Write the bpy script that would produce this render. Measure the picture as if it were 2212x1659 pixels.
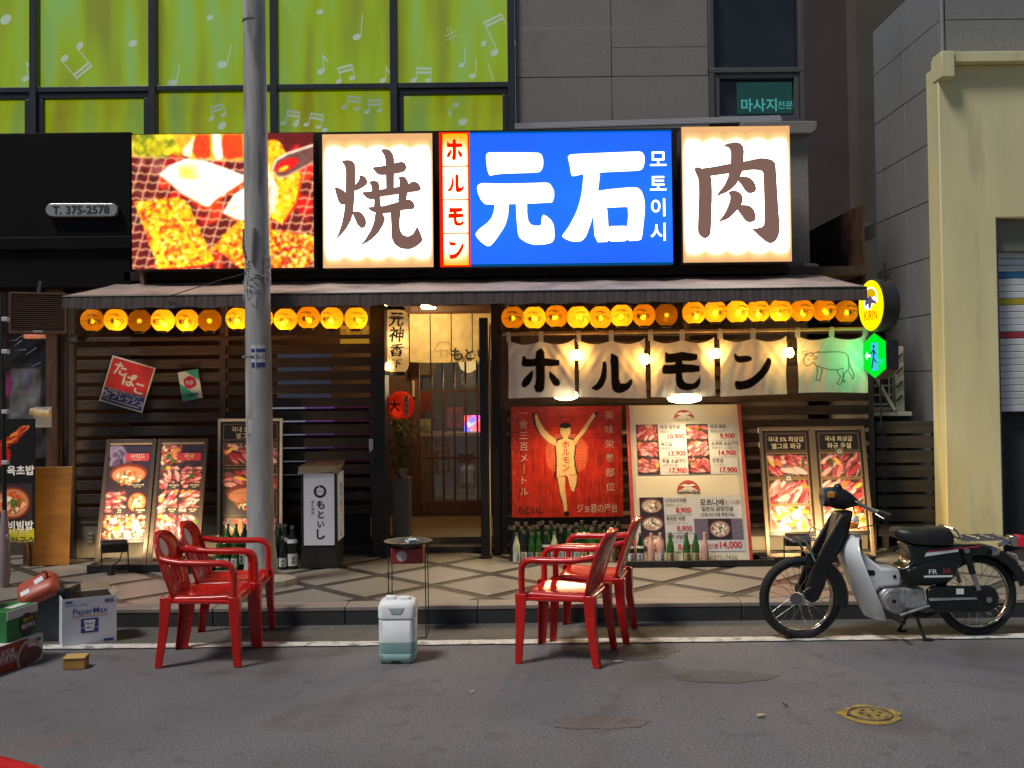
import bpy, bmesh, math, random
import numpy as np
from mathutils import Vector, Matrix

for _o in list(bpy.data.objects):
    bpy.data.objects.remove(_o, do_unlink=True)
SC = bpy.context.scene
COL = SC.collection
R = math.radians
rnd = random.Random(7)

# ------------------------------------------------------------------ camera
FPX, CX, CY = 2300.0, 1106.0, 829.5          # focal length and centre in units of a 2212 x 1659 frame
ROLL, PITCH, EYE = R(0.65), R(1.5), 1.72
SHV = FPX * math.tan(PITCH)
cam_d = bpy.data.cameras.new('camera')
cam_d.sensor_width = 36.0
cam_d.lens = FPX / 2212 * 36.0
cam_d.shift_y = -SHV / 2212
cam_d.clip_end = 500
cam = bpy.data.objects.new('camera', cam_d)
COL.objects.link(cam)
cam.matrix_world = (Matrix.Translation((0, 0, EYE)) @ Matrix.Rotation(R(90) + PITCH, 4, 'X') @ Matrix.Rotation(-ROLL, 4, 'Z'))
SC.camera = cam

def _ray(px, py):
    u, v = px - CX, py - CY + SHV
    c, s = math.cos(ROLL), math.sin(ROLL)
    u0, v0 = u * c - v * s, u * s + v * c
    a = -v0 / FPX
    return Vector((u0 / FPX, math.cos(PITCH) - a * math.sin(PITCH), math.sin(PITCH) + a * math.cos(PITCH)))
def at(px, py, D):
    d = _ray(px, py)
    return Vector((0, 0, EYE)) + d * (D / d.y)
def gnd(px, py, z=0.0):
    d = _ray(px, py)
    return Vector((0, 0, EYE)) + d * ((z - EYE) / d.z)
def rect(x0, y0, x1, y1, D):
    my, mx = (y0 + y1) / 2, (x0 + x1) / 2
    return at(x0, my, D).x, at(x1, my, D).x, at(mx, y1, D).z, at(mx, y0, D).z      # x0,x1,z0,z1

# ------------------------------------------------------------------ sky, street light, exposure
world = bpy.data.worlds.new('World'); SC.world = world
world.use_nodes = True
nt = world.node_tree
sky = nt.nodes.new('ShaderNodeTexSky'); sky.sky_type = 'NISHITA'; sky.sun_disc = False
SUN_EL, SUN_AZ = R(60), R(232)
sky.sun_elevation = SUN_EL; sky.sun_rotation = SUN_AZ
bg = nt.nodes['Background']; bg.inputs[1].default_value = 0.038
nt.links.new(sky.outputs[0], bg.inputs[0])
sun_d = bpy.data.lights.new('sun', 'SUN'); sun_d.energy = 2.2; sun_d.angle = R(13); sun_d.color = (1.0, 0.96, 0.92)
sun = bpy.data.objects.new('sun', sun_d); COL.objects.link(sun)
sd = Vector((math.sin(SUN_AZ) * math.cos(SUN_EL), math.cos(SUN_AZ) * math.cos(SUN_EL), math.sin(SUN_EL)))
sun.rotation_euler = sd.to_track_quat('Z', 'Y').to_euler()
VS = SC.view_settings
SC.display_settings.display_device = 'sRGB'
VS.view_transform = 'Standard'; VS.look = 'None'; VS.exposure = 0.28; VS.gamma = 1.0
SC.render.engine = 'CYCLES'
SC.cycles.use_denoising = True
SC.cycles.max_bounces = 8; SC.cycles.diffuse_bounces = 3; SC.cycles.glossy_bounces = 3
SC.cycles.transmission_bounces = 6; SC.cycles.transparent_max_bounces = 8
SC.cycles.caustics_reflective = False; SC.cycles.caustics_refractive = False
SC.cycles.sample_clamp_indirect = 4.0

# ------------------------------------------------------------------ materials
def lin(c):
    return tuple((x / 12.92 if x <= 0.04045 else ((x + 0.055) / 1.055) ** 2.4) for x in c)
def hx(h):
    return lin(tuple(int(h[i:i + 2], 16) / 255 for i in (0, 2, 4)))
MATS = {}
def M(name, col, rough=0.5, metal=0.0, var=None, bump=None, emit=None, es=0.0, trans=0.0, alpha=1.0, ior=1.45, coat=0.0, stretch=None, spec=0.5, dirt=None, subs=0.0):
    if name in MATS: return MATS[name]
    m = bpy.data.materials.new(name); m.use_nodes = True
    t = m.node_tree; n = t.nodes; L = t.links
    p = n['Principled BSDF']
    p.inputs['Base Color'].default_value = (*col, 1); p.inputs['Roughness'].default_value = rough
    p.inputs['Metallic'].default_value = metal; p.inputs['IOR'].default_value = ior
    p.inputs['Transmission Weight'].default_value = trans; p.inputs['Alpha'].default_value = alpha
    p.inputs['Coat Weight'].default_value = coat; p.inputs['Specular IOR Level'].default_value = spec
    if subs: p.inputs['Subsurface Weight'].default_value = subs; p.inputs['Subsurface Radius'].default_value = (.05, .05, .05)
    if emit: p.inputs['Emission Color'].default_value = (*emit, 1); p.inputs['Emission Strength'].default_value = es
    def coords():
        tc = n.new('ShaderNodeTexCoord')
        if stretch:
            mp = n.new('ShaderNodeMapping'); mp.inputs['Scale'].default_value = stretch
            L.new(tc.outputs['Object'], mp.inputs[0]); return mp.outputs[0]
        return tc.outputs['Object']
    src = None
    if var or bump or dirt: src = coords()
    cur = None
    if var:
        sc_, am, det = var if len(var) == 3 else (*var, 4)
        nz = n.new('ShaderNodeTexNoise'); nz.inputs['Scale'].default_value = sc_; nz.inputs['Detail'].default_value = det
        L.new(src, nz.inputs['Vector'])
        mr = n.new('ShaderNodeMapRange'); mr.inputs[1].default_value = 0.28; mr.inputs[2].default_value = 0.72
        L.new(nz.outputs[0], mr.inputs[0])
        mx = n.new('ShaderNodeMix'); mx.data_type = 'RGBA'
        mx.inputs[6].default_value = (*[c * (1 - am) for c in col], 1); mx.inputs[7].default_value = (*[min(1, c * (1 + am)) for c in col], 1)
        L.new(mr.outputs[0], mx.inputs[0]); cur = mx.outputs[2]
        rr = n.new('ShaderNodeMapRange'); rr.inputs[3].default_value = max(0.02, rough - 0.08); rr.inputs[4].default_value = min(1, rough + 0.1)
        L.new(nz.outputs[0], rr.inputs[0]); L.new(rr.outputs[0], p.inputs['Roughness'])
    if dirt:
        dcol, dsc, dth, dam = dirt
        nz = n.new('ShaderNodeTexNoise'); nz.inputs['Scale'].default_value = dsc; nz.inputs['Detail'].default_value = 6
        L.new(src, nz.inputs['Vector'])
        mr = n.new('ShaderNodeMapRange'); mr.inputs[1].default_value = dth; mr.inputs[2].default_value = dth + 0.13; mr.inputs[4].default_value = dam
        L.new(nz.outputs[0], mr.inputs[0])
        mx = n.new('ShaderNodeMix'); mx.data_type = 'RGBA'; mx.inputs[6].default_value = (*col, 1); mx.inputs[7].default_value = (*dcol, 1)
        if cur: L.new(cur, mx.inputs[6])
        L.new(mr.outputs[0], mx.inputs[0]); cur = mx.outputs[2]
    if cur: L.new(cur, p.inputs['Base Color'])
    if bump:
        bs, bst = bump
        nz = n.new('ShaderNodeTexNoise'); nz.inputs['Scale'].default_value = bs; nz.inputs['Detail'].default_value = 5
        L.new(src, nz.inputs['Vector'])
        b = n.new('ShaderNodeBump'); b.inputs['Strength'].default_value = bst; b.inputs['Distance'].default_value = 0.01
        L.new(nz.outputs[0], b.inputs['Height']); L.new(b.outputs[0], p.inputs['Normal'])
    MATS[name] = m
    return m
def MPRINT(name, rough=0.45, strength=0.0):
    """printed colours stored on the sheet itself (attribute 'print'); strength > 0 for a backlit sheet"""
    if name in MATS: return MATS[name]
    m = bpy.data.materials.new(name); m.use_nodes = True
    t = m.node_tree; p = t.nodes['Principled BSDF']
    a = t.nodes.new('ShaderNodeAttribute'); a.attribute_name = 'print'
    p.inputs['Roughness'].default_value = rough
    if strength:
        p.inputs['Base Color'].default_value = (.04, .04, .04, 1)
        p.inputs['Specular IOR Level'].default_value = .15; p.inputs['Roughness'].default_value = .6
        t.links.new(a.outputs['Color'], p.inputs['Emission Color']); p.inputs['Emission Strength'].default_value = strength
    else:
        t.links.new(a.outputs['Color'], p.inputs['Base Color'])
    MATS[name] = m
    return m
def MGLOW(name, col, es):
    if name in MATS: return MATS[name]
    m = bpy.data.materials.new(name); m.use_nodes = True
    t = m.node_tree; t.nodes.clear()
    e = t.nodes.new('ShaderNodeEmission'); e.inputs[0].default_value = (*col, 1); e.inputs[1].default_value = es
    o = t.nodes.new('ShaderNodeOutputMaterial'); t.links.new(e.outputs[0], o.inputs[0])
    MATS[name] = m
    return m
def MPAPER(name, col, tr=0.6, attr=False, rib=0, fwd=0.0):
    """translucent paper or cloth: part of the light passes through and is scattered"""
    if name in MATS: return MATS[name]
    m = bpy.data.materials.new(name); m.use_nodes = True
    t = m.node_tree; t.nodes.clear(); L = t.links
    d = t.nodes.new('ShaderNodeBsdfDiffuse'); s = t.nodes.new('ShaderNodeBsdfTranslucent'); x = t.nodes.new('ShaderNodeMixShader')
    o = t.nodes.new('ShaderNodeOutputMaterial'); x.inputs[0].default_value = tr
    for b in (d, s):
        b.inputs[0].default_value = (*col, 1)
    if attr:
        a = t.nodes.new('ShaderNodeAttribute'); a.attribute_name = 'print'
        L.new(a.outputs['Color'], d.inputs[0]); L.new(a.outputs['Color'], s.inputs[0])
    L.new(d.outputs[0], x.inputs[1]); L.new(s.outputs[0], x.inputs[2]); L.new(x.outputs[0], o.inputs[0])
    if fwd:                                   # thin paper also lets some light straight on, blurred
        r = t.nodes.new('ShaderNodeBsdfRefraction'); r.inputs['IOR'].default_value = 1.01; r.inputs['Roughness'].default_value = .8; r.inputs[0].default_value = (*col, 1)
        y = t.nodes.new('ShaderNodeMixShader'); y.inputs[0].default_value = fwd
        L.new(x.outputs[0], y.inputs[1]); L.new(r.outputs[0], y.inputs[2]); L.new(y.outputs[0], o.inputs[0])
    if rib:
        tc = t.nodes.new('ShaderNodeTexCoord'); w = t.nodes.new('ShaderNodeTexWave'); w.bands_direction = 'Z'
        w.inputs['Scale'].default_value = rib; w.inputs['Distortion'].default_value = .6
        b = t.nodes.new('ShaderNodeBump'); b.inputs['Strength'].default_value = .5; b.inputs['Distance'].default_value = .006
        L.new(tc.outputs['Object'], w.inputs['Vector']); L.new(w.outputs[1], b.inputs['Height'])
        L.new(b.outputs[0], d.inputs['Normal']); L.new(b.outputs[0], s.inputs['Normal'])
    MATS[name] = m
    return m
def MGLASS(name, tint=(.9, .95, .95), rough=0.03, clear=0.85):
    """thin pane: mostly clear, a little mirror"""
    if name in MATS: return MATS[name]
    m = bpy.data.materials.new(name); m.use_nodes = True
    t = m.node_tree; t.nodes.clear(); L = t.links
    a = t.nodes.new('ShaderNodeBsdfTransparent'); a.inputs[0].default_value = (*tint, 1)
    g = t.nodes.new('ShaderNodeBsdfGlossy'); g.inputs['Roughness'].default_value = rough
    f = t.nodes.new('ShaderNodeFresnel'); f.inputs[0].default_value = 1.5
    ad = t.nodes.new('ShaderNodeMath'); ad.operation = 'ADD'; ad.inputs[1].default_value = 1 - clear
    L.new(f.outputs[0], ad.inputs[0])
    x = t.nodes.new('ShaderNodeMixShader'); o = t.nodes.new('ShaderNodeOutputMaterial')
    L.new(ad.outputs[0], x.inputs[0]); L.new(a.outputs[0], x.inputs[1]); L.new(g.outputs[0], x.inputs[2]); L.new(x.outputs[0], o.inputs[0])
    MATS[name] = m
    return m

# ------------------------------------------------------------------ mesh builder
OFF = {}
class MB:
    def __init__(s): s.v = []; s.f = []; s.m = []; s.mi = 0
    def add(s, vs, fs):
        b = len(s.v); s.v += [tuple(q) for q in vs]; s.f += [tuple(i + b for i in q) for q in fs]; s.m += [s.mi] * len(fs)
        return s
    def box(s, x0, x1, y0, y1, z0, z1):
        return s.add([(x0, y0, z0), (x1, y0, z0), (x1, y1, z0), (x0, y1, z0), (x0, y0, z1), (x1, y0, z1), (x1, y1, z1), (x0, y1, z1)],
                     [(0, 3, 2, 1), (4, 5, 6, 7), (0, 1, 5, 4), (1, 2, 6, 5), (2, 3, 7, 6), (3, 0, 4, 7)])
    def obox(s, c, size, rot):
        hx_, hy, hz = (q / 2 for q in size); c = Vector(c)
        vs = [c + rot @ Vector((a * hx_, b * hy, d * hz)) for d in (-1, 1) for a, b in ((-1, -1), (1, -1), (1, 1), (-1, 1))]
        return s.add(vs, [(0, 3, 2, 1), (4, 5, 6, 7), (0, 1, 5, 4), (1, 2, 6, 5), (2, 3, 7, 6), (3, 0, 4, 7)])
    def beam(s, p0, p1, w, h, up=(0, 0, 1)):
        p0, p1 = Vector(p0), Vector(p1); d = p1 - p0; z = d.normalized()
        x = z.cross(Vector(up));
        if x.length < 1e-4: x = z.cross(Vector((0, 1, 0)))
        x.normalize(); y = x.cross(z)
        m = Matrix((x, y, z)).transposed()
        return s.obox((p0 + p1) / 2, (w, h, d.length), m)
    def loft(s, rings, closed=True, cap=True):
        n = len(rings[0]); vs = [q for r in rings for q in r]; fs = []
        for i in range(len(rings) - 1):
            for j in range(n if closed else n - 1):
                k = (j + 1) % n
                fs.append((i * n + j, i * n + k, (i + 1) * n + k, (i + 1) * n + j))
        if cap and closed:
            fs.append(tuple(range(n - 1, -1, -1))); fs.append(tuple((len(rings) - 1) * n + j for j in range(n)))
        return s.add(vs, fs)
    def tube(s, pts, r, n=8, flat=1.0, ref=None):
        pts = [Vector(p) for p in pts]; rs = r if isinstance(r, (list, tuple)) else [r] * len(pts); rings = []
        prev = None
        for i, p in enumerate(pts):
            d = (pts[min(i + 1, len(pts) - 1)] - pts[max(i - 1, 0)]).normalized()
            if prev is None:
                a = Vector(ref) if ref else (Vector((0, 0, 1)) if abs(d.z) < .9 else Vector((1, 0, 0)))
                x = (a - d * a.dot(d)).normalized()
            else:
                x = (prev - d * prev.dot(d)).normalized()
            prev = x; y = d.cross(x)
            rings.append([p + x * (rs[i] * math.cos(2 * math.pi * k / n)) + y * (rs[i] * flat * math.sin(2 * math.pi * k / n)) for k in range(n)])
        return s.loft(rings)
    def cyl(s, p0, p1, r0, r1=None, n=16): return s.tube([p0, p1], [r0, r0 if r1 is None else r1], n)
    def lathe(s, prof, n=20, c=(0, 0, 0), sx=1.0, sy=1.0):
        rings = [[(c[0] + r * sx * math.cos(2 * math.pi * k / n), c[1] + r * sy * math.sin(2 * math.pi * k / n), c[2] + z) for k in range(n)] for r, z in prof]
        return s.loft(rings)
    def prism(s, poly, y0, y1):
        """polygon in x, z extruded from y0 (front) to y1"""
        n = len(poly)
        ar = sum(poly[i][0] * poly[(i + 1) % n][1] - poly[(i + 1) % n][0] * poly[i][1] for i in range(n))
        if ar < 0: poly = poly[::-1]
        vs = [(x, y0, z) for x, z in poly] + [(x, y1, z) for x, z in poly]
        fs = [tuple(range(n)), tuple(range(2 * n - 1, n - 1, -1))]
        fs += [(i, n + i, n + (i + 1) % n, (i + 1) % n) for i in range(n)]
        return s.add(vs, fs)
    def plate(s, poly, z0, z1):
        """polygon in x, y extruded from z0 to z1"""
        n = len(poly)
        ar = sum(poly[i][0] * poly[(i + 1) % n][1] - poly[(i + 1) % n][0] * poly[i][1] for i in range(n))
        if ar < 0: poly = poly[::-1]
        vs = [(x, y, z0) for x, y in poly] + [(x, y, z1) for x, y in poly]
        fs = [tuple(range(n - 1, -1, -1)), tuple(range(n, 2 * n))]
        fs += [(i, (i + 1) % n, n + (i + 1) % n, n + i) for i in range(n)]
        return s.add(vs, fs)
    def text(s, body, x, y, z, size, bold=0.0, align='c', sx=1.0, slant=0.0, fn=None):
        """lettering facing -y; fn maps (x, z) to a point instead of the flat plane y"""
        vs, fs, w, h = glyphs(body, bold)
        o = {'c': -0.5, 'l': 0.0, 'r': -1.0}[align] * w
        P = []
        for gx, gy in vs:
            X = x + (gx + o + slant * gy) * size * sx; Z = z + (gy - h / 2) * size
            P.append(fn(X, Z) if fn else (X, y, Z))
        return s.add(P, fs)
    def vtext(s, body, x, y, z, size, step=1.0, bold=0.0, fn=None):
        for i, ch in enumerate(body): s.text(ch, x, y, z - i * step * size, size, bold, fn=fn)
        return s
    def build(s, name, mat, parent=None, smooth=None, bevel=0.0, base=None, seg=2):
        me = bpy.data.meshes.new(name)
        off = OFF[parent.name] if parent else Vector(base if base is not None else (0, 0, 0))
        me.from_pydata([(a - off[0], b - off[1], c - off[2]) for a, b, c in s.v], [], s.f)
        mats = mat if isinstance(mat, (list, tuple)) else [mat]
        for q in mats: me.materials.append(q)
        if len(mats) > 1: me.polygons.foreach_set('material_index', s.m)
        if smooth is not None:
            me.polygons.foreach_set('use_smooth', [True] * len(me.polygons)); me.set_sharp_from_angle(angle=R(smooth))
        me.update()
        o = bpy.data.objects.new(name, me); COL.objects.link(o)
        OFF[o.name] = off
        if parent: o.parent = parent
        else: o.location = off
        if bevel:
            b = o.modifiers.new('bevel', 'BEVEL'); b.width = bevel; b.segments = seg; b.limit_method = 'ANGLE'; b.angle_limit = R(40)
            if smooth is None:
                me.polygons.foreach_set('use_smooth', [True] * len(me.polygons)); me.set_sharp_from_angle(angle=R(50))
        return o
_G = {}
def glyphs(body, bold=0.0):
    k = (body, bold)
    if k in _G: return _G[k]
    cu = bpy.data.curves.new('glyph', 'FONT'); cu.body = body; cu.size = 1.0; cu.resolution_u = 3; cu.offset = bold; cu.fill_mode = 'FRONT'
    o = bpy.data.objects.new('glyph', cu); COL.objects.link(o)
    dg = bpy.context.evaluated_depsgraph_get(); dg.update()
    me = bpy.data.meshes.new_from_object(o.evaluated_get(dg))
    vs = [(v.co.x, v.co.y) for v in me.vertices]; fs = [tuple(p.vertices) for p in me.polygons]
    bpy.data.objects.remove(o); bpy.data.meshes.remove(me); bpy.data.curves.remove(cu)
    if vs:
        x0 = min(q[0] for q in vs); y0 = min(q[1] for q in vs); w = max(q[0] for q in vs) - x0; h = max(q[1] for q in vs) - y0
        vs = [(a - x0, b - y0) for a, b in vs]
    else: w = h = 0
    _G[k] = (vs, fs, w, h)
    return _G[k]

# ------------------------------------------------------------------ things and parts
def tag(o, label=None, cat=None, group=None, kind=None):
    if label: o['label'] = label
    if cat: o['category'] = cat
    if group: o['group'] = group
    if kind: o['kind'] = kind
    return o
def thing(name, label, cat, loc=(0, 0, 0), group=None, rotz=0.0, local=False, rotx=0.0):
    o = bpy.data.objects.new(name, None); COL.objects.link(o); o.empty_display_size = .1
    o.location = loc; o.rotation_euler = (rotx, 0, rotz)
    OFF[o.name] = Vector((0, 0, 0)) if local else Vector(loc)
    return tag(o, label, cat, group)
def copy_tree(o, parent=None):
    c = o.copy(); COL.objects.link(c); OFF[c.name] = OFF.get(o.name, Vector((0, 0, 0)))
    if parent: c.parent = parent; c.matrix_parent_inverse = o.matrix_parent_inverse.copy()
    for ch in list(o.children): copy_tree(ch, c)
    return c
def lamp(name, kind, loc, energy, col, parent=None, size=0.02, target=None, spot=None, blend=.5):
    d = bpy.data.lights.new(name, kind); d.energy = energy; d.color = col
    if kind in ('POINT', 'SPOT'): d.shadow_soft_size = size
    if spot: d.spot_size = R(spot); d.spot_blend = blend
    o = bpy.data.objects.new(name, d); COL.objects.link(o)
    off = OFF[parent.name] if parent else Vector((0, 0, 0))
    o.location = Vector(loc) - off
    if target is not None: o.rotation_euler = (Vector(loc) - Vector(target)).to_track_quat('Z', 'Y').to_euler()
    if parent: o.parent = parent
    return o

# ------------------------------------------------------------------ flat print: a small colour canvas stored on the sheet
class Cv:
    def __init__(s, w, h, res=.005, col=(1, 1, 1)):
        s.w, s.h = w, h; s.nx, s.ny = max(2, int(w / res)) + 1, max(2, int(h / res)) + 1
        s.a = np.zeros((s.ny, s.nx, 3)); s.a[:] = lin(col)
        s.X, s.Y = np.meshgrid(np.linspace(0, w, s.nx), np.linspace(0, h, s.ny))
    def _bb(s, x0, y0, x1, y1):
        i0 = max(0, int(x0 / s.w * (s.nx - 1)) - 1); i1 = min(s.nx, int(x1 / s.w * (s.nx - 1)) + 3)
        j0 = max(0, int(y0 / s.h * (s.ny - 1)) - 1); j1 = min(s.ny, int(y1 / s.h * (s.ny - 1)) + 3)
        return slice(j0, max(j0, j1)), slice(i0, max(i0, i1))
    def _put(s, sl, k, col, al=1.0):
        k = (k * al)[..., None]; s.a[sl] = s.a[sl] * (1 - k) + np.array(lin(col)) * k
    def poly(s, pts, col, al=1.0):
        xs = [p[0] for p in pts]; ys = [p[1] for p in pts]; sl = s._bb(min(xs), min(ys), max(xs), max(ys))
        X, Y = s.X[sl], s.Y[sl]; acc = np.zeros(X.shape)
        dx, dy = s.w / s.nx, s.h / s.ny
        for ox, oy in ((-.25, -.25), (.25, -.25), (-.25, .25), (.25, .25)):
            x, y = X + ox * dx, Y + oy * dy; ins = np.zeros(X.shape, bool); n = len(pts)
            for i in range(n):
                (xa, ya), (xb, yb) = pts[i], pts[(i + 1) % n]
                if ya == yb: continue
                ins ^= ((ya > y) != (yb > y)) & (x < (xb - xa) * (y - ya) / (yb - ya) + xa)
            acc += ins
        s._put(sl, acc / 4, col, al)
    def rect(s, x0, y0, x1, y1, col, al=1.0): s.poly([(x0, y0), (x1, y0), (x1, y1), (x0, y1)], col, al)
    def ell(s, cx, cy, rx, ry, col, rot=0.0, al=1.0, soft=.12, inner=0.0):
        q = max(rx, ry) * 1.15; sl = s._bb(cx - q, cy - q, cx + q, cy + q)
        X, Y = s.X[sl] - cx, s.Y[sl] - cy; c, n = math.cos(rot), math.sin(rot)
        r = np.sqrt(((X * c + Y * n) / rx) ** 2 + ((-X * n + Y * c) / ry) ** 2)
        k = np.clip((1 + soft / 2 - r) / soft, 0, 1)
        if inner: k *= np.clip((r - inner) / soft + .5, 0, 1)
        s._put(sl, k, col, al)
    def line(s, pts, wd, col, al=1.0):
        xs = [p[0] for p in pts]; ys = [p[1] for p in pts]; sl = s._bb(min(xs) - wd, min(ys) - wd, max(xs) + wd, max(ys) + wd)
        X, Y = s.X[sl], s.Y[sl]; best = np.full(X.shape, 1e9)
        for (xa, ya), (xb, yb) in zip(pts, pts[1:]):
            ex, ey = xb - xa, yb - ya; q = ex * ex + ey * ey + 1e-12
            t = np.clip(((X - xa) * ex + (Y - ya) * ey) / q, 0, 1)
            best = np.minimum(best, np.hypot(X - xa - t * ex, Y - ya - t * ey))
        px = s.w / s.nx
        s._put(sl, np.clip((wd / 2 + px / 2 - best) / px, 0, 1), col, al)
    def noise(s, am, cell, seed, sl=None):
        g = np.random.RandomState(seed); m = max(2, int(s.h / cell)), max(2, int(s.w / cell)); n = g.rand(m[0] + 2, m[1] + 2)
        fy = s.Y / s.h * m[0]; fx = s.X / s.w * m[1]; iy = fy.astype(int); ix = fx.astype(int); ty = fy - iy; tx = fx - ix
        v = (n[iy, ix] * (1 - tx) + n[iy, ix + 1] * tx) * (1 - ty) + (n[iy + 1, ix] * (1 - tx) + n[iy + 1, ix + 1] * tx) * ty
        s.a *= (1 + am * (v - .5) * 2)[..., None]
        return v
    def blur(s, n=1):
        for _ in range(n):
            p = np.pad(s.a, ((1, 1), (1, 1), (0, 0)), 'edge'); s.a = (p[:-2, 1:-1] + p[2:, 1:-1] + p[1:-1, :-2] + p[1:-1, 2:] + 2 * p[1:-1, 1:-1]) / 6
    def sheet(s, name, mat, parent=None, fn=None, base=None, z_up=True):
        """fn(x, y_down) -> point; builds the grid sheet with its print"""
        ny, nx = s.ny, s.nx
        P = np.array([fn(x, y) for x, y in zip(s.X.ravel(), s.Y.ravel())], dtype=np.float32)
        off = OFF[parent.name] if parent else Vector(base if base is not None else (0, 0, 0))
        P = P - np.array(off, dtype=np.float32)
        me = bpy.data.meshes.new(name)
        i = np.arange(ny * nx).reshape(ny, nx)
        q = np.stack([i[1:, :-1], i[1:, 1:], i[:-1, 1:], i[:-1, :-1]], -1).reshape(-1, 4)
        me.vertices.add(ny * nx); me.vertices.foreach_set('co', P.astype(np.float32).ravel())
        me.loops.add(q.size); me.loops.foreach_set('vertex_index', q.ravel().astype(np.int32))
        me.polygons.add(len(q)); me.polygons.foreach_set('loop_start', np.arange(0, q.size, 4, dtype=np.int32))
        me.polygons.foreach_set('use_smooth', np.ones(len(q), bool))
        at_ = me.color_attributes.new('print', 'FLOAT_COLOR', 'POINT')
        c4 = np.ones((ny * nx, 4), np.float32); c4[:, :3] = np.clip(s.a, 0, 50).reshape(-1, 3)
        at_.data.foreach_set('color', c4.ravel())
        me.materials.append(mat); me.update(calc_edges=True); me.validate()
        o = bpy.data.objects.new(name, me); COL.objects.link(o); OFF[o.name] = off
        if parent: o.parent = parent
        else: o.location = off
        return o

MEAT = [(.70, .24, .27), (.80, .36, .38), (.86, .48, .48), (.9, .62, .6), (.62, .17, .2), (.92, .72, .7)]
STEW = [(.85, .3, .1), (.9, .45, .15), (.95, .75, .5), (.98, .9, .75), (.75, .2, .1), (.35, .45, .15)]
def food(c, x0, y0, x1, y1, kind, seed):
    g = random.Random(seed); w, h = x1 - x0, y1 - y0
    def clipell(cx, cy, rx, ry, col, rot=0, **k):
        rx = min(rx, w * .45); ry = min(ry, h * .45); q = max(rx, ry)
        c.ell(min(max(cx, x0 + q * .9), x1 - q * .9), min(max(cy, y0 + q * .9), y1 - q * .9), rx, ry, col, rot, **k)
    if kind == 'meat':
        c.rect(x0, y0, x1, y1, g.choice([(.16, .13, .12), (.25, .18, .15), (.12, .1, .1)]))
        for k in range(5): clipell(x0 + g.random() * w, y0 + g.random() * h, w * .3, h * .2, (.4, .3, .25), g.random() * 3, al=.5, soft=.6)
        rot = g.uniform(-.9, .9)
        for j in range(6):
            for i in range(5):
                if g.random() < .12: continue
                cx, cy = x0 + w * (.14 + .18 * i + g.uniform(-.06, .06)), y0 + h * (.14 + .15 * j + g.uniform(-.05, .05))
                L = w * g.uniform(.13, .22)
                col = g.choice(MEAT); clipell(cx, cy, L, L * .42, tuple(q * .55 for q in col), rot + g.uniform(-.4, .4)); clipell(cx, cy - L * .1, L * .9, L * .3, col, rot + g.uniform(-.4, .4))
                clipell(cx + L * .2, cy - L * .12, L * .5, L * .06, (.95, .8, .78), rot + g.uniform(-.5, .5), al=.55, soft=.4)
        for k in range(g.randint(1, 3)): clipell(x0 + g.random() * w, y0 + g.random() * h * .5, w * .12, h * .07, g.choice([(.2, .4, .12), (.95, .75, .3), (.9, .5, .2)]), g.random() * 3)
    elif kind == 'bowl':
        c.rect(x0, y0, x1, y1, (.2, .15, .17)); cx, cy = (x0 + x1) / 2, (y0 + y1) / 2; pale = seed >= 90; ST = [(.9, .86, .8), (.75, .68, .62), (.6, .42, .36), (.95, .93, .9), (.45, .3, .26), (.7, .55, .5)] if pale else STEW
        r = min(w, h * 1.25)
        clipell(cx, cy + h * .04, w * .46, h * .44, (.12, .07, .06)); clipell(cx, cy, w * .45, h * .42, (.35, .24, .24) if pale else (.5, .2, .12)); clipell(cx, cy, w * .4, h * .36, (.72, .62, .55) if pale else (.82, .52, .36))
        for k in range(60):
            a, q = g.random() * 6.28, math.sqrt(g.random()) * .85
            L = r * g.uniform(.03, .09)
            clipell(cx + math.cos(a) * q * w * .36, cy + math.sin(a) * q * h * .33, L, L * g.uniform(.25, .6), g.choice(ST), g.random() * 3)
        for k in range(6): clipell(cx + g.uniform(-.1, .1) * w, cy + g.uniform(-.1, .1) * h, w * .08, h * .05, g.choice([(.98, .95, .88), (.3, .42, .14)]), g.random() * 3)
    else:
        c.rect(x0, y0, x1, y1, (.2, .13, .1))
        for k in range(150):
            L = w * g.uniform(.03, .1)
            clipell(x0 + g.random() * w, y0 + g.random() * h, L, L * g.uniform(.3, .8), g.choice(STEW + MEAT), g.random() * 3)
        for k in range(4): clipell(x0 + g.uniform(.2, .8) * w, y0 + g.uniform(.2, .8) * h, w * .14, h * .1, g.choice([(.97, .9, .75), (.95, .6, .25), (.3, .45, .15)]), g.random() * 3)

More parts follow.
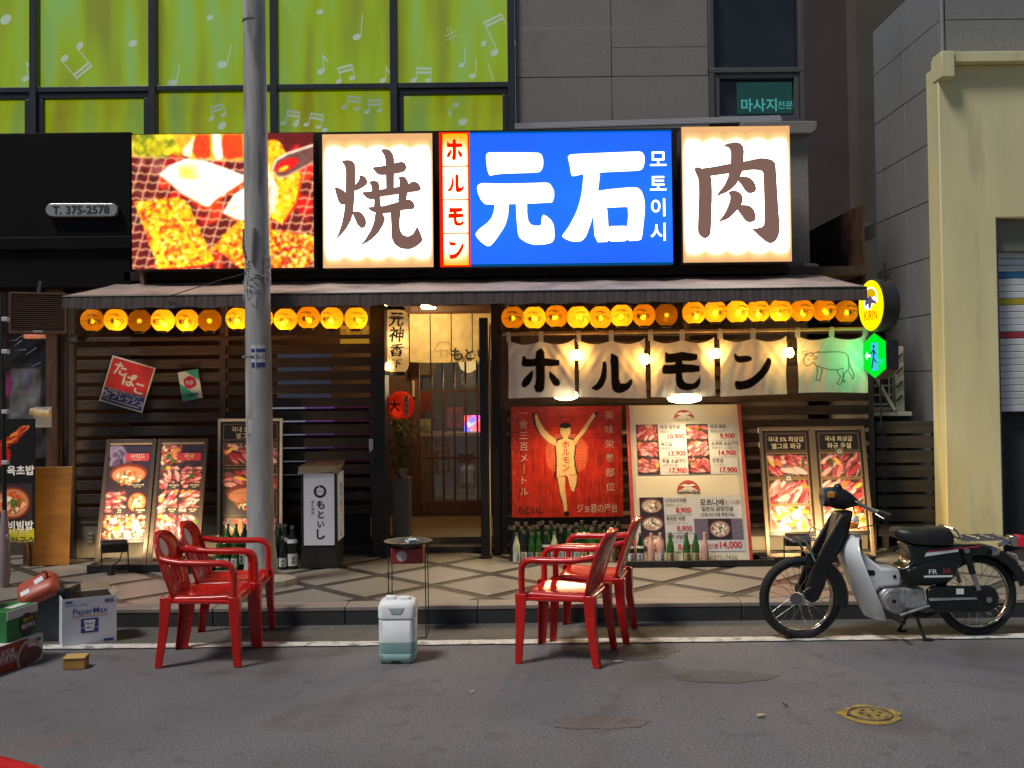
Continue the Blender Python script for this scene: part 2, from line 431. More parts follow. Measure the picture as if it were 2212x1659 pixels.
# ================================================================== SETTING
ZW, DS = 0.134, 10.0                 # pavement height, distance of the slatted shop front
KERB_Y = 7.69
def asphalt_mat(name, base):
    m = M(name, base, .85, var=(70, .5, 9), bump=(300, .6)); t = m.node_tree; L = t.links; p = t.nodes['Principled BSDF']
    src = p.inputs['Base Color'].links[0].from_socket; tc = [q for q in t.nodes if q.type == 'TEX_COORD'][0].outputs['Object']
    def layer(scale, lo, hi, col, am, det=5, typ='noise', dist=0.0):
        nonlocal src
        n = t.nodes.new('ShaderNodeTexNoise' if typ == 'noise' else 'ShaderNodeTexVoronoi'); n.inputs['Scale'].default_value = scale
        if typ == 'noise': n.inputs['Detail'].default_value = det; n.inputs['Distortion'].default_value = dist
        L.new(tc, n.inputs['Vector'])
        r = t.nodes.new('ShaderNodeMapRange'); r.inputs[1].default_value = lo; r.inputs[2].default_value = hi; r.inputs[4].default_value = am; L.new(n.outputs[0], r.inputs[0])
        x = t.nodes.new('ShaderNodeMix'); x.data_type = 'RGBA'; x.inputs[7].default_value = (*col, 1); L.new(r.outputs[0], x.inputs[0]); L.new(src, x.inputs[6]); src = x.outputs[2]
    layer(.45, .45, .7, tuple(q * .62 for q in base), .75, 6, dist=.6)          # broad worn patches
    layer(.9, .56, .68, (base[0] * .5, base[1] * .44, base[2] * .38), .6, 8, dist=1.2)   # old spills
    layer(.7, .62, .70, (base[0] * 1.15, base[1] * .82, base[2] * .7), .55, 8)     # rusty tint
    layer(95, .10, .04, (.32, .31, .30), .55, typ='v')                            # pale stones
    layer(6, .60, .66, tuple(q * .5 for q in base), .35, 3)                       # gum and drips
    L.new(src, p.inputs['Base Color']); return m
asphalt = asphalt_mat('asphalt', (.148, .142, .147))
gutter_m = asphalt_mat('gutter_asphalt', (.12, .115, .10))
linepaint = M('worn_line_paint', (.55, .54, .49), .7, var=(40, .25), bump=(300, .3), dirt=((.12, .115, .11), 9, .52, .85))
granite_d = M('dark_granite', (.032, .034, .034), .6, var=(180, .35, 3), bump=(200, .15), dirt=((.13, .12, .10), 2.2, .6, .4))
granite_t = M('kerb_top_stone', (.23, .20, .17), .6, var=(150, .25, 3), bump=(200, .15), dirt=((.10, .09, .08), 3, .55, .5))
tile_l = M('cream_paving', (.205, .19, .158), .4, var=(120, .2, 4), bump=(220, .15), dirt=((.17, .15, .12), 1.6, .5, .55))
tile_d = M('dark_paving_band', (.045, .04, .036), .4, var=(120, .3, 4), bump=(200, .15))

road = MB().add([(-60, -40, 0), (60, -40, 0), (60, 60, 0), (-60, 60, 0)], [(0, 1, 2, 3)]).build('road', asphalt); tag(road, kind='structure')
e = MB().add([(-12, 7.1, .004), (12, 7.1, .004), (12, KERB_Y + .02, .004), (-12, KERB_Y + .02, .004)], [(0, 1, 2, 3)]).build('gutter_strip', gutter_m, road)
mb = MB(); g = random.Random(3); x = -9.0
xs = [];
while x < 9: xs.append(x); x += .06
top = [(q, 7.19 + g.uniform(-.006, .006)) for q in xs]; bot = [(q, 7.07 + g.uniform(-.006, .006)) for q in xs]
mb.add([(a, b, .008) for a, b in bot] + [(a, b, .008) for a, b in top], [(i, i + 1, len(xs) + i + 1, len(xs) + i) for i in range(len(xs) - 1)])
mb.build('edge_line', linepaint, road)
stain_m = asphalt_mat('stained_asphalt', (.122, .112, .107)); stain_r = asphalt_mat('rust_stained_asphalt', (.15, .125, .115))
for (px, py, rx, ry, mt) in ((1345, 1410, .33, .20, stain_m), (1560, 1462, .30, .12, stain_m), (1290, 1560, .24, .13, stain_r)):
    c = gnd(px, py); n = 48; MB().add([(c.x + rx * math.cos(t) * (1 + .12 * math.sin(3 * t + px) + .07 * math.sin(7 * t)), c.y + ry * math.sin(t) * (1 + .15 * math.sin(2 * t + py) + .06 * math.sin(9 * t + 1)), .0025) for t in [2 * math.pi * k / n for k in range(n)]], [tuple(range(n))]).build('stain', mt, road)

sidewalk = MB().box(-9, 9, KERB_Y + .2, 14, -.05, ZW - .006).build('sidewalk', tile_d); tag(sidewalk, kind='structure')
def clip(poly, ax, lim, keep_less):
    out = []
    for i in range(len(poly)):
        a, b = poly[i], poly[(i + 1) % len(poly)]
        ia = (a[ax] <= lim) == keep_less; ib = (b[ax] <= lim) == keep_less
        if ia: out.append(a)
        if ia != ib:
            t = (lim - a[ax]) / (b[ax] - a[ax]); out.append((a[0] + t * (b[0] - a[0]), a[1] + t * (b[1] - a[1])))
    return out
hx0, hy0, X0, Y0 = .46, .49, -.66, 8.46
bw = .052
for i in range(-12, 13):
    for j in range(-3, 5):
        if (i + j) % 2 == 0: continue                # cell centres sit between the nodes
        cx, cy = X0 + i * hx0, Y0 + j * hy0
        k = 1 - bw / (hx0 * .73)
        poly = [(cx + hx0 * k, cy), (cx, cy + hy0 * k), (cx - hx0 * k, cy), (cx, cy - hy0 * k)]
        for ax, lim, less in ((1, KERB_Y + .206, False), (1, 10.25, True), (0, -5.6, False), (0, 4.4, True)):
            poly = clip(poly, ax, lim, less) if len(poly) > 2 else poly
        if len(poly) < 3: continue
        tl = MB().plate(poly, ZW - .02, ZW + rnd.uniform(-.001, .001)).build('tile', tile_l, sidewalk)
kerb = MB().box(-9, 9, KERB_Y + .015, KERB_Y + .198, -.05, ZW - .012).build('kerb', granite_d); tag(kerb, kind='structure')
kx = at(745.6, 1300, KERB_Y).x - .95 * 6
for i in range(14):
    a = kx + i * .95
    mb = MB(); mb.box(a + .003, a + .947, KERB_Y, KERB_Y + .195, -.04, ZW - .03)
    st = mb.build('kerb_stone', granite_d, kerb, bevel=.006)
    MB().box(a + .003, a + .947, KERB_Y - .004, KERB_Y + .2, ZW - .03, ZW + .001).build('kerb_stone', granite_t, kerb, bevel=.005)

# ------------------------------------------------------------------ restaurant building: upper floor
DU = 10.35
stone = M('grey_granite_cladding', (.23, .21, .19), .7, var=(90, .22, 5), bump=(140, .12), dirt=((.11, .10, .09), .9, .54, .5))
alu = M('dark_window_frame', (.045, .05, .055), .4, .3, var=(30, .15))
black_m = M('black_fascia', (.005, .0045, .0045), .6, var=(3, .3), spec=.15)
fascia_m = M('brown_black_fascia', (.024, .02, .02), .6, var=(3, .2), spec=.2)
B = thing('restaurant_building', 'grey stone building with lime green windows above the grill restaurant', 'building', (0, 10.5, 0))
# the lime film behind the glass
film = bpy.data.materials.new('lime_window_film'); film.use_nodes = True
t_ = film.node_tree; p_ = t_.nodes['Principled BSDF']; tc = t_.nodes.new('ShaderNodeTexCoord')
mp_ = t_.nodes.new('ShaderNodeMapping'); mp_.inputs['Scale'].default_value = (2.6, 1, .4); t_.links.new(tc.outputs['Object'], mp_.inputs[0])
nz = t_.nodes.new('ShaderNodeTexNoise'); nz.inputs['Scale'].default_value = 1.5; nz.inputs['Detail'].default_value = 1.5; t_.links.new(mp_.outputs[0], nz.inputs['Vector'])
cr = t_.nodes.new('ShaderNodeValToRGB'); t_.links.new(nz.outputs[0], cr.inputs[0])
cr.color_ramp.elements[0].position = .33; cr.color_ramp.elements[0].color = (.125, .135, .012, 1)
cr.color_ramp.elements[1].position = .68; cr.color_ramp.elements[1].color = (.14, .26, .06, 1)
e_ = cr.color_ramp.elements.new(.5); e_.color = (.17, .235, .003, 1)
p_.inputs['Base Color'].default_value = (.06, .12, .02, 1); p_.inputs['Roughness'].default_value = .2
t_.links.new(cr.outputs[0], p_.inputs['Emission Color']); p_.inputs['Emission Strength'].default_value = .95
film2 = film.copy(); film2.name = 'lime_window_film_low'
q_ = film2.node_tree.nodes['Color Ramp'].color_ramp
q_.elements[0].color = (.15, .14, .002, 1); q_.elements[1].color = (.185, .235, .001, 1); q_.elements[2].color = (.11, .18, .03, 1)
vx = [77, 333, 594, 852, 1105]
note_m = M('pale_note_print', (.3, .36, .28), .6, emit=(.26, .33, .25), es=.62)
cols_x = [-190] + vx
wz = at(500, 192, DU).z
fr = MB()
zt, zb = 5.6, at(500, 300, DU).z
for q in [-190] + vx:
    c = at(q, 190, DU).x; fr.box(c - .036, c + .036, DU - .07, DU + .06, zb - .3, zt)
fr.box(at(-190, 190, DU).x, at(1112, 190, DU).x, DU - .06, DU + .06, wz - .03, wz + .025)
fr.build('window_frame', alu, B, bevel=.006)
for i in range(5):
    xa, xb = at(cols_x[i], 190, DU).x + .036, at(cols_x[i + 1], 190, DU).x - .036
    MB().box(xa, xb, DU + .03, DU + .04, wz + .025, zt).build('pane', film, B)
    MB().box(xa, xb, DU + .03, DU + .04, zb - .3, wz - .03).build('pane', film2, B)
    if i in (0, 1, 4):
        s_ = MB(); y0, y1 = DU - .045, DU + .02
        s_.box(xa, xb, y0, y1, wz - .09, wz - .032); s_.box(xa, xa + .055, y0, y1, zb - .3, wz - .09); s_.box(xb - .055, xb, y0, y1, zb - .3, wz - .09)
        s_.build('window_frame', alu, B, bevel=.008)
def note(mb, px, py, L, ang, sz, kind=0):
    """a music note: head at (px, py) in the window plane, stem length L"""
    c = at(px, py, DU); y = DU + .026; k = 1 / 222.
    a = ang; ca, sa = math.cos(a), math.sin(a)
    def P(u, v): return (c.x + (u * ca - v * sa) * k, c.z + (u * sa + v * ca) * k)
    head = [P(sz * math.cos(q) * 1.1 * math.cos(.4) - sz * .8 * math.sin(q) * math.sin(.4), sz * math.cos(q) * 1.1 * math.sin(.4) + sz * .8 * math.sin(q) * math.cos(.4)) for q in [i * math.pi / 7 for i in range(14)]]
    mb.prism(head, y, y + .002)
    if L: mb.prism([P(sz * .85, 0), P(sz * .85 + 2, 0), P(sz * .85 + 2, L), P(sz * .85, L)], y + .0005, y + .0025)
    if kind == 1:
        mb.prism([P(sz * .85, L), P(sz * 2.2, L * .66), P(sz * 2.4, L * .4), P(sz * 1.7, L * .62), P(sz * .85, L * .8)], y + .001, y + .003)
    if kind == 2:
        w = 5 * sz
        for o_ in (0, 9): mb.prism([P(sz * .85, L - o_), P(sz * .85 + w, L - o_), P(sz * .85 + w, L - o_ - 5), P(sz * .85, L - o_ - 5)], y + .001, y + .003)
        hd = [P(w + sz * 1.1 * math.cos(q), sz * .8 * math.sin(q)) for q in [i * math.pi / 6 for i in range(12)]]
        mb.prism(hd, y, y + .002); mb.prism([P(w + sz * .85, 0), P(w + sz * .85 + 2, 0), P(w + sz * .85 + 2, L), P(w + sz * .85, L)], y + .0005, y + .0025)
for (px, py, L, ang, sz, kd) in [(170, 97, 62, -2.45, 11, 2), (285, 92, 0, 0, 12, 0), (53, 168, 44, .2, 10, 1), (10, 40, 0, .3, 16, 0), (478, 138, 55, -.25, 13, 0), (370, 178, 50, -.15, 13, 0),
                         (452, 36, 0, 0, 9, 0), (690, 24, 0, 0, 9, 0), (770, 78, 60, -.1, 11, 0), (692, 153, 45, .1, 10, 1), (730, 175, 36, .25, 8, 2), (826, 172, 38, -.05, 8, 1), (893, 172, 34, -.02, 8, 2),
                         (997, 139, 48, -.05, 8, 0), (1020, 163, 48, -.05, 9, 0), (1062, 180, 50, .3, 8, 0), (1068, 112, 84, .45, 11, 2), (1045, 92, 0, .5, 8, 0), (660, 268, 34, -.2, 7, 2), (742, 230, 32, -.15, 7, 2),
                         (792, 240, 30, .1, 7, 2), (880, 205, 0, 0, 8, 0), (985, 225, 34, 2.9, 8, 1), (478, 270, 0, .4, 12, 0), (700, 280, 0, 0, 8, 0), (610, 265, 36, -.15, 7, 2), (640, 262, 0, 0, 7, 0), (1000, 262, 0, 0, 12, 0), (455, 255, 30, .3, 7, 2)]:
    n_ = MB(); note(n_, px, py, L * .85, ang, sz * .78, kd); n_.build('note_decal', note_m, B)
n_ = MB()
for k in range(2):
    for (a, b) in (((960 + 8 * k + 0, 55), (985 + 8 * k, 95)),):
        pass
p0 = at(972, 75, DU)
n_.beam(p0 + Vector((-.03, -.0, .08)), p0 + Vector((.02, 0, -.09)), .01, .004); n_.beam(p0 + Vector((.0, -.001, .09)), p0 + Vector((.05, -.001, -.08)), .01, .004)
n_.beam(p0 + Vector((-.05, -.002, -.01)), p0 + Vector((.06, -.002, .04)), .016, .004); n_.beam(p0 + Vector((-.04, -.003, -.05)), p0 + Vector((.07, -.003, .0)), .016, .004)
for v in n_.v: pass
n_.v = [(a, b - .002 + .028, c) for a, b, c in n_.v]
n_.build('note_decal', note_m, B)
MB().box(at(-750, 190, DU).x, at(-190, 190, DU).x, DU - .03, DU + .1, 2.2, 5.6).build('wall', stone, B)
# stone cladding between the windows
sx = [at(q, 150, DU).x for q in (1114, 1321, 1530)]
sz = [at(1320, q, DU).z for q in (285, 167, 60)] + [5.0, 5.6]
for i in range(2):
    for j in range(4):
        MB().box(sx[i] + .003, sx[i + 1] - .003, DU - .02 + rnd.uniform(-.002, .002), DU + .1, sz[j] + .003, sz[j + 1] - .003).build('stone_panel', stone, B, bevel=.003)
MB().box(sx[0], sx[2], DU + .0, DU + .12, 2.2, 5.6).build('wall', M('stone_joint', (.05, .045, .04), .9), B)
# small dark window; glowing panel and letters paint the reflected massage neon
wx0, wx1 = at(1530, 150, DU).x, at(1735, 150, DU).x
zm, zl = at(1630, 155, DU).z, at(1630, 262, DU).z
f2 = MB(); y0, y1 = DU - .06, DU + .05
f2.box(wx0, wx0 + .05, y0, y1, zl, 5.6); f2.box(wx1 - .05, wx1, y0, y1, zl, 5.6); f2.box(wx0, wx1, y0 - .002, y1, zm - .025, zm + .025); f2.box(wx0, wx1, y0 - .002, y1, zl - .04, zl)
f2.box(wx0 + .052, wx0 + .10, y0 + .015, y1, zl, zm - .03); f2.box(wx1 - .10, wx1 - .052, y0 + .015, y1, zl, zm - .03)
f2.box(wx0 + .10, wx1 - .10, y0 + .016, y1, zm - .075, zm - .027); f2.box(wx0 + .10, wx1 - .10, y0 + .016, y1, zl + .002, zl + .045)
f2.build('window_frame', M('grey_window_frame', (.10, .10, .105), .45, .2), B, bevel=.006)
dg = M('dark_glass', (.02, .025, .028), .08, var=(2, .3), spec=.7)
MB().box(wx0 + .05, wx1 - .05, DU + .02, DU + .03, zm + .025, 5.6).build('pane', dg, B)
MB().box(wx0 + .1, wx1 - .1, DU + .02, DU + .03, zl + .04, zm - .07).build('pane', dg, B)
q0, q1, r0, r1 = rect(1592, 177, 1712, 245, DU)
MB().box(q0, q1, DU + .012, DU + .016, r0, r1).build('neon_reflection', MGLOW('teal_glow', (.02, .07, .065), .55), B)
mb = MB(); c = at(1640, 226, DU); mb.text('마사지', c.x, DU + .010, c.z, .135, .02); c = at(1697, 226, DU); mb.text('전문', c.x, DU + .010, c.z, .085, .01)
mb.build('lettering', MGLOW('teal_letter', (.08, .42, .40), .6), B)
# metal flashing, pilaster with capital, wall mass behind the signs
fl = MB(); a, b, c0, c1 = rect(1112, 262, 1690, 283, DU - .2)
for k in range(4): fl.tube([(a, DU - .12 - .02 * k, c1 - .018 * k), (b, DU - .12 - .02 * k, c1 - .018 * k + .05)], .014, 6)
fl.build('flashing', M('white_grey_metal', (.30, .30, .32), .5, .2, dirt=((.16, .05, .04), 1.1, .55, .8)), B)
pil = MB(); x0, x1, z0, z1 = rect(1690, 290, 1748, 600, 10.15); pil.box(x0 - .25, x1, 10.15, 10.5, 2.3, z1)
pil.build('pilaster', stone, B, bevel=.008)
pc = MB(); x0, x1, z0, z1 = rect(1600, 264, 1763, 291, 10.1)
pc.prism([(x0, z0), (x1 - .06, z0), (x1 - .012, z0 + .03), (x1, z0 + .06), (x1, z1 - .01), (x1 - .02, z1), (x0, z1)], 10.06, 10.5)
pc.build('capital', stone, B, bevel=.008)
rc = MB(); x0, x1, z0, z1 = rect(1690, 535, 1755, 600, 10.12); rc.box(x0, x1 + .04, 10.08, 10.16, z0, z0 + .05); rc.tube([(x1 - .1, 10.1, z0 + .12), (x1 + .03, 10.1, z0 + .11), (x1 + .09, 10.12, z0 + .04), (x1 + .11, 10.16, z0 - .08)], .022, 8)
rc.build('conduit', M('grey_plastic', (.3, .3, .28), .5), B, smooth=50)
# side wall and the mass of the building
MB().box(at(1735, 200, DU).x - .02, at(1735, 200, DU).x, DU - .02, 16, -.05, 5.6).build('wall', M('brown_side_wall', (.09, .07, .06), .8, var=(4, .2)), B)
# fascia behind the signs
MB().box(at(283, 450, 10.1).x, at(1690, 450, 10.1).x, 10.1, 10.2, 2.62, at(900, 283, 10.1).z).build('sign_fascia', fascia_m, B)
mb = MB(); x0, x1 = at(283, 450, 10.1).x, at(1690, 450, 10.1).x
for k in range(4):
    zz = at(900, 583, 9.98).z
mb.box(x0, x1, 9.9, 10.1, at(900, 600, 9.9).z, at(900, 580, 9.9).z); mb.build('sign_rail', fascia_m, B, bevel=.005)
for a, b in ((676, 700), (934, 953), (1450, 1475)):
    x0, x1, z0, z1 = rect(a, 300, b, 580, 10.05); MB().box(x0, x1, 10.0, 10.1, z0, z1).build('sign_bracket', fascia_m, B)

# interior shell of the restaurant
wood_in = M('dark_wood_wall', (.07, .035, .02), .6, var=(6, .4), stretch=(12, 1, 1), bump=(30, .2))
floor_in = M('brown_floor', (.16, .11, .06), .5, var=(8, .3))
xl, xr = at(140, 900, DS).x - .1, at(1885, 900, DS).x
I = MB(); I.box(xl, xr, 14.5, 14.6, 0, 3.4); I.box(xl - .1, xl, DS + .05, 14.5, 0, 3.4); I.box(xr - .02, xr, DS + .12, 14.5, 0, 3.4); I.box(xl, xr, DS + .05, 14.5, 2.72, 2.8)
I.build('interior_wall', wood_in, B)
MB().box(xl, xr, DS + .32, 14.5, .1, .25).build('interior_floor', floor_in, B)
MB().box(xl, xr, DS + .1, DS + .32, ZW + .002, .19).build('threshold', M('threshold_stone', (.04, .035, .03), .6, var=(20, .3)), B)

# ------------------------------------------------------------------ black neighbour front
N = thing('neighbour_shop', 'black fascia of the neighbouring shop with a grey telephone number plate', 'shop front', (-4.5, 10, 0))
x0, x1, z0, z1 = rect(-160, 287, 283, 622, 9.9); x0 -= 2.4
MB().box(x0, x1, 9.9, 10.3, z0, z1).build('fascia', black_m, N, bevel=.01)
MB().box(x0, x1 + .02, 9.86, 9.9, at(140, 540, 9.9).z, at(140, 512, 9.9).z).build('fascia_trim', black_m, N, bevel=.01)
mb = MB(); c0, c1 = at(112, 453, 9.84), at(240, 453, 9.84); r_ = .062
out = [(c0.x + r_ * math.cos(a), c0.z + r_ * math.sin(a)) for a in [math.pi / 2 + i * math.pi / 10 for i in range(11)]] + [(c1.x + r_ * math.cos(a), c1.z + r_ * math.sin(a)) for a in [-math.pi / 2 + i * math.pi / 10 for i in range(11)]]
mb.prism(out, 9.84, 9.9); plate = mb.build('number_plate', M('brushed_grey', (.42, .42, .40), .35, .6, var=(5, .1)), N, bevel=.008)
mb = MB(); c = at(174, 453, 9.83); mb.text('T. 375-2578', c.x, 9.837, c.z, .105, .022, sx=1.02); mb.build('lettering', M('dark_letter', (.03, .03, .03), .4), plate)
x0, x1, z0, z1 = rect(-160, 622, 165, 1215, 10.25); x0 -= 2.4
MB().box(x0, x1, 10.25, 10.35, 0, z1).build('wall', M('dark_brown_board', (.05, .04, .035), .6, var=(5, .3)), N)
wx = rect(8, 728, 118, 990, 10.2)
MB().box(wx[0], wx[1], 10.21, 10.22, wx[2], wx[3]).build('pane', M('night_glass', (.03, .03, .035), .12), N)
cv = Cv(wx[1] - wx[0], wx[3] - wx[2], .012, (.2, .19, .19)); cv.noise(.5, .12, 3)
cv.rect(.06, .3, .36, .8, (.45, .44, .43)); cv.rect(0, 0, .5, .25, (.13, .12, .14)); cv.ell(.03, .45, .06, .12, (.55, .2, .4)); cv.noise(.25, .04, 5); cv.rect(.08, .55, .15, .72, (.4, .39, .38))
cv.line([(.2, .35), (.26, .5)], .02, (.55, .45, .62))
cv.sheet('plastic_sheet', MPRINT('crumpled_plastic', .15), N, fn=lambda x, y: (wx[0] + x, 10.19 + .012 * math.sin(17 * x + 9 * y) * math.sin(13 * y), wx[3] - y))
mb = MB()
for k in range(9):
    a = rnd.uniform(0, .5); p = Vector((wx[0] + a, 10.165, wx[3] - rnd.uniform(.02, .3))); mb.tube([p, p + Vector((rnd.uniform(.03, .12), -.004, rnd.uniform(.0, .09)))], [.001, .004], 5)
mb.build('plastic_glint', M('plastic_gleam', (.6, .6, .65), .1), N)  # pale strokes painted as gleams on the crumpled sheet
mb = MB()
for a, b in ((120, 131), (134, 150)):
    q = rect(a, 660, b, 1215, 10.15); mb.box(q[0], q[1], 10.1, 10.25, ZW, q[3])
mb.build('post', M('weathered_brown_wood', (.085, .06, .045), .7, var=(8, .4), stretch=(10, 10, 1), bump=(60, .3)), N, bevel=.008)
q = rect(40, 730, 104, 770, 10.1); mb = MB(); mb.tube([(q[0] + .15, 10.17, q[3] + .08), (q[0] + .15, 10.16, q[3])], .12, 16); mb.build('lantern_glow', M('salmon_lantern', (.6, .22, .14), .6, emit=(.5, .16, .08), es=.5), N, smooth=60)

# ------------------------------------------------------------------ yellow building on the far corner
DY = 9.75
yel = M('pale_yellow_panel', (.68, .63, .35), .5, var=(2.5, .07), bump=(160, .04), stretch=(2, 2, .4), dirt=((.30, .27, .15), 2.2, .6, .4))
st2 = M('blue_grey_cladding', (.21, .21, .205), .65, var=(120, .22, 4), bump=(160, .1), dirt=((.12, .12, .115), 1.2, .55, .5), stretch=(1, 1, .5))
Y = thing('corner_shop', 'pale yellow shop front with roller shutter and blue-grey stone side wall', 'building', (5.3, 10, 0))
px0 = at(2035, 600, DY).x; xR = 7.2
ztop = at(2120, 140, DY).z
so = at(2160, 800, DY).x
zs = at(2190, 470, DY).z
MB().prism([(px0, ZW), (so, ZW), (so, zs), (xR, zs), (xR, ztop), (px0, ztop)], DY, DY + .28).build('portal', yel, Y, bevel=.01)
cp = MB(); cz0, cz1 = at(2120, 140, DY).z, at(2120, 118, DY).z
cp.box(px0 + .02, xR, DY - .10, DY + .2, cz0 - .0, cz1); cp.box(px0 - .008, px0 + .11, DY - .12, DY + .1, cz0 - .14, cz1 + .003); cp.build('cornice', yel, Y, bevel=.006)
# stone above and the receding side wall
zz = [ztop + .02, at(2120, 25, DY).z, 5.6]
DW = DY + .22
cx_ = at(2028, 60, DW).x
for j in range(2):
    for (a, b) in ((cx_ + .06, cx_ + .98), (cx_ + .985, xR)):
        MB().box(a, b - .004, DW + rnd.uniform(-.002, .002), DW + .1, zz[j] + .003, zz[j + 1] - .003).build('stone_panel', st2, Y, bevel=.003)
MB().box(cx_ + .03, xR, DW + .05, DW + .4, 0, 5.6).build('wall', M('stone_joint2', (.05, .05, .05), .9), Y)
MB().tube([(cx_ + .03, DW + .0, ztop), (cx_ + .03, DW + .0, 5.6)], .02, 8).build('drain_pipe', M('grey_pipe', (.3, .3, .3), .4, .3), Y)
SE = DW * (2028 - 1106) / (1887 - 1106)
rows = [-.05]
for yy in (820, 660, 495, 435, 365, 285, 193, 90, -10): rows.append(max(rows[-1] + .3, at(1887, yy, SE).z))
rows = [-.05, .62, 1.22, 1.8, 2.35, 2.9, 3.45, 4.0, 4.55, 5.1, 5.6]
for j in range(len(rows) - 1):
    for k in range(2):
        ya, yb = DW + .01 + k * (SE - DW) / 2, DW + .01 + (k + 1) * (SE - DW) / 2
        if j < 6 and k == 1 and j > 0: pass
        MB().box(cx_ + rnd.uniform(-.002, .002), cx_ + .08, ya + .003, yb - .003, rows[j] + .004, rows[j + 1] - .004).build('stone_panel', st2, Y, bevel=.003)
# shutter
white_sh = M('shutter_white', (.66, .68, .68), .45, .0, var=(6, .12)); sh_col = {9: M('shutter_blue', (.03, .17, .36), .4), 13: M('shutter_yellow', (.5, .4, .03), .4), 17: M('shutter_red', (.4, .04, .05), .4)}
st_, sb_ = at(2190, 545, DY + .2).z, at(2190, 890, DY + .2).z
ns = 24; ph = (st_ - sb_) / ns
for k in range(ns):
    za = st_ - (k + 1) * ph
    idx = k
    mt = {3: sh_col[9], 7: sh_col[13], 12: sh_col[17]}.get(k, white_sh)
    MB().prism([(so + .03, za + .004), (xR, za + .004), (xR, za + ph), (so + .03, za + ph)], DY + .18, DY + .2).build('shutter_slat', mt, Y, bevel=.005)
MB().box(so + .002, so + .03, DY + .05, DY + .3, ZW, st_ + .02).build('shutter_rail', M('rail_grey', (.12, .12, .12), .4, .5), Y)
MB().box(so, xR, DY + .1, DY + .26, st_, zs).build('shutter_box', M('olive_grey_box', (.2, .2, .15), .5), Y)
MB().box(so, xR, DY + .9, DY + 1.0, 0, 3).build('back_wall', M('dim_store_wall', (.05, .045, .04), .8), Y)
# ------------------------------------------------------------------ alley
AL = thing('alley_building', 'dark brown building closing the narrow alley', 'building', (3.6, 14, 0))
a_, b_ = at(1690, 400, 14).x, at(1835, 400, 14).x; c_ = at(1900, 400, 14).x + .8
MB().box(a_, b_, 14, 14.3, 0, 8).build('wall', M('dark_plum_wall', (.075, .055, .055), .85, var=(2, .12), bump=(80, .1)), AL)
MB().box(b_, c_, 13.6, 14.2, 0, 8).build('wall', M('dark_brown_wall', (.10, .085, .065), .85, var=(2, .12), bump=(80, .1)), AL)
mb = MB(); p = [at(1700, 575, 12.5), at(1890, 480, 11.2), at(1890, 512, 11.2), at(1700, 600, 12.5)]
mb.add([p[0], p[1], p[2], p[3], p[0] + Vector((0, .5, .05)), p[1] + Vector((0, .5, .05)), p[2] + Vector((0, .5, 0)), p[3] + Vector((0, .5, 0))], [(0, 3, 2, 1), (4, 5, 6, 7), (0, 1, 5, 4), (3, 7, 6, 2), (0, 4, 7, 3), (1, 2, 6, 5)])
mb.build('lean_to_roof', M('grey_tin', (.14, .14, .13), .5, .3), AL)
MB().box(at(1740, 800, 11.6).x, at(2030, 800, 11.6).x, 11.6, 11.7, 0, 2.75).build('wall', M('alley_dark', (.02, .02, .018), .9), AL)

# ================================================================== SHOP FRONT
slat_m = M('brown_stained_slat', (.056, .039, .029), .55, var=(5, .45), stretch=(1, 8, 14), bump=(40, .25))
post_m = M('dark_brown_post', (.05, .035, .028), .55, var=(5, .35), stretch=(10, 10, 1))
dark_slat = M('black_slat', (.022, .016, .013), .55, var=(5, .45), stretch=(1, 8, 14), bump=(40, .25))  # darker version of the slat wood for the bay beside the door
black_metal = M('black_metal', (.015, .014, .014), .4, .2, var=(6, .3))
def slat_screen(label, px0, px1, posts, ytop, ybot, z_low, skip=()):
    S = thing('slat_screen', label, 'slatted screen', ((at(px0, 900, DS).x + at(px1, 900, DS).x) / 2, DS, ZW))
    xs_ = [at(q, 900, DS).x for q in posts]; pw = .028
    zt_ = 2.62
    for q in xs_: MB().box(q - pw, q + pw, DS - .03, DS + .07, ZW + .001, zt_).build('post', post_m, S, bevel=.004)
    z = at(1106, ytop, DS).z; k = 0
    while z > z_low:
        for i in range(len(xs_) - 1):
            d = rnd.uniform(-.003, .003)
            MB().box(xs_[i] + pw + .001, xs_[i + 1] - pw - .001, DS - .012 + d, DS + .012 + d, z - .086, z).build('slat', slat_m if not (px0 < 500 and i == 1 and xs_[i + 1] > -1.6) else dark_slat, S, bevel=.003)
        z -= .1255; k += 1
    MB().box(xs_[0] - pw, xs_[-1] + pw, DS - .04, DS + .02, at(1106, 728, DS).z, at(1106, 719, DS).z).build('rail', post_m, S, bevel=.004)
    MB().box(xs_[0] - pw, xs_[-1] + pw, DS - .035, DS + .02, zt_ - .07, zt_).build('rail', post_m, S, bevel=.004)
    return S
SL = slat_screen('brown slatted timber front with the two tin signs hung on it', 150, 815, (157, 483, 808), 739, 1190, .55)
SR = slat_screen('brown slatted timber front behind the white cloth banners', 1080, 1885, (1088, 1484, 1880), 739, 1190, .3)
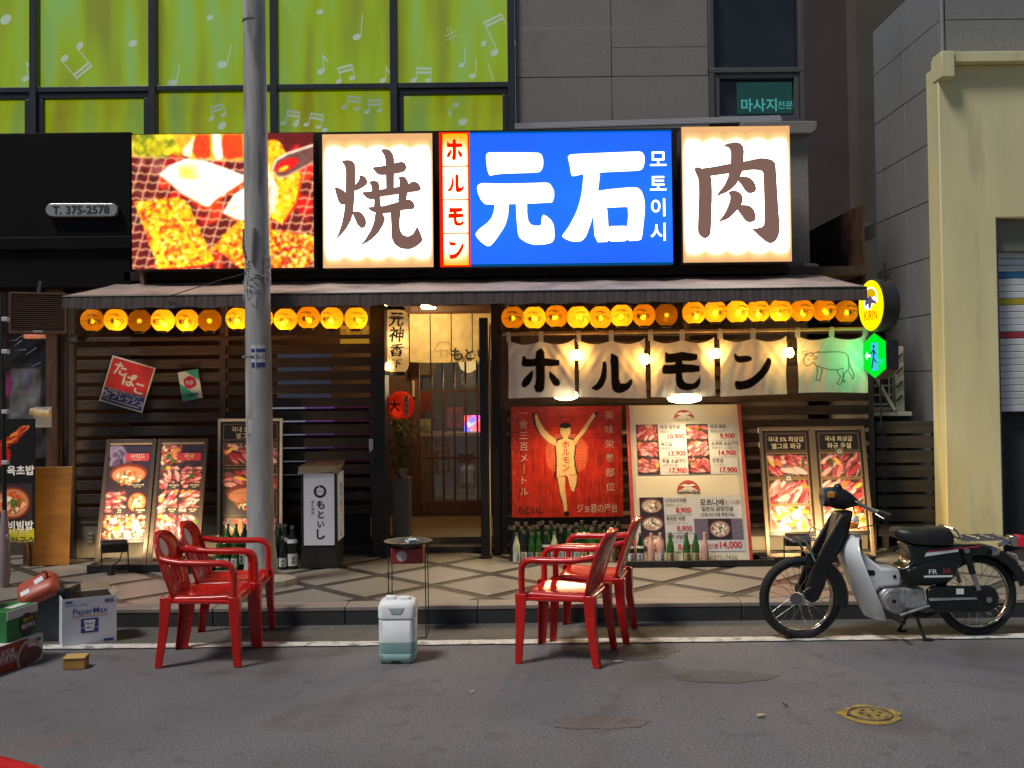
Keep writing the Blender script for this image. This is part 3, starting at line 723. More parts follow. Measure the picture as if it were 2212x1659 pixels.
# low plinth behind the boards
beige = M('beige_steel', (.28, .24, .18), .5, var=(5, .2), dirt=((.14, .11, .08), 3, .55, .6))
for (nm, a, b, lab) in (('kick_panel', 160, 600, 'beige metal kick panel with small grilles behind the tilted menu boards'), ('kick_panel', 1600, 1876, 'beige metal kick panel behind the pair of wagyu boards')):
    q = rect(a, 1095, b, 1195, DS)
    K = MB().box(q[0], q[1], DS + .02, DS + .06, ZW + .002, .6).build(nm, beige, base=(q[0], DS + .04, ZW), bevel=.004); tag(K, lab, 'panel')
    mb = MB()
    for k in range(10):
        xx = q[0] + .12 + k * (q[1] - q[0] - .3) / 9
        for j in range(3): mb.box(xx, xx + .05, DS + .012, DS + .022, .28 + j * .035, .30 + j * .035)
    mb.build('grille', M('grille_cream', (.5, .45, .32), .5), K)
    MB().box(q[0] + .05, q[1] - .05, DS + .008, DS + .02, .46, .54).build('ledge', beige, K, bevel=.003)
# black vertical posts around the doorway
D = thing('entrance_door', 'glazed wooden lattice door at the back of the entrance', 'door', (at(960, 1110, 12).x, 12, .25))
dw = M('door_wood', (.09, .04, .022), .45, var=(6, .35), stretch=(10, 10, 1))
q = rect(888, 660, 1075, 1112, 12)
fr = MB(); fr.box(q[0], q[0] + .10, 11.97, 12.03, .25, q[3]); fr.box(q[1] - .1, q[1], 11.97, 12.03, .25, q[3]); fr.box(q[0] + .1, q[1] - .1, 11.97, 12.03, .25, .42); fr.box(q[0] + .1, q[1] - .1, 11.97, 12.03, q[3] - .12, q[3])
fr.build('frame', dw, D, bevel=.005)
for k in range(5):
    xx = q[0] + .1 + (k + 1) * (q[1] - q[0] - .2) / 6; MB().box(xx - .011, xx + .011, 11.985, 12.005, .42, q[3] - .12).build('lattice_bar', dw, D)
for yy in (845, 990): zz_ = at(960, yy, 12).z; MB().box(q[0] + .1, q[1] - .1, 11.98, 11.9845, zz_ - .012, zz_ + .012).build('lattice_bar', dw, D)
MB().box(q[0] + .1, q[1] - .1, 12.012, 12.016, .42, q[3] - .12).build('pane', MGLASS('door_glass', clear=.93), D)
mb = MB(); c = at(893, 838, 11.95); mb.box(c.x - .01, c.x + .015, 11.93, 11.965, c.z - .1, c.z + .08); mb.build('handle', M('pale_handle', (.5, .42, .3), .4), D, bevel=.004)
mb = MB(); mb.box(xl + .02, q[0] - .002, 12.0, 12.06, .25, 2.72); mb.box(q[1] + .002, at(1085, 900, 10.1).x + .4, 12.0, 12.06, .25, 2.72); mb.build('side_panel', wood_in, D)
def dpost(px0, px1, py0, D0, lab, depth=.12):
    q = rect(px0, py0, px1, 1195, D0)
    P = thing('door_post', lab, 'post', ((q[0] + q[1]) / 2, D0, ZW))
    MB().box(q[0], q[1], D0, D0 + depth, ZW + .001, q[3]).build('shaft', black_metal, P, bevel=.006)
    MB().box(q[0] - .02, q[1] + .02, D0 - .02, D0 + depth + .02, ZW, ZW + .02).build('base_plate', black_metal, P, bevel=.003)
    return P
dpost(801, 832, 655, 9.9, 'black post on the planter side of the doorway', .35)
P2 = dpost(1037, 1056, 686, 9.75, 'black free-standing post on the banner side of the doorway')
mb = MB(); q = rect(1057, 760, 1062, 1190, 9.8); mb.tube([(q[0], 9.82, ZW), (q[0], 9.82, at(1060, 840, 9.8).z), (q[0] + .02, 9.84, at(1060, 700, 9.8).z)], .009, 6); mb.build('hose', M('pale_hose', (.42, .36, .26), .5), P2, smooth=60)
MB().box(at(1062, 900, 9.9).x, at(1081, 900, 9.9).x, 9.96, 10.06, ZW, 2.62).build('jamb', black_metal, P2, bevel=.005)
c = at(803, 960, 9.88); mb = MB(); mb.box(c.x - .025, c.x + .012, 9.875, 9.9, c.z - .05, c.z + .05); mb.tube([(c.x - .01, 9.87, c.z + .03), (c.x - .012, 9.865, c.z - .07)], .008, 6)
L_ = mb.build('door_lock', M('chrome', (.6, .6, .6), .2, 1.0), base=(c.x, 9.88, c.z)); tag(L_, 'small chrome lock with hanging key on the black door post', 'lock')
mb = MB(); mb.box(at(600, 800, 10.1).x, at(715, 800, 10.1).x, 10.08, 10.09, at(650, 862, 10.1).z, at(650, 765, 10.1).z)
WN = mb.build('window_pane', M('blue_grey_glass', (.03, .032, .045), .15, emit=(.05, .055, .09), es=.35), base=(at(650, 862, 10.1).x, 10.09, at(650, 862, 10.1).z)); tag(WN, 'dim blue-grey window pane behind the dark slats by the door', 'window')  # weak emission paints reflected light into the glass
# added black sheet behind the second bay; painted glowing strips stand for lit gaps
MB().box(at(585, 900, 10.2).x, at(800, 900, 10.2).x, 10.14, 10.16, .2, at(700, 870, 10.2).z).build('backing', M('added_black_sheet', (.01, .009, .01), .6), SL)
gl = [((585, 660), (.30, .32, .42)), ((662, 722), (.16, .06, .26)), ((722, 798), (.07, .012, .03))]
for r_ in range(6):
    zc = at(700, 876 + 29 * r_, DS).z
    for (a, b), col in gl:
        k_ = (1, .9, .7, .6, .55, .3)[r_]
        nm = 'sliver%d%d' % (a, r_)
        MB().box(at(a, 900, 10.13).x, at(b, 900, 10.13).x, 10.12, 10.13, zc - .03, zc + .02).build('gap_glow', MGLOW(nm, tuple(x * k_ for x in col), .45), SL)
# amber advert seen above the second bay
q = rect(735, 703, 797, 742, 10.1); AD = MB().box(q[0], q[1], 10.1, 10.11, q[2], q[3]).build('amber_poster', M('amber_paper', (.45, .25, .04), .6, emit=(.5, .25, .02), es=.5), base=(q[0], 10.1, q[2])); tag(AD, 'amber paper notice behind the yellow lanterns beside the door post', 'poster')
mb = MB(); c = at(762, 716, 10.09); mb.text('이벤트 행복심 1호', c.x, 10.096, c.z, .05, .01); mb.build('lettering', M('amber_ink', (.2, .1, .02), .6), AD)

# ------------------------------------------------------------------ awning
AW = thing('awning', 'long dark fabric awning with ribbed valance under the illuminated signs', 'awning', (-.3, 9.4, 2.4))
fabric = M('brown_grey_canvas', (.31, .235, .20), .75, var=(4, .25), dirt=((.12, .10, .09), 2.5, .55, .6), bump=(120, .2))
val_m = M('valance_canvas', (.085, .065, .058), .8, var=(9, .35), stretch=(7, 1, .6), bump=(60, .3))
xa, xb = -3.69, at(1872, 630, 8.75).x
YF, YB, ZF, ZB = 8.75, 10.1, at(1106, 628, 8.75).z, at(1106, 600, 10.1).z
mb = MB(); n = 48
rowv = []
for j, t in enumerate((0, .33, .66, 1)):
    for i in range(n + 1):
        x = xa + (xb - xa) * i / n
        sag = -.012 * math.sin(math.pi * t) * (.5 + .5 * math.cos(i * 1.05)) + .004 * math.sin(i * 2.1 + j)
        rowv.append((x, YF + (YB - YF) * t, ZF + (ZB - ZF) * t + sag))
nv = len(rowv); rowv += [(a, b, c - .006) for a, b, c in rowv]
fs = []
for j in range(3):
    for i in range(n):
        a = j * (n + 1) + i; fs.append((a, a + 1, a + n + 2, a + n + 1)); fs.append((nv + a, nv + a + n + 1, nv + a + n + 2, nv + a + 1))
mb.add(rowv, fs); mb.build('canopy', fabric, AW, smooth=60)
mb = MB(); m_ = 420; vz = at(1106, 657, 8.75).z
vs = []
for i in range(m_ + 1):
    x = xa + (xb - xa) * i / m_; d = .006 * math.sin(i * 1.9) + .004 * math.sin(i * .73)
    vs += [(x, YF - .012, ZF - .005), (x, YF - .02 + d, vz + .006 * math.sin(i * .31))]
nv = len(vs); vs += [(a, b + .005, c) for a, b, c in vs]
fs = []
for i in range(m_):
    a = 2 * i; fs += [(a, a + 1, a + 3, a + 2), (nv + a, nv + a + 2, nv + a + 3, nv + a + 1)]
mb.add(vs, fs); mb.build('valance', val_m, AW, smooth=60)
mb = MB(); mb.tube([(xa, YF, ZF - .012), (xb, YF, ZF - .012)], .016, 8)
mb.build('front_bar', black_metal, AW, smooth=60)
for xx in (xa + .01, -1.2, 1.3, xb - .01):
    MB().beam((xx, YF + .02, ZF - .03), (xx, YB - .02, ZB - .05), .03, .03).build('arm', black_metal, AW)
for sgn, xx in ((-1, xa), (1, xb)):
    MB().add([(xx, YF, ZF), (xx, YB, ZB), (xx, YB, ZB - .25), (xx, YF, vz)], [(0, 1, 2, 3)]).build('side_flap', val_m, AW)
sof = MB().box(xa + .05, xb - .05, DS - .06, DS + .04, 2.62, ZB - .03).build('soffit', M('soffit_brown', (.06, .035, .028), .7, var=(6, .3), stretch=(12, 1, 1)), AW)

# ------------------------------------------------------------------ illuminated signs
def zp(zx, zy, ox, oy, sc): return ((ox + zx / sc) / 1.82278, (oy + zy / sc) / 1.82278)
def strokes(parent, name, polys, tf, D0, mat, dep=.02, step=.0006, bevel=0.0):
    for i, pl in enumerate(polys):
        mb = MB(); pts = [at(*tf(x, y), D0) for x, y in smooth_poly(pl)]
        mb.prism([(p.x, p.z) for p in pts], D0 - dep - step * i, D0 - .001)
        mb.build(name, mat, parent)
def smooth_poly(p, it=1):
    """round corners gently: one pass of corner cutting that keeps long edges"""
    out = []; n = len(p)
    for i in range(n):
        a, b, c = Vector(p[i - 1]), Vector(p[i]), Vector(p[(i + 1) % n])
        out.append(tuple(b + (a - b) * .18)); out.append(tuple(b + (c - b) * .18))
    return out
DF = 9.6
def sign_box(name, label, x0, y0, x1, y1, dep=.28):
    q = rect(x0, y0, x1, y1, DF)
    S = thing(name, label, 'illuminated sign', ((q[0] + q[1]) / 2, DF + dep / 2, q[2]))
    MB().box(q[0], q[1], DF + .004, DF + dep, q[2], q[3]).build('cabinet', M('sign_cabinet', (.10, .08, .07), .5), S, bevel=.006)
    return S, q
def lamp_canvas(w, h, cen, edge, power=5.0, nt=5, res=.012):
    c = Cv(w, h, res); X, Y = c.X, c.Y
    v = np.zeros(X.shape)
    for k in range(nt):                                   # upright tubes behind the acrylic
        cx = w * (k + .5) / nt
        d = np.hypot((X - cx) / (w / nt * .9), np.maximum(0, np.maximum(.20 * h - Y, Y - (h - .17 * h))) / (.14 * h))
        v = np.maximum(v, np.exp(-d ** 2 * .9))
    ed = np.minimum(np.minimum(X, w - X) / .035, 1) * np.minimum(np.minimum(Y, h - Y) / .03, 1)
    v = np.clip(v * 1.08, 0, 1) * (.45 + .55 * np.clip(ed, 0, 1))
    st = [0, .30, .52, .74, 1.0]; kc = [edge, edge, (.95, .62, .22), tuple(1.25 * q for q in cen), tuple(power * q for q in cen)]
    c.a = np.stack([np.interp(v, st, [k[i] for k in kc]) for i in range(3)], -1)
    return c
backlit = MPRINT('backlit_acrylic', .25, 1.0)
char_m = M('brown_acrylic_letter', (.16, .085, .062), .45, emit=(.30, .165, .13), es=.40)
def face(S, q, c, name='face'):
    return c.sheet(name, backlit, S, fn=lambda x, y: (q[0] + x, DF, q[3] - y))

YAKI = [[(200, 320), (230, 312), (270, 308), (305, 318), (328, 345), (332, 400), (330, 540), (325, 600), (322, 680), (310, 800), (290, 870), (250, 940), (200, 1000), (140, 1058), (170, 1000), (205, 900), (225, 800), (235, 720), (240, 600), (243, 420), (235, 370)],
 [(135, 558), (170, 565), (205, 580), (240, 605), (240, 720), (195, 725), (170, 690), (150, 620)], [(362, 455), (395, 452), (425, 468), (445, 510), (432, 540), (390, 570), (325, 600), (325, 545), (355, 510), (368, 480)],
 [(310, 785), (355, 783), (395, 800), (425, 850), (432, 895), (415, 935), (385, 942), (355, 920), (335, 880), (308, 815)], [(565, 215), (610, 210), (650, 222), (680, 255), (692, 310), (690, 440), (688, 560), (690, 600), (615, 610), (612, 440), (612, 340), (600, 275)],
 [(482, 378), (560, 368), (640, 355), (710, 335), (760, 323), (795, 340), (806, 378), (790, 415), (740, 432), (640, 445), (570, 452), (530, 440), (505, 410)],
 [(388, 608), (470, 600), (560, 582), (720, 560), (820, 535), (850, 512), (890, 508), (925, 535), (942, 575), (925, 598), (810, 612), (720, 628), (560, 650), (480, 678), (440, 665), (410, 640)],
 [(455, 510), (500, 500), (540, 508), (555, 540), (552, 600), (562, 680), (570, 760), (500, 760), (505, 680), (485, 620), (480, 560)], [(728, 465), (770, 458), (800, 475), (822, 515), (815, 600), (800, 690), (720, 700), (735, 610), (740, 520)],
 [(438, 748), (500, 742), (600, 735), (700, 705), (770, 682), (830, 675), (868, 695), (884, 740), (870, 765), (780, 772), (700, 790), (580, 808), (510, 798), (470, 780)],
 [(515, 790), (580, 800), (608, 850), (590, 910), (540, 990), (470, 1055), (370, 1105), (420, 1050), (470, 970), (505, 880)],
 [(655, 780), (755, 765), (740, 880), (745, 960), (775, 1005), (820, 1018), (865, 995), (895, 935), (900, 915), (925, 965), (955, 1040), (945, 1070), (890, 1115), (820, 1138), (750, 1130), (690, 1090), (665, 1030), (662, 900)]]
NIKU = [[(800, 258), (850, 240), (920, 226), (975, 238), (1005, 270), (1018, 320), (1012, 430), (1000, 540), (975, 600), (940, 680), (880, 740), (820, 775), (715, 818), (740, 770), (800, 700), (840, 620), (860, 540), (872, 460), (875, 340), (860, 290)],
 [(475, 520), (490, 498), (520, 495), (560, 512), (580, 560), (665, 590), (672, 800), (660, 1150), (655, 1220), (630, 1260), (590, 1273), (545, 1250), (513, 1200), (520, 1000), (528, 760), (520, 620), (495, 570)],
 [(540, 514), (700, 490), (860, 460), (1010, 437), (1110, 415), (1190, 397), (1240, 400), (1330, 420), (1360, 460), (1368, 570), (1230, 570), (1210, 535), (1120, 525), (1000, 540), (850, 565), (665, 595), (560, 590)],
 [(1225, 545), (1368, 530), (1375, 700), (1395, 1000), (1408, 1140), (1395, 1240), (1360, 1305), (1310, 1328), (1260, 1310), (1180, 1245), (1095, 1162), (1160, 1160), (1215, 1145), (1238, 1120), (1238, 900), (1232, 700)],
 [(970, 600), (1020, 598), (1080, 612), (1130, 660), (1152, 730), (1140, 770), (1080, 785), (1030, 755), (990, 690), (955, 650)], [(845, 765), (900, 748), (950, 760), (990, 790), (1008, 850), (985, 920), (940, 970), (850, 1060), (715, 1105), (770, 1050), (820, 980), (860, 880), (870, 820)],
 [(960, 905), (1040, 910), (1090, 925), (1130, 970), (1148, 1040), (1140, 1080), (1080, 1102), (1030, 1080), (995, 1030), (945, 960)]]
MOTO = [[(455, 270), (465, 245), (490, 236), (935, 238), (970, 255), (985, 300), (985, 360), (970, 400), (940, 422), (620, 432), (540, 440), (495, 452), (480, 435), (465, 380)],
 [(372, 560), (385, 535), (420, 520), (620, 528), (900, 520), (1025, 516), (1055, 535), (1085, 590), (1087, 640), (1072, 695), (1060, 700), (840, 710), (540, 718), (450, 718), (410, 680), (380, 610)],
 [(540, 700), (668, 695), (660, 820), (630, 920), (550, 1040), (500, 1098), (470, 1106), (420, 1075), (365, 1015), (360, 985), (400, 940), (470, 890), (510, 840), (530, 780)],
 [(733, 695), (835, 695), (835, 800), (845, 870), (870, 905), (905, 917), (968, 915), (972, 840), (985, 815), (1010, 822), (1060, 865), (1085, 915), (1090, 1030), (1070, 1070), (1000, 1088), (900, 1092), (830, 1070), (770, 1030), (752, 990), (740, 850)],
 [(1210, 258), (1330, 250), (1870, 228), (1905, 238), (1922, 270), (1924, 330), (1905, 390), (1870, 405), (1515, 420), (1360, 435), (1260, 458), (1245, 440), (1235, 370)],
 [(1362, 420), (1515, 410), (1492, 590), (1470, 700), (1445, 780), (1440, 850), (1385, 1010), (1345, 1055), (1290, 1065), (1230, 1055), (1170, 1025), (1162, 1005), (1220, 930), (1290, 800), (1330, 680), (1350, 560)],
 [(1440, 602), (1600, 578), (1780, 562), (1860, 562), (1900, 600), (1925, 690), (1925, 765), (1768, 738), (1575, 748), (1430, 770)], [(1440, 735), (1575, 735), (1588, 922), (1595, 930), (1600, 1063), (1468, 1068)],
 [(1768, 725), (1925, 725), (1925, 790), (1903, 1000), (1890, 1050), (1760, 1057), (1762, 918), (1775, 830)], [(1575, 921), (1780, 917), (1780, 1056), (1580, 1063)]]
tf4 = lambda x, y: zp(x, y, 1260, 500, 2.353)
tf5 = lambda x, y: zp(x, y, 1720, 500, 2.353)
tf6 = lambda x, y: zp(x, y, 2560, 480, 2.766)
S, q = sign_box('sign_box', 'glowing white sign with a brown brushed 焼 character', 697, 289, 935, 578)
face(S, q, lamp_canvas(q[1] - q[0], q[3] - q[2], (1, .98, .93), (.72, .38, .15), 6.5)); strokes(S, 'character_stroke', YAKI, tf4, DF, char_m, .025)
S, q = sign_box('sign_box', 'glowing white sign with a brown brushed 肉 character beside the stone pilaster', 1474, 273, 1708, 566)
face(S, q, lamp_canvas(q[1] - q[0], q[3] - q[2], (1, .98, .93), (.72, .38, .15), 6.5)); strokes(S, 'character_stroke', NIKU, tf6, DF, char_m, .025)
# blue sign
S, q = sign_box('sign_box', 'wide blue backlit sign with white 元石 characters and a red and yellow side strip', 950, 283, 1452, 574)
xs_ = at(1014, 430, DF).x
w_, h_ = q[1] - xs_, q[3] - q[2]
cv = Cv(w_, h_, .02); cv.a[:] = (.0, .125, .9)
cv.noise(.12, .35, 4); cv.a[..., 1] *= (.75 + .5 * np.exp(-((cv.Y - h_ * .55) / (h_ * .35)) ** 2))
cv.sheet('face', backlit, S, fn=lambda x, y: (xs_ + x, DF, q[3] - y))
cv = lamp_canvas(xs_ - q[0], h_, (1, .9, .62), (.95, .42, .0), 2.2, 1); cv.a[..., 2] *= .75
cv.sheet('face', backlit, S, fn=lambda x, y: (q[0] + x, DF + .0005, q[3] - y))
white_lit = MGLOW('white_backlit', (1, 1, 1), 2.2)
strokes(S, 'character_stroke', MOTO, tf5, DF, white_lit, .004, .0004)
red_lit = MGLOW('red_backlit', (1, .01, .0), .95)
mb = MB()
mb.box(q[0] - .002, q[0] + .03, DF - .006, DF + .01, q[2], q[3]); mb.box(xs_ - .01, xs_ + .006, DF - .006, DF - .001, q[2], q[3]); mb.box(q[0] + .03, xs_ - .01, DF - .006, DF - .001, q[3] - .014, q[3]); mb.box(q[0] + .03, xs_ - .01, DF - .006, DF - .001, q[2], q[2] + .014)
for yy in (364, 675, 985):
    zz_ = at(*tf5(170, yy), DF).z; mb.box(q[0] + .03, xs_ - .01, DF - .0045, DF - .002, zz_ - .005, zz_ + .005)
mb.build('red_border', red_lit, S)
for a, b in ((q[2] - .001, q[2] + .02), (q[3] - .012, q[3] + .001)): MB().box(xs_ + .006, q[1], DF - .004, DF + .01, a, b).build('blue_border', MGLOW('teal_border', (.0, .12, .35), .5), S)
KHO = [[(205, 612), (220, 612), (235, 628), (238, 700), (240, 800), (235, 880), (215, 902), (180, 900), (165, 860), (178, 845), (180, 780), (178, 625)], [(95, 645), (110, 648), (120, 672), (330, 672), (337, 690), (330, 722), (100, 726), (86, 710), (88, 680)],
       [(150, 755), (165, 752), (160, 800), (140, 845), (110, 868), (88, 860), (86, 835), (105, 800)], [(265, 755), (300, 780), (335, 820), (340, 845), (320, 862), (290, 850), (265, 800)]]
KRU = [[(612, 690), (630, 688), (638, 720), (635, 800), (610, 860), (570, 890), (530, 872), (570, 840), (595, 790), (605, 740)], [(660, 642), (690, 646), (715, 660), (715, 832), (760, 835), (800, 795), (802, 832), (780, 870), (730, 898), (690, 898), (665, 870)]]
KMO = [[(1015, 618), (1030, 622), (1040, 632), (1215, 630), (1226, 640), (1222, 680), (1035, 697), (1012, 690)], [(1000, 715), (1015, 705), (1240, 708), (1242, 742), (1235, 757), (1000, 774), (992, 745)],
       [(1080, 670), (1130, 670), (1128, 800), (1150, 830), (1200, 835), (1235, 800), (1240, 768), (1246, 830), (1225, 865), (1170, 880), (1115, 872), (1085, 838)]]
KNN = [[(1460, 635), (1475, 630), (1490, 648), (1550, 650), (1580, 668), (1575, 692), (1500, 698), (1470, 682)], [(1680, 660), (1702, 668), (1708, 698), (1690, 748), (1640, 815), (1575, 868), (1500, 880), (1475, 870), (1468, 838), (1474, 815), (1520, 822), (1580, 800), (1630, 750), (1660, 700)]]
def fit(polys, box):
    xs_ = [p[0] for q in polys for p in q]; ys_ = [p[1] for q in polys for p in q]; a0, a1, b0, b1 = min(xs_), max(xs_), min(ys_), max(ys_)
    return [[(box[0] + (x - a0) / (a1 - a0) * (box[2] - box[0]), box[1] + (y - b0) / (b1 - b0) * (box[3] - box[1])) for x, y in q] for q in polys]
for K_, bx_ in ((KHO, (92, 113, 238, 308)), (KRU, (95, 436, 252, 606)), (KMO, (104, 742, 250, 918)), (KNN, (112, 1055, 250, 1224))):
    strokes(S, 'character_stroke', fit(K_, bx_), tf5, DF, red_lit, .005, .0004)
mb = MB()
for ch, yy, h_ in (('모', 295, 150), ('토', 522, 150), ('이', 745, 165), ('시', 972, 165)):
    c = at(*tf5(2050, yy), DF); mb.text(ch, c.x, DF - .003, c.z, .175, .012)
mb.build('lettering', white_lit, S)
# photo sign
S, q = sign_box('sign_box', 'backlit photograph sign of meat sizzling on a wire grill', 285, 289, 677, 580)
w_, h_ = q[1] - q[0], q[3] - q[2]
cv = Cv(w_, h_, .0075, (.5, .03, .03)); kx_, ky_ = w_ / 2050, h_ / 1520
def Z(x, y): return ((x - 50) * kx_, (y - 70) * ky_)
def ZP(pts): return [Z(*p) for p in pts]
g = random.Random(11)
for k in range(70):
    x, y = Z(g.uniform(50, 2100), g.uniform(250, 1590)); cv.ell(x, y, g.uniform(.03, .12), g.uniform(.02, .08), g.choice([(.55, .32, .30), (.95, .1, .02), (.35, .2, .22), (.8, .02, .02), (.95, .35, .05), (.7, .45, .42)]), g.random() * 3, al=.75, soft=.7)
for k in range(90):
    x, y = Z(g.uniform(50, 560), g.uniform(70, 300)); cv.ell(x, y, .05, .035, g.choice([(.75, .7, .05), (.9, .85, .1), (.5, .55, .08), (.98, .9, .3)]), g.random() * 3, al=.7, soft=.5)
cv.poly(ZP([(500, 70), (1320, 70), (1320, 380), (980, 380), (740, 350), (620, 300)]), (.98, .75, .25))
for (a, b) in ((740, 930), (1050, 1300)): cv.poly(ZP([(a + 40, 80), (b, 80), (b + 10, 330), (a + 60, 370), (a - 20, 250)]), (.95, .38, .06))
cv.poly(ZP([(960, 70), (1050, 70), (1080, 330), (1020, 385), (970, 280)]), (1, .98, .92)); cv.poly(ZP([(620, 250), (760, 90), (720, 330), (640, 310)]), (1, .95, .8))
for i in range(-3, 18):      # wire grill
    pts = [Z(60 + i * 135 + (1590 - y) * .30, y + 0 * i) for y in range(340, 1600, 40)]
    cv.line([(a + .004 * math.sin(j * 2.3), b) for j, (a, b) in enumerate(pts)], .011, (.92, .72, .6))
for j in range(14):
    y = 370 + j * 95
    cv.line([Z(x, y + 10 * math.sin(x * .06 + j) + (x - 1000) * .06) for x in range(40, 2120, 30)], .010, (.95, .78, .62))
def slab(pts, base, specks, n, seed, rim=None):
    if rim: cv.poly([(a + .012, b + .022) for a, b in ZP(pts)], rim)
    cv.poly(ZP(pts), base); gg = random.Random(seed)
    xs_ = [p[0] for p in pts]; ys_ = [p[1] for p in pts]
    def inside(x, y):
        r = False
        for i in range(len(pts)):
            (xa, ya), (xb, yb) = pts[i], pts[i - 1]
            if (ya > y) != (yb > y) and x < (xb - xa) * (y - ya) / (yb - ya) + xa: r = not r
        return r
    k = 0
    while k < n:
        x, y = gg.uniform(min(xs_), max(xs_)), gg.uniform(min(ys_), max(ys_))
        if inside(x, y):
            a, b = Z(x, y); cv.ell(a, b, gg.uniform(.008, .03), gg.uniform(.006, .02), gg.choice(specks), gg.random() * 3, al=.8, soft=.4)
        k += 1
Yl = [(1, .92, .1), (1, .75, .05), (.98, .55, .05), (1, .98, .6), (.9, .3, .04), (.98, .85, .05), (.75, .15, .03)]
slab([(1590, 150), (1700, 150), (1960, 560), (1900, 860), (1740, 1090), (1590, 1000)], (1, .8, .08), Yl[:4], 160, 4, (.9, .2, .03))
slab([(1580, 420), (1700, 700), (1660, 960), (1580, 990)], (1, .97, .85), [(1, 1, .9), (1, .95, .6)], 40, 5)
slab([(1080, 960), (1200, 760), (1330, 680), (1600, 640), (1600, 1050), (1230, 1040)], (1, .97, .88), [(1, .95, .7), (1, 1, 1)], 40, 6, (.95, .5, .05))
slab([(360, 520), (480, 420), (650, 350), (900, 380), (1310, 540), (1310, 610), (1000, 810), (920, 890), (870, 880), (600, 730), (480, 620)], (1, .98, .9), [(1, 1, .97), (1, .97, .75), (1, .99, .9)], 60, 2, (.95, .45, .04))
for k in range(14): a, b = Z(g.uniform(560, 780), g.uniform(430, 560)); cv.ell(a, b, .05, .03, (1, .93, .4), 0, al=.4, soft=.8)
slab([(70, 830), (560, 790), (690, 870), (830, 1200), (970, 1470), (900, 1540), (350, 1585), (180, 1100)], (.99, .78, .08), Yl, 900, 3, (.85, .12, .03))
slab([(960, 1370), (1100, 1200), (1240, 1060), (1330, 1080), (1620, 1060), (1600, 1590), (1280, 1590), (1100, 1440)], (.98, .7, .12), Yl, 380, 8, (.85, .12, .03))
slab([(1590, 1160), (1720, 1180), (2100, 1230), (2100, 1500), (2000, 1590), (1590, 1590)], (.95, .5, .08), Yl + [(.9, .1, .03), (.7, .06, .03), (1, .9, .6)], 520, 9)
cv.poly(ZP([(1640, 470), (1680, 380), (1800, 310), (2100, 200), (2100, 400), (1960, 470), (1780, 560), (1690, 560)]), (.55, .40, .37))
cv.line(ZP([(1640, 470), (1680, 375), (1800, 305), (2100, 210)]), .02, (.98, .88, .8)); cv.line(ZP([(1650, 500), (1700, 565), (1790, 560), (1970, 470), (2100, 400)]), .016, (.85, .7, .62))
cv.ell(*Z(1800, 430), .115, .05, (.92, .05, .02), -.42); cv.ell(*Z(1765, 470), .05, .02, (1, .8, .3), -.42)
cv.blur(2); cv.noise(.18, .03, 6); cv.a = cv.a ** 1.5 * 1.35
face(S, q, cv)
bk = MB(); c0 = at(315, 590, 9.9); bk.box(c0.x - .02, c0.x + .02, 9.8, 9.95, c0.z - .12, c0.z + .06); bk.build('bracket', M('rust_bracket', (.16, .07, .06), .7), S)

# ================================================================== LANTERNS
ORD = ['first', 'second', 'third', 'fourth', 'fifth', 'sixth', 'seventh', 'eighth', 'ninth', 'tenth', 'eleventh', 'twelfth']
paper_y = MPAPER('amber_lantern_paper', (.88, .41, .016), .6, fwd=.34)
ink = M('lantern_ink', (.045, .022, .004), .7)
ring_m = M('black_lantern_ring', (.012, .012, .012), .5)
LR, LH = .104, .104
def lan_pt(X, Z):
    r2 = LR * LR * max(0.0, 1 - (Z / (LH * 1.02)) ** 2 * .97)
    return (X, -math.sqrt(max(1e-6, r2 - X * X)) - .0014, Z)
def make_lantern(printed):
    o = thing('round_lantern', 'x', 'lantern', (0, 0, 0), local=True)
    prof = []
    for i in range(45):
        zz = -.91 + 1.82 * i / 44
        prof.append((LR * math.sqrt(1 - zz * zz) - (.0012 if i % 2 else 0), zz * LH))
    rings = [[(r * math.cos(2 * math.pi * k / 28), r * math.sin(2 * math.pi * k / 28), z) for k in range(28)] for r, z in prof]
    MB().loft(rings, cap=False).build('shade', paper_y, o, smooth=80)
    MB().lathe([(.040, -.112), (.046, -.110), (.046, -.094), (.040, -.092)], 20).build('bottom_ring', ring_m, o)
    MB().lathe([(.040, .092), (.046, .094), (.046, .106), (.040, .108)], 20).build('top_ring', ring_m, o)
    MB().tube([(-.04, 0, .105), (-.02, 0, .135), (0, 0, .15), (.02, 0, .135), (.04, 0, .105)], .002, 5).build('hanger', ring_m, o)
    if printed:
        mb = MB(); mb.text('一番搾り', 0, 0, -.012, .042, .03, fn=lan_pt, sx=.95); mb.build('lettering', ink, o)
        mb = MB()
        for a0, a1, rr in ((.5, 2.5, .052), (.7, 2.3, .043), (.6, 1.5, .034)):
            ps = [(rr * 1.2 * math.cos(a0 + (a1 - a0) * k / 8), .012 + rr * .75 * math.sin(a0 + (a1 - a0) * k / 8)) for k in range(9)]
            pts = [lan_pt(*p) for p in ps]; pt2 = [lan_pt(p[0] * .96, p[1] - .004) for p in ps]
            mb.add(pts + pt2, [(k, 9 + k, 10 + k, k + 1) for k in range(8)])
        for k in range(2):
            z = -.034 - k * .008; mb.add([lan_pt(-.035 + .008 * k, z), lan_pt(0, z), lan_pt(.035 - .008 * k, z), lan_pt(.035 - .008 * k, z - .0022), lan_pt(0, z - .0022), lan_pt(-.035 + .008 * k, z - .0022)], [(0, 5, 4, 1), (1, 4, 3, 2)])
        mb.add([lan_pt(0, -.049), lan_pt(-.006, -.058), lan_pt(.006, -.058)], [(0, 1, 2)])
        mb.build('emblem', ink, o)
    return o
LP, LB = make_lantern(True), make_lantern(False)
usedP = usedB = False
DL = 9.5
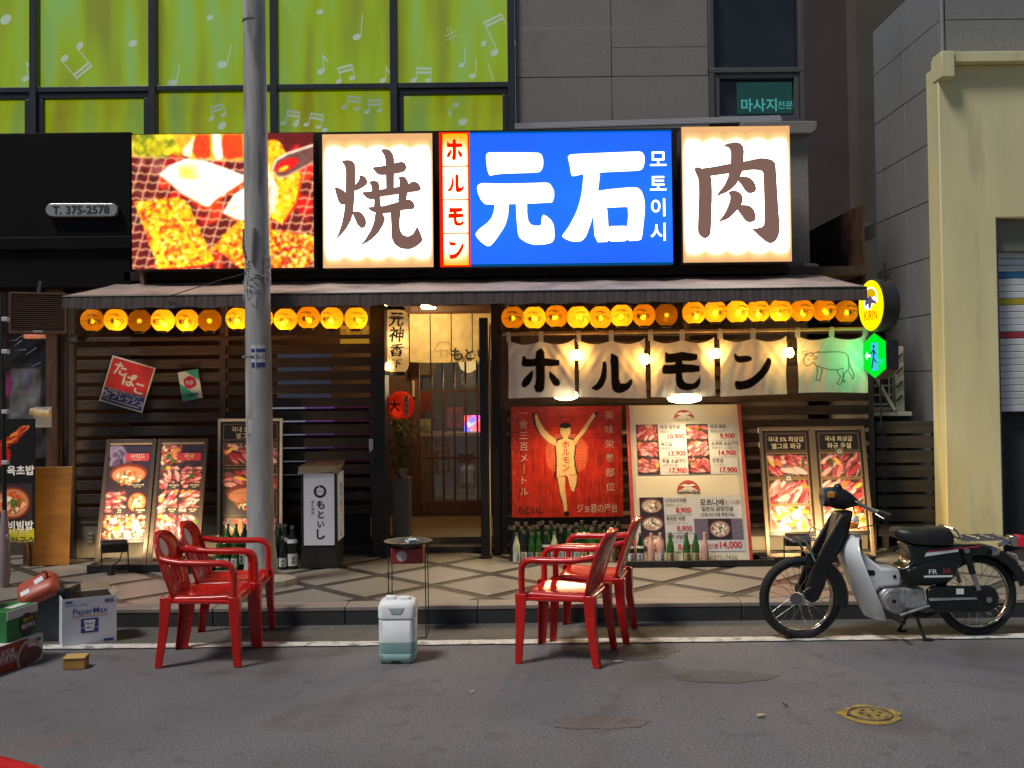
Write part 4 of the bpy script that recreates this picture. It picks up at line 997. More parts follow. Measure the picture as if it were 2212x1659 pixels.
rows_ = [('from the louvred box over the slatted front', '', [(200, .22), (250, .75), (302, -.12), (352, 1.15), (404, .85), (453, -.08), (513, .9), (565, .8), (617, 1.0), (666, .38), (717, .8), (769, .85)], 690, 'lanterns over the slatted front'),
         ('from the doorway above the first three banners', '', [(1108, .12), (1154, .95), (1202, .30), (1249, .95), (1297, .7), (1343, .85), (1391, .28), (1439, -.02)], 684, 'lanterns above the banners'),
         ('from the middle post above the last banners', '', [(1499, .75), (1545, .65), (1592, 1.0), (1638, .9), (1686, .8), (1733, .35), (1780, .25), (1828, .05)], 673, 'lanterns above the banners')]
for where, cnt, lst, yy, grp in rows_:
    for i, (px, lev) in enumerate(lst):
        pr = lev >= 0
        proto = LP if pr else LB
        if pr and not usedP: o = proto; usedP = True
        elif not pr and not usedB: o = proto; usedB = True
        else: o = copy_tree(proto)
        c = at(px, yy + rnd.uniform(-2, 2) - (px - (485 if px < 900 else 1270 if px < 1460 else 1660)) * .0113, DL)
        o.location = c; o.rotation_euler = (rnd.uniform(-.03, .03), rnd.uniform(-.03, .03), rnd.uniform(-.45, .45) + (.25 if px > 1500 else 0))
        OFF[o.name] = Vector((0, 0, 0))
        state = 'brightly glowing' if lev > .6 else ('dimly glowing' if lev > .1 else 'nearly unlit')
        tag(o, '%s yellow lantern, %s %s' % (state, ORD[i], where), 'lantern', grp)
        e_ = abs(lev)
        lamp('lantern_bulb', 'POINT', (rnd.uniform(-.025, .025), rnd.uniform(-.03, .0), rnd.uniform(-.045, .0)), 1.7 * e_ ** 1.3, (1, .66, .22), o, .02)

for (a, b, yy) in ((185, 485, 664), (488, 790, 664), (1095, 1475, 658), (1490, 1850, 650)):
    w0, w1 = at(a, yy, DL), at(b, yy - (b - a) * .0113, DL); o = thing('lantern_wire', 'black wire the lanterns hang from, %s' % {185: 'beside the louvred box', 488: 'between pole and doorway', 1095: 'above the first three banners', 1490: 'above the last two banners'}[a], 'wire', (w0 + w1) / 2)
    MB().tube([w0.lerp(w1, k / 14) + Vector((0, 0, .012 * math.cos(k * 3.1) + .01)) for k in range(15)], .004, 5).build('wire', ring_m, o)
# tall paper lantern in the doorway
paper_w = MPAPER('cream_lantern_paper', (.74, .62, .42), .5, rib=22)
c = at(852, 737, 10.25)
TL = thing('paper_lantern', 'tall cream cylindrical paper lantern with black brushed characters in the doorway', 'lantern', c, local=True)
hh, rr = .30, .138
prof = [(rr * .72, -hh), (rr * .9, -hh + .03), (rr, -hh + .07), (rr, hh - .07), (rr * .9, hh - .03), (rr * .72, hh)]
MB().loft([[(r * math.cos(2 * math.pi * k / 26), r * math.sin(2 * math.pi * k / 26), z) for k in range(26)] for r, z in prof], cap=False).build('shade', paper_w, TL, smooth=70)
MB().lathe([(rr * .72, -hh - .03), (rr * .76, -hh - .03), (rr * .76, -hh + .004), (rr * .72, -hh + .004)], 20).build('bottom_ring', ring_m, TL)
MB().lathe([(rr * .72, hh - .004), (rr * .76, hh - .004), (rr * .76, hh + .03), (rr * .72, hh + .03)], 20).build('top_ring', ring_m, TL)
cylp = lambda X, Z: (rr * 1.012 * math.sin(X / rr), -rr * 1.012 * math.cos(X / rr), Z)
mb = MB()
for ch, z, s_ in (('元', .2, .15), ('神', .06, .15), ('香', -.09, .13), ('下', -.22, .10)): mb.text(ch, .03, 0, z, s_, .02, fn=cylp, slant=.12)
mb.build('lettering', M('black_ink', (.012, .012, .012), .6), TL)
lamp('lantern_bulb', 'POINT', (0, -.02, 0), 2.6, (1, .68, .3), TL, .04)
c = at(838, 790, 10.1); b_ = thing('bare_bulb', 'tiny bare bulb shining at the edge of the black door post', 'bulb', c, local=True)
MB().lathe([(.003, -.022), (.014, -.014), (.016, 0), (.010, .016), (.008, .03)], 12).build('glass', MGLOW('bulb_glow', (1, .62, .22), 40), b_, smooth=60); lamp('light', 'POINT', (0, 0, -.03), .6, (1, .65, .3), b_, .01)
# red lantern
c = at(866, 876, 10.7); RLn = thing('red_lantern', 'round red and white paper lantern behind the bamboo plant', 'lantern', c, local=True)
MB().loft([[(.135 * math.sqrt(1 - zz * zz) * math.cos(2 * math.pi * k / 24), .135 * math.sqrt(1 - zz * zz) * math.sin(2 * math.pi * k / 24), zz * .15) for k in range(24)] for zz in [-.94 + 1.88 * i / 12 for i in range(13)]], cap=False).build('shade', MPAPER('red_lantern_paper', (.62, .05, .02), .5, rib=22), RLn, smooth=70)
rl = lambda X, Z: (X, -math.sqrt(max(1e-5, .137 ** 2 * (1 - (Z / .152) ** 2) - X * X)) - .002, Z)
mb = MB(); mb.add([rl(.04 + .05 * (k % 2), -.1 + .2 * (k // 2) / 6) for k in range(14)], [(2 * k, 2 * k + 1, 2 * k + 3, 2 * k + 2) for k in range(6)]); mb.build('white_band', MPAPER('white_band', (.7, .62, .5), .4), RLn)
mb = MB(); mb.vtext('まつり', .065, 0, .06, .05, 1.15, .02, fn=lambda X, Z: (rl(X, Z)[0], rl(X, Z)[1] - .003, Z)); mb.vtext('大', -.05, 0, 0, .12, 1, .02, fn=lambda X, Z: (rl(X, Z)[0], rl(X, Z)[1] - .003, Z)); mb.build('lettering', MATS['black_ink'], RLn)
lamp('lantern_bulb', 'POINT', (0, 0, 0), .35, (1, .5, .25), RLn, .04)

# ================================================================== WHITE CLOTH BANNERS
cloth_m = MPAPER('white_banner_cloth', (.7, .67, .58), .34, attr=True)
DN = 9.42
tf7 = lambda x, y: zp(x, y, 2000, 1000, 1.6426)
bam = M('bamboo', (.34, .25, .12), .45, var=(9, .3), stretch=(2, 20, 20))
pa, pb = at(1078, 722, DN), at(1885, 710, DN)
BP = thing('bamboo_pole', 'thin bamboo pole carrying the five white cloth banners', 'pole', (pa + pb) / 2)
L_ = pb - pa
for k in range(11):
    a, b = pa + L_ * (k / 11), pa + L_ * ((k + 1) / 11)
    MB().tube([a, a + L_ / 11 * .04, a + L_ / 11 * .1, b - L_ / 11 * .1, b - L_ / 11 * .04, b], [.0165, .016, .0145, .0145, .016, .0165], 10).build('segment', bam, BP, smooth=50)
mb = MB(); mb.cyl(at(1072, 722, DN), at(1085, 722, DN), .03, .03, 12); mb.build('bracket', black_metal, BP)
clothx = [(1097, 1241, 738, 861, 'ホ', KHO), (1248, 1393, 737, 860, 'ル', KRU), (1404, 1543, 735, 857, 'モ', KMO), (1554, 1699, 732, 855, 'ン', KNN), (1721, 1871, 728, 850, 'bull', None)]
labels = ['white cloth banner printed with ホ, next to the doorway', 'white cloth banner printed with ル, second from the doorway', 'white cloth banner printed with モ, third from the doorway', 'white cloth banner printed with ン, beside the bull banner', 'white cloth banner with a line drawing of a bull, tinted green']
for ci, (x0, x1, y0, y1, nm, K_) in enumerate(clothx):
    A, Bp = at(x0, y0, DN), at(x1, y0 - (x1 - x0) * .0113, DN); C_ = at(x0, y1, DN)
    w_, h_ = Bp.x - A.x, A.z - C_.z
    cv = Cv(w_, h_, .0055, (.96, .955, .93)); cv.noise(.05, .05, ci); cv.noise(.06, .2, ci + 9)
    def cp(px, py): p = at(px, py, DN); return (p.x - A.x, A.z - p.z)
    if K_:
        for pl in K_:
            cv.poly([cp(*tf7(x, y)) for x, y in smooth_poly(pl)], (.12, .11, .11))
    else:
        tb = lambda x, y: cp(*zp(x, y, 1980, 1270, 1.515))
        for ln in ([(1880, 163), (1850, 175), (1870, 168), (1905, 170), (1960, 176), (2010, 168), (2040, 172), (2058, 195), (2064, 240), (2062, 275), (2040, 300), (2025, 320), (2030, 345), (2042, 352), (2030, 360), (2018, 345)], [(2058, 195), (2068, 250), (2090, 300), (2090, 330), (2082, 338), (2078, 318), (2062, 290)],
                   [(1850, 175), (1835, 172), (1820, 180), (1806, 190), (1792, 215), (1796, 245), (1810, 258), (1832, 248), (1850, 232), (1862, 255), (1898, 268), (1950, 285), (1990, 285), (2030, 272)], [(1838, 170), (1850, 180), (1845, 192), (1830, 190)], [(1806, 188), (1790, 185), (1786, 172), (1796, 165)], [(1812, 182), (1806, 168), (1812, 160)],
                   [(1850, 195), (1868, 198), (1862, 212), (1846, 210)], [(1820, 214), (1826, 216)], [(1868, 262), (1872, 300), (1866, 335), (1864, 346), (1888, 350), (1892, 320), (1900, 290), (1898, 268)], [(1990, 285), (2000, 310), (2012, 325), (1998, 350), (1988, 368), (2008, 374), (2020, 350), (2034, 318), (2025, 290)]):
            cv.line([tb(*p) for p in ln], .007, (.13, .13, .12))
    ph = ci * 1.7
    def fn(x, y, A=A, w=w_, h=h_, ph=ph, ci=ci):
        t, s = x / w, y / h
        sag = .030 * abs(math.sin(2 * math.pi * t)) * (1 - s) ** 2
        up = .022 * (math.exp(-t / .06) + math.exp(-(1 - t) / .06)) * (1 - s) ** 3
        d = .010 * math.sin(9 * t * (1.2 - .3 * s) + ph) * (.3 + s) + .006 * math.sin(31 * t + 6 * s + ph) * s + .008 * math.sin(17 * (t - .5) * (1 - .7 * s) + 2 * ph)
        diag = .007 * math.sin(40 * (t + .55 * s)) * math.exp(-t / .3) * (1 - s) + .007 * math.sin(40 * (1 - t + .55 * s)) * math.exp(-(1 - t) / .3) * (1 - s)
        pull = .004 * math.sin(math.pi * s) * (1 if t < .5 else -1) * (abs(t - .5) * 2) ** 2
        return (A.x + x + pull + .006 * s * math.sin(ph), DN + d + diag - .015 * s, A.z - y - sag + up + .008 * s * math.sin(3 * t + ph))
    N_ = thing('cloth_banner', labels[ci], 'banner', (A.x + w_ / 2, DN, C_.z), 'white cloth banners on the bamboo pole')
    cv.sheet('cloth', cloth_m, N_, fn=fn)
    pz = (pa + L_ * ((A.x + w_ / 2 - pa.x) / L_.x)).z
    for t in (.012, .5, .988):
        if t > .9 and ci < 4: continue
        xx = A.x + w_ * t; w2 = .02
        mb = MB(); zc = (pa + L_ * ((xx - pa.x) / L_.x)).z
        zl = A.z - .004
        mb.add([(xx - w2, DN - .019, zl), (xx + w2, DN - .019, zl), (xx + w2, DN - .02, zc + .004), (xx - w2, DN - .02, zc + .004), (xx + w2, DN - .006, zc + .02), (xx - w2, DN - .006, zc + .02), (xx + w2, DN + .018, zc + .004), (xx - w2, DN + .018, zc + .004), (xx + w2, DN + .012, zl), (xx - w2, DN + .012, zl)],
               [(0, 1, 2, 3), (3, 2, 4, 5), (5, 4, 6, 7), (7, 6, 8, 9)])
        mb.build('tab', MPAPER('tab_cloth', (.66, .63, .55), .3), N_)
# bulbs hanging between the banners
bulb_glass = MGLOW('hot_bulb', (1, .46, .08), 85); sock = M('black_socket', (.01, .01, .01), .4)
for i, (px, py) in enumerate(((1246, 765), (1396, 774), (1547, 762), (1707, 760))):
    c = at(px, py, DN - .06); tz = (pa + L_ * ((c.x - pa.x) / L_.x)).z
    b_ = thing('hanging_bulb', 'glowing pear bulb hanging between the %s cloth banners' % ('first and second', 'second and third', 'third and fourth', 'fourth and bull')[i], 'bulb', c, 'bulbs between the cloth banners', local=True)
    MB().lathe([(.004, -.05), (.022, -.042), (.032, -.022), (.031, -.002), (.022, .02), (.015, .035)], 16).build('glass', bulb_glass, b_, smooth=60)
    MB().lathe([(.017, .034), (.019, .04), (.019, .075), (.010, .085)], 14).build('socket', sock, b_, smooth=40)
    MB().tube([(0, 0, .083), (.008, .02, .10), (-.004, .05, tz - c.z - .012), (.004, .06, tz - c.z + .02), (.01, .075, tz - c.z - .01)], .0035, 6).build('cord', sock, b_)

# ================================================================== PROJECTING SIGNS
KC = at(1899, 660, 9.2)
KS = thing('round_sign', 'round glowing yellow beer sign projecting from the awning end', 'illuminated sign', KC, rotz=-R(81), local=True)
rim_m = M('dark_sign_rim', (.03, .028, .026), .4)
kr = .222
MB().lathe([(kr, 0), (kr + .008, .004), (kr + .008, .146), (kr, .15)], 40).build('rim', rim_m, KS, smooth=40)
o = KS.children[0]; o.rotation_euler.x = R(90); o.location.y = .075
ygl = MGLOW('yellow_backlit', (1, .86, .0), 1.15)
for s_ in (-1, 1):
    mb = MB(); mb.add([(kr * .985 * math.cos(2 * math.pi * k / 40) * -s_, s_ * .0765, kr * .985 * math.sin(2 * math.pi * k / 40)) for k in range(40)], [tuple(range(40))] if s_ > 0 else [tuple(range(39, -1, -1))]); mb.build('face', ygl, KS)
mb = MB(); mb.text('KIRIN', 0, -.079, -.085, .115, .012, sx=.82); mb.build('lettering', MGLOW('red_letter', (.85, .02, .0), 1.0), KS)
def ring_poly(cx, cz, r0, r1, a0, a1, n=12, sxx=1.0): return [(cx + r1 * sxx * math.cos(a0 + (a1 - a0) * k / n), cz + r1 * math.sin(a0 + (a1 - a0) * k / n)) for k in range(n + 1)] + [(cx + r0 * sxx * math.cos(a1 + (a0 - a1) * k / n), cz + r0 * math.sin(a1 + (a0 - a1) * k / n)) for k in range(n + 1)]
mb = MB(); mb.prism(ring_poly(.0, .05, .095, .11, -.1, 3.2, 14, 1.15), -.0785, -.0775)
mb.prism([(-.11, .07), (-.05, .10), (.02, .09), (.10, .055), (.13, .02), (.08, .03), (.03, .0), (-.02, -.04), (-.06, -.03), (-.11, -.02), (-.12, .02)], -.0782, -.0775); mb.build('emblem', MGLOW('white_emblem', (.9, .95, 1), 1.2), KS)
mb = MB(); mb.prism(ring_poly(.0, .06, .02, .088, .3, 2.7, 10, 1.15), -.0792, -.0784); mb.build('emblem', MGLOW('amber_emblem', (.8, .45, .0), .8), KS)
mb = MB(); mb.prism([(-.06, .07), (0, .085), (.04, .05), (.09, .03), (.11, .005), (.06, .015), (.02, .02), (.0, -.02), (-.03, -.03), (-.04, .02), (-.09, .0), (-.10, .03)], -.08, -.0793); mb.build('emblem', MGLOW('mauve_emblem', (.16, .12, .25), .6), KS)
MB().beam((.1, 0, .16), (.1, 0, .36), .02, .02).build('bracket', rim_m, KS)
MB().beam((-.2, 0, 0), (-.62, 0, 0), .03, .03).build('bracket', rim_m, KS)
EC = at(1903, 768, 9.25)
ES = thing('exit_sign', 'green hexagonal illuminated exit sign with running figure below the yellow beer sign', 'exit sign', EC, rotz=-R(76), local=True)
hxp = [(0, .195), (.165, .115), (.165, -.115), (0, -.195), (-.165, -.115), (-.165, .115)]
hxo = [(x * 1.06, z * 1.05) for x, z in hxp]
MB().prism(hxo, -.06, .06).build('housing', rim_m, ES, bevel=.006)
for s_ in (-1,):
    MB().prism(hxp, -.064, -.0605).build('face', MGLOW('green_backlit', (.0, .75, .02), 1.0), ES)
MB().prism([(-.045, .11), (.055, .11), (.055, -.09), (.06, -.13), (-.03, -.13), (-.045, -.09)], -.067, -.0645).build('door_symbol', MGLOW('cyan_symbol', (.05, .5, .7), 1.0), ES)
mb = MB()
for k, (a, b) in enumerate((((.0, .055), (-.005, -.02)), ((-.005, -.02), (.03, -.06)), ((.03, -.06), (.06, -.06)), ((-.005, -.02), (-.02, -.07)), ((-.02, -.07), (-.03, -.11)), ((-.0, .05), (-.045, .015)), ((.0, .05), (.03, .01)))):
    mb.beam((a[0], -.069 - k * .0004, a[1]), (b[0], -.069 - k * .0004, b[1]), .004, .013, up=(0, 1, 0))
mb.prism([(.0 + .014 * math.cos(k * .7), .078 + .016 * math.sin(k * .7)) for k in range(9)], -.0702, -.068)
mb.build('running_figure', MGLOW('dark_symbol', (.0, .08, .12), .5), ES)
mb = MB(); mb.prism([(-.14, 0), (-.105, .035), (-.105, .012), (-.06, .012), (-.06, -.012), (-.105, -.012), (-.105, -.035)], -.067, -.0645); mb.build('arrow', MGLOW('white_symbol', (.8, 1, 1), 1.3), ES)
mb = MB(); mb.text('비상구', .105, -.0675, -.045, .036, .01); mb.text('EXIT', .105, -.0675, -.08, .024, .01); mb.build('lettering', MATS['cyan_symbol'], ES)
MB().beam((-.02, .0, -.2), (-.02, .0, -.62), .012, .012).build('cable', rim_m, ES); MB().beam((-.16, 0, .08), (-.55, 0, .08), .03, .03).build('bracket', rim_m, ES)
lamp('light', 'POINT', (.0, -.12, 0), 4.0, (.05, 1, .3), ES, .12); lamp('light', 'POINT', (.0, -.12, 0), 2.4, (1, .85, .05), KS, .14)
# air conditioner outdoor unit
q = rect(1884, 760, 1930, 888, 10.4); acw = M('ac_cream', (.42, .42, .36), .5, var=(6, .1))
AC = thing('ac_unit', 'cream air conditioner outdoor unit hung in the alley behind the exit sign', 'air conditioner', ((q[0] + q[1]) / 2, 10.5, q[2]))
MB().box(q[0] - .15, q[1] + .02, 10.42, 10.75, q[2], q[3] + .05).build('casing', acw, AC, bevel=.01)
MB().box(q[0] - .13, q[1] - .01, 10.415, 10.422, q[2] + .04, q[3] + .02).build('fan_recess', M('ac_dark', (.02, .02, .02), .7), AC)
for k in range(6): zz_ = q[2] + .06 + k * .09; MB().box(q[0] - .12, q[1] - .01, 10.395, 10.41, zz_, zz_ + .016).build('guard_bar', acw, AC)
for k in range(4): xx = q[0] - .1 + k * .085; MB().box(xx, xx + .014, 10.388, 10.395, q[2] + .05, q[3]).build('guard_bar', acw, AC)
q2 = rect(1934, 748, 1953, 890, 10.35); BRK = MB().box(q2[0], q2[1], 10.35, 10.37, q2[2], q2[3]).build('mount_plate', acw, AC, bevel=.004)
for k in range(4): c = at(1943, 770 + 30 * k, 10.34); MB().beam(c + Vector((-.03, 0, -.03)), c + Vector((.03, 0, .03)), .02, .012).build('slot', MATS['ac_dark'], BRK)
p0, p1 = at(1885, 805, 10.2), at(1932, 886, 10.2); MB().beam(p0, p1, .035, .03).build('strut', acw, AC); MB().box(q[0] - .12, q[1] + .1, 10.2, 10.42, q[2] - .04, q[2] - .005).build('shelf', acw, AC)
# alley gate of dark planks
q = rect(1893, 910, 2036, 1195, 10.05)
GT = thing('alley_gate', 'gate of wide blackened planks closing the alley', 'gate', ((q[0] + q[1]) / 2, 10.05, ZW))
plk = M('blackened_plank', (.028, .025, .022), .6, var=(4, .5), stretch=(1, 8, 12), bump=(40, .3), dirt=((.10, .09, .08), 3, .68, .5))
z = q[3]; k = 0
while z > .25:
    MB().box(q[0], q[1] + rnd.uniform(-.01, .01), 10.03 + rnd.uniform(0, .006), 10.06, z - .112, z).build('plank', plk, GT, bevel=.004); z -= .1375
for xx in (q[0] + .06, q[1] - .08): MB().box(xx, xx + .05, 10.062, 10.1, ZW, q[3] - .02).build('post', plk, GT)

# ================================================================== TIN SIGNS
TS = thing('tin_sign', 'tilted red and navy enamel tobacco sign hung on the slats', 'tin sign', at(275, 830, DS - .05), local=True); TS.rotation_euler.y = R(17)
enr, enb, enw = M('enamel_red', (.50, .03, .025), .35, var=(12, .12)), M('enamel_navy', (.03, .04, .16), .35, var=(12, .15)), M('enamel_cream', (.6, .54, .42), .4, dirt=((.3, .2, .12), 9, .6, .6))
w_, h_ = .42, .44
MB().box(-w_ / 2, w_ / 2, -.002, .006, -h_ / 2, h_ / 2).build('plate', enw, TS, bevel=.002)
MB().box(-w_ / 2 + .014, w_ / 2 - .014, -.004, -.0021, -.075, h_ / 2 - .014).build('red_field', enr, TS)
MB().box(-w_ / 2 + .014, w_ / 2 - .014, -.004, -.0021, -h_ / 2 + .014, -.079).build('blue_field', enb, TS)
mb = MB(); mb.text('た', -.10, -.0052, .12, .135, .025); mb.text('ば', .01, -.0052, .045, .135, .025); mb.text('こ', .12, -.0052, -.01, .125, .025)
mb.text('お口の恋人 エチケットキャンディ', 0, -.0052, -.093, .026, .006, sx=.8); mb.text('Dr.フレッシュ', .0, -.0052, -.135, .075, .022, sx=.86); mb.text('ドクター', -.15, -.0052, -.182, .03, .006); mb.box(-.10, .17, -.0052, -.0045, -.186, -.178); mb.build('lettering', enw, TS)
FS = thing('tin_sign', 'small tilted white and green enamel film sign on the slats', 'tin sign', at(411, 832, DS - .05), local=True); FS.rotation_euler.y = R(-10)
w_, h_ = .19, .275
MB().box(-w_ / 2, w_ / 2, -.002, .004, -h_ / 2, h_ / 2).build('plate', M('enamel_white', (.68, .66, .6), .35), FS, bevel=.002)
grn = M('enamel_green', (.04, .36, .22), .35)
MB().prism([(-.02, h_ / 2 - .003), (w_ / 2 - .003, h_ / 2 - .003), (w_ / 2 - .003, .03)], -.004, -.0021).build('green_corner', grn, FS)
MB().prism([(-w_ / 2 + .003, .03), (-w_ / 2 + .003, -h_ / 2 + .003), (.065, -h_ / 2 + .003), (.03, -h_ / 2 + .04)], -.004, -.0021).build('green_corner', grn, FS)
red_e = M('enamel_crimson', (.52, .02, .06), .35); mb = MB()
mb.prism([(-.055, .06), (.0, .085), (.055, .06), (.06, .0), (.045, -.02), (-.005, -.035), (-.05, -.015)], -.0055, -.0042); mb.build('logo', red_e, FS)
mb = MB(); mb.text('FUJI', .0, -.0075, .02, .05, .02, sx=.8); mb.build('lettering', MATS['enamel_white'], FS)
mb = MB(); mb.text('FUJIFILM', 0, -.0062, -.095, .038, .012, sx=.78); mb.build('lettering', MATS['black_ink'], FS)

# ================================================================== MENU BOARDS
pr_m = MPRINT('glossy_print', .38); bronze = M('bronze_frame', (.09, .07, .055), .4, .5); cream_ink = M('cream_ink', (.75, .62, .42), .6); white_ink = M('white_ink', (.8, .8, .78), .6)
def board(name, label, px, py, Db, w, h, lean, cat='menu board', group=None, z=None):
    p = at(px, py, Db); return thing(name, label, cat, (p.x, Db, (ZW + .002) if z is None else z), group, local=True, rotx=-R(lean))
def frame(o, w, h, t, mat, y0=-.012, y1=.02, z0=0.0, nm='frame'):
    for a, b, c, d in ((-w / 2, -w / 2 + t, z0, h), (w / 2 - t, w / 2, z0, h)): MB().box(a, b, y0, y1, c, d).build(nm, mat, o, bevel=.003)
    for c, d in ((z0, z0 + t), (h - t, h)): MB().box(-w / 2 + t + .0005, w / 2 - t - .0005, y0, y1, c, d).build(nm, mat, o, bevel=.003)
TRAY = M('black_tray', (.014, .013, .012), .55, var=(8, .3))
def tray(px0, px1, py, Db, dep, lab, h=.065):
    a, b = at(px0, py, Db).x, at(px1, py, Db).x
    o = thing('base_tray', lab, 'tray', ((a + b) / 2, Db, ZW))
    t = .03
    MB().box(a, b, Db, Db + t, ZW + .001, ZW + h).build('rail', TRAY, o, bevel=.003); MB().box(a, b, Db + dep - t, Db + dep, ZW + .001, ZW + h).build('rail', TRAY, o, bevel=.003)
    for xx in (a, b - t): MB().box(xx, xx + t, Db + t, Db + dep - t, ZW + .001, ZW + h).build('rail', TRAY, o, bevel=.003)
    MB().box(a + t, b - t, Db + t, Db + dep - t, ZW + .001, ZW + .02).build('sheet', TRAY, o)
    return o
tray(187, 455, 1222, 9.22, .34, 'low black base tray under the tilted side-dish boards'); tray(1345, 1675, 1205, 9.16, .34, 'low black base tray holding bottles in front of the price board', .055); tray(1645, 1890, 1195, 9.3, .3, 'low black base tray under the pair of wagyu boards', .05)
def caption(mb, x, z, s1, s2, w=.1):
    mb.text(s1, x, -.008, z + .008, .018, .01); mb.text(s2, x, -.008, z - .010, .013, .004)
for bi, (px, nm, title) in enumerate(((259, 'side-dish', '사이드'), (374, 'wagyu', '와규'))):
    w_, h_ = .455, 1.14
    o = board('menu_board', ('tilted lit menu board with a red 사이드 title plaque and stew photographs', 'tilted lit menu board with a red 와규 title plaque and raw beef photographs')[bi], px, 1211, 9.40, w_, h_, 15.5, group='tilted boards in the black base tray')
    o.location.z = ZW + .022
    frame(o, w_, h_, .034, bronze); MB().box(-w_ / 2 + .034, w_ / 2 - .034, .0, .012, .235, h_ - .034).build('backing', black_metal, o)
    MB().box(-w_ / 2 + .034, w_ / 2 - .034, -.014, .012, .205, .234).build('ledge', black_metal, o, bevel=.003)
    MB().box(-w_ / 2 + .036, w_ / 2 - .036, -.012, -.001, h_ - .05, h_ - .0345).build('strip', M('brass_strip', (.6, .4, .2), .35, .6), o)
    pw, ph = w_ - .07, h_ - .05 - .236
    c = Cv(pw, ph, .0042, (.22, .18, .25)); g_ = random.Random(20 + bi)
    for k in range(5): c.ell(pw * (.15 + .1 * k * (k % 2)), ph * (.05 + .035 * k), .075 - .006 * k, .045, (.62, .55, .66), .5 * k, al=.85); c.ell(pw * (.18 + .1 * k * (k % 2)), ph * (.06 + .035 * k), .05, .03, (.33, .28, .38), .5 * k, al=.9)
    if bi: food(c, .005, .01, pw * .5, ph * .22, 'stew', 71)
    t0 = ph * .23
    if bi == 0:
        food(c, .008, t0, pw * .98, t0 + ph * .25, 'bowl', 31); rowsf = [('meat', 32), ('bowl', 33), ('stew', 34), ('stew', 35)]; r0_ = t0 + ph * .26; rh = ph * .25
    else:
        rowsf = [('meat', 41), ('meat', 42), ('meat', 43), ('meat', 44), ('meat', 45), ('meat', 46)]; r0_ = t0; rh = ph * .252
    for k, (kd, sd_) in enumerate(rowsf):
        i, j = k % 2, k // 2; food(c, .008 + i * pw * .495, r0_ + j * (rh + .003), .008 + i * pw * .495 + pw * .48, r0_ + j * (rh + .003) + rh, kd, sd_)
    c.blur(2); c.noise(.12, .01, bi); zt_ = h_ - .05
    c.sheet('print', pr_m, o, fn=lambda x, y: (-pw / 2 + x, -.003, zt_ - y))
    zz_ = zt_ - .115; MB().prism([(-.03 + .0, zz_ - .035), (.165, zz_ - .035), (.175, zz_ - .02), (.175, zz_ + .02), (.165, zz_ + .035), (-.03, zz_ + .035), (-.04, zz_ + .02), (-.04, zz_ - .02)], -.007, -.0035).build('title_plaque', M('plaque_red', (.55, .05, .07), .4), o)
    mb = MB(); mb.text(title, .068, -.0085, zz_ + .008, .05, .012); mb.text('SIDE MENU' if not bi else '和牛', .068, -.0085, zz_ - .024, .014, .004); mb.build('lettering', cream_ink, o)
    mb = MB(); lb = MB()
    caps = [('모츠나베 & 나베', '얼큰한 국물', .09, zt_ - t0 - ph * .21)] if not bi else []
    for k in range(len(rowsf)): caps.append((('육회', '라멘', '우동', '비빔밥') if not bi else ('와규 업진살', '와규 안창살', '와규 갈비', '와규 등심', '우설', '토시살'))[k] and (((('육회', '토마토라멘', '야끼우동', '새우볶음밥') if not bi else ('와규 업진살', '와규 안창살', '와규 갈비', '와규 등심', '와규 우설', '와규 토시'))[k]), '日本式', -pw * .13 + (k % 2) * pw * .48, zt_ - r0_ - (k // 2) * (rh + .003) - rh + .028))
    for s1, s2, x_, z_ in caps: lb.box(x_ - .058, x_ + .058, -.006, -.0035, z_ - .024, z_ + .024); caption(mb, x_, z_, s1, s2)
    for k, (s1, s2, x_, z_) in enumerate(caps): MB().box(x_ - .058, x_ + .058, -.006, -.0035, z_ - .024, z_ + .024).build('caption_plate', M('caption_black', (.03, .028, .03), .5), o)
    mb.build('caption', cream_ink, o)
# white-framed board behind the lamp post
w_, h_ = .6, 1.16
o = board('menu_board', 'white-framed dark menu board half hidden behind the concrete utility pole', 537, 1178, 9.78, w_, h_, 2.5)
o.location.z = .27; o.location.y = 9.82
frame(o, w_, h_, .026, M('white_frame', (.62, .56, .46), .45, var=(8, .15)))
pw, ph = w_ - .054, h_ - .054; c = Cv(pw, ph, .005, (.09, .08, .08))
def outlined(c, x0, y0, x1, y1, col=(.55, .42, .3), t=.005): c.line([(x0, y0), (x1, y0), (x1, y1), (x0, y1), (x0, y0)], t, col)
outlined(c, .025, .025, pw - .025, .17)
for k in range(4):
    y0 = .2 + k * .23; food(c, .025, y0, pw - .025, y0 + .205, ('meat', 'meat', 'bowl', 'stew')[k], 50 + k); outlined(c, .025, y0, pw - .025, y0 + .205)
c.sheet('print', pr_m, o, fn=lambda x, y: (-pw / 2 + x, 0.0, h_ - .027 - y))
mb = MB(); mb.text('국내 5% 최상급', -.0, -.004, h_ - .1, .055, .008); mb.text('엘그로 와규', 0, -.004, h_ - .16, .055, .008); mb.build('lettering', cream_ink, o)
SUPP = MB().box(-.28, .28, .03, .05, -.12, .02).build('backing', black_metal, o)
for xx in (-.25, .25): MB().box(xx - .015, xx + .015, -.01, .02, -.13, .0).build('leg', MATS['white_frame'], o)
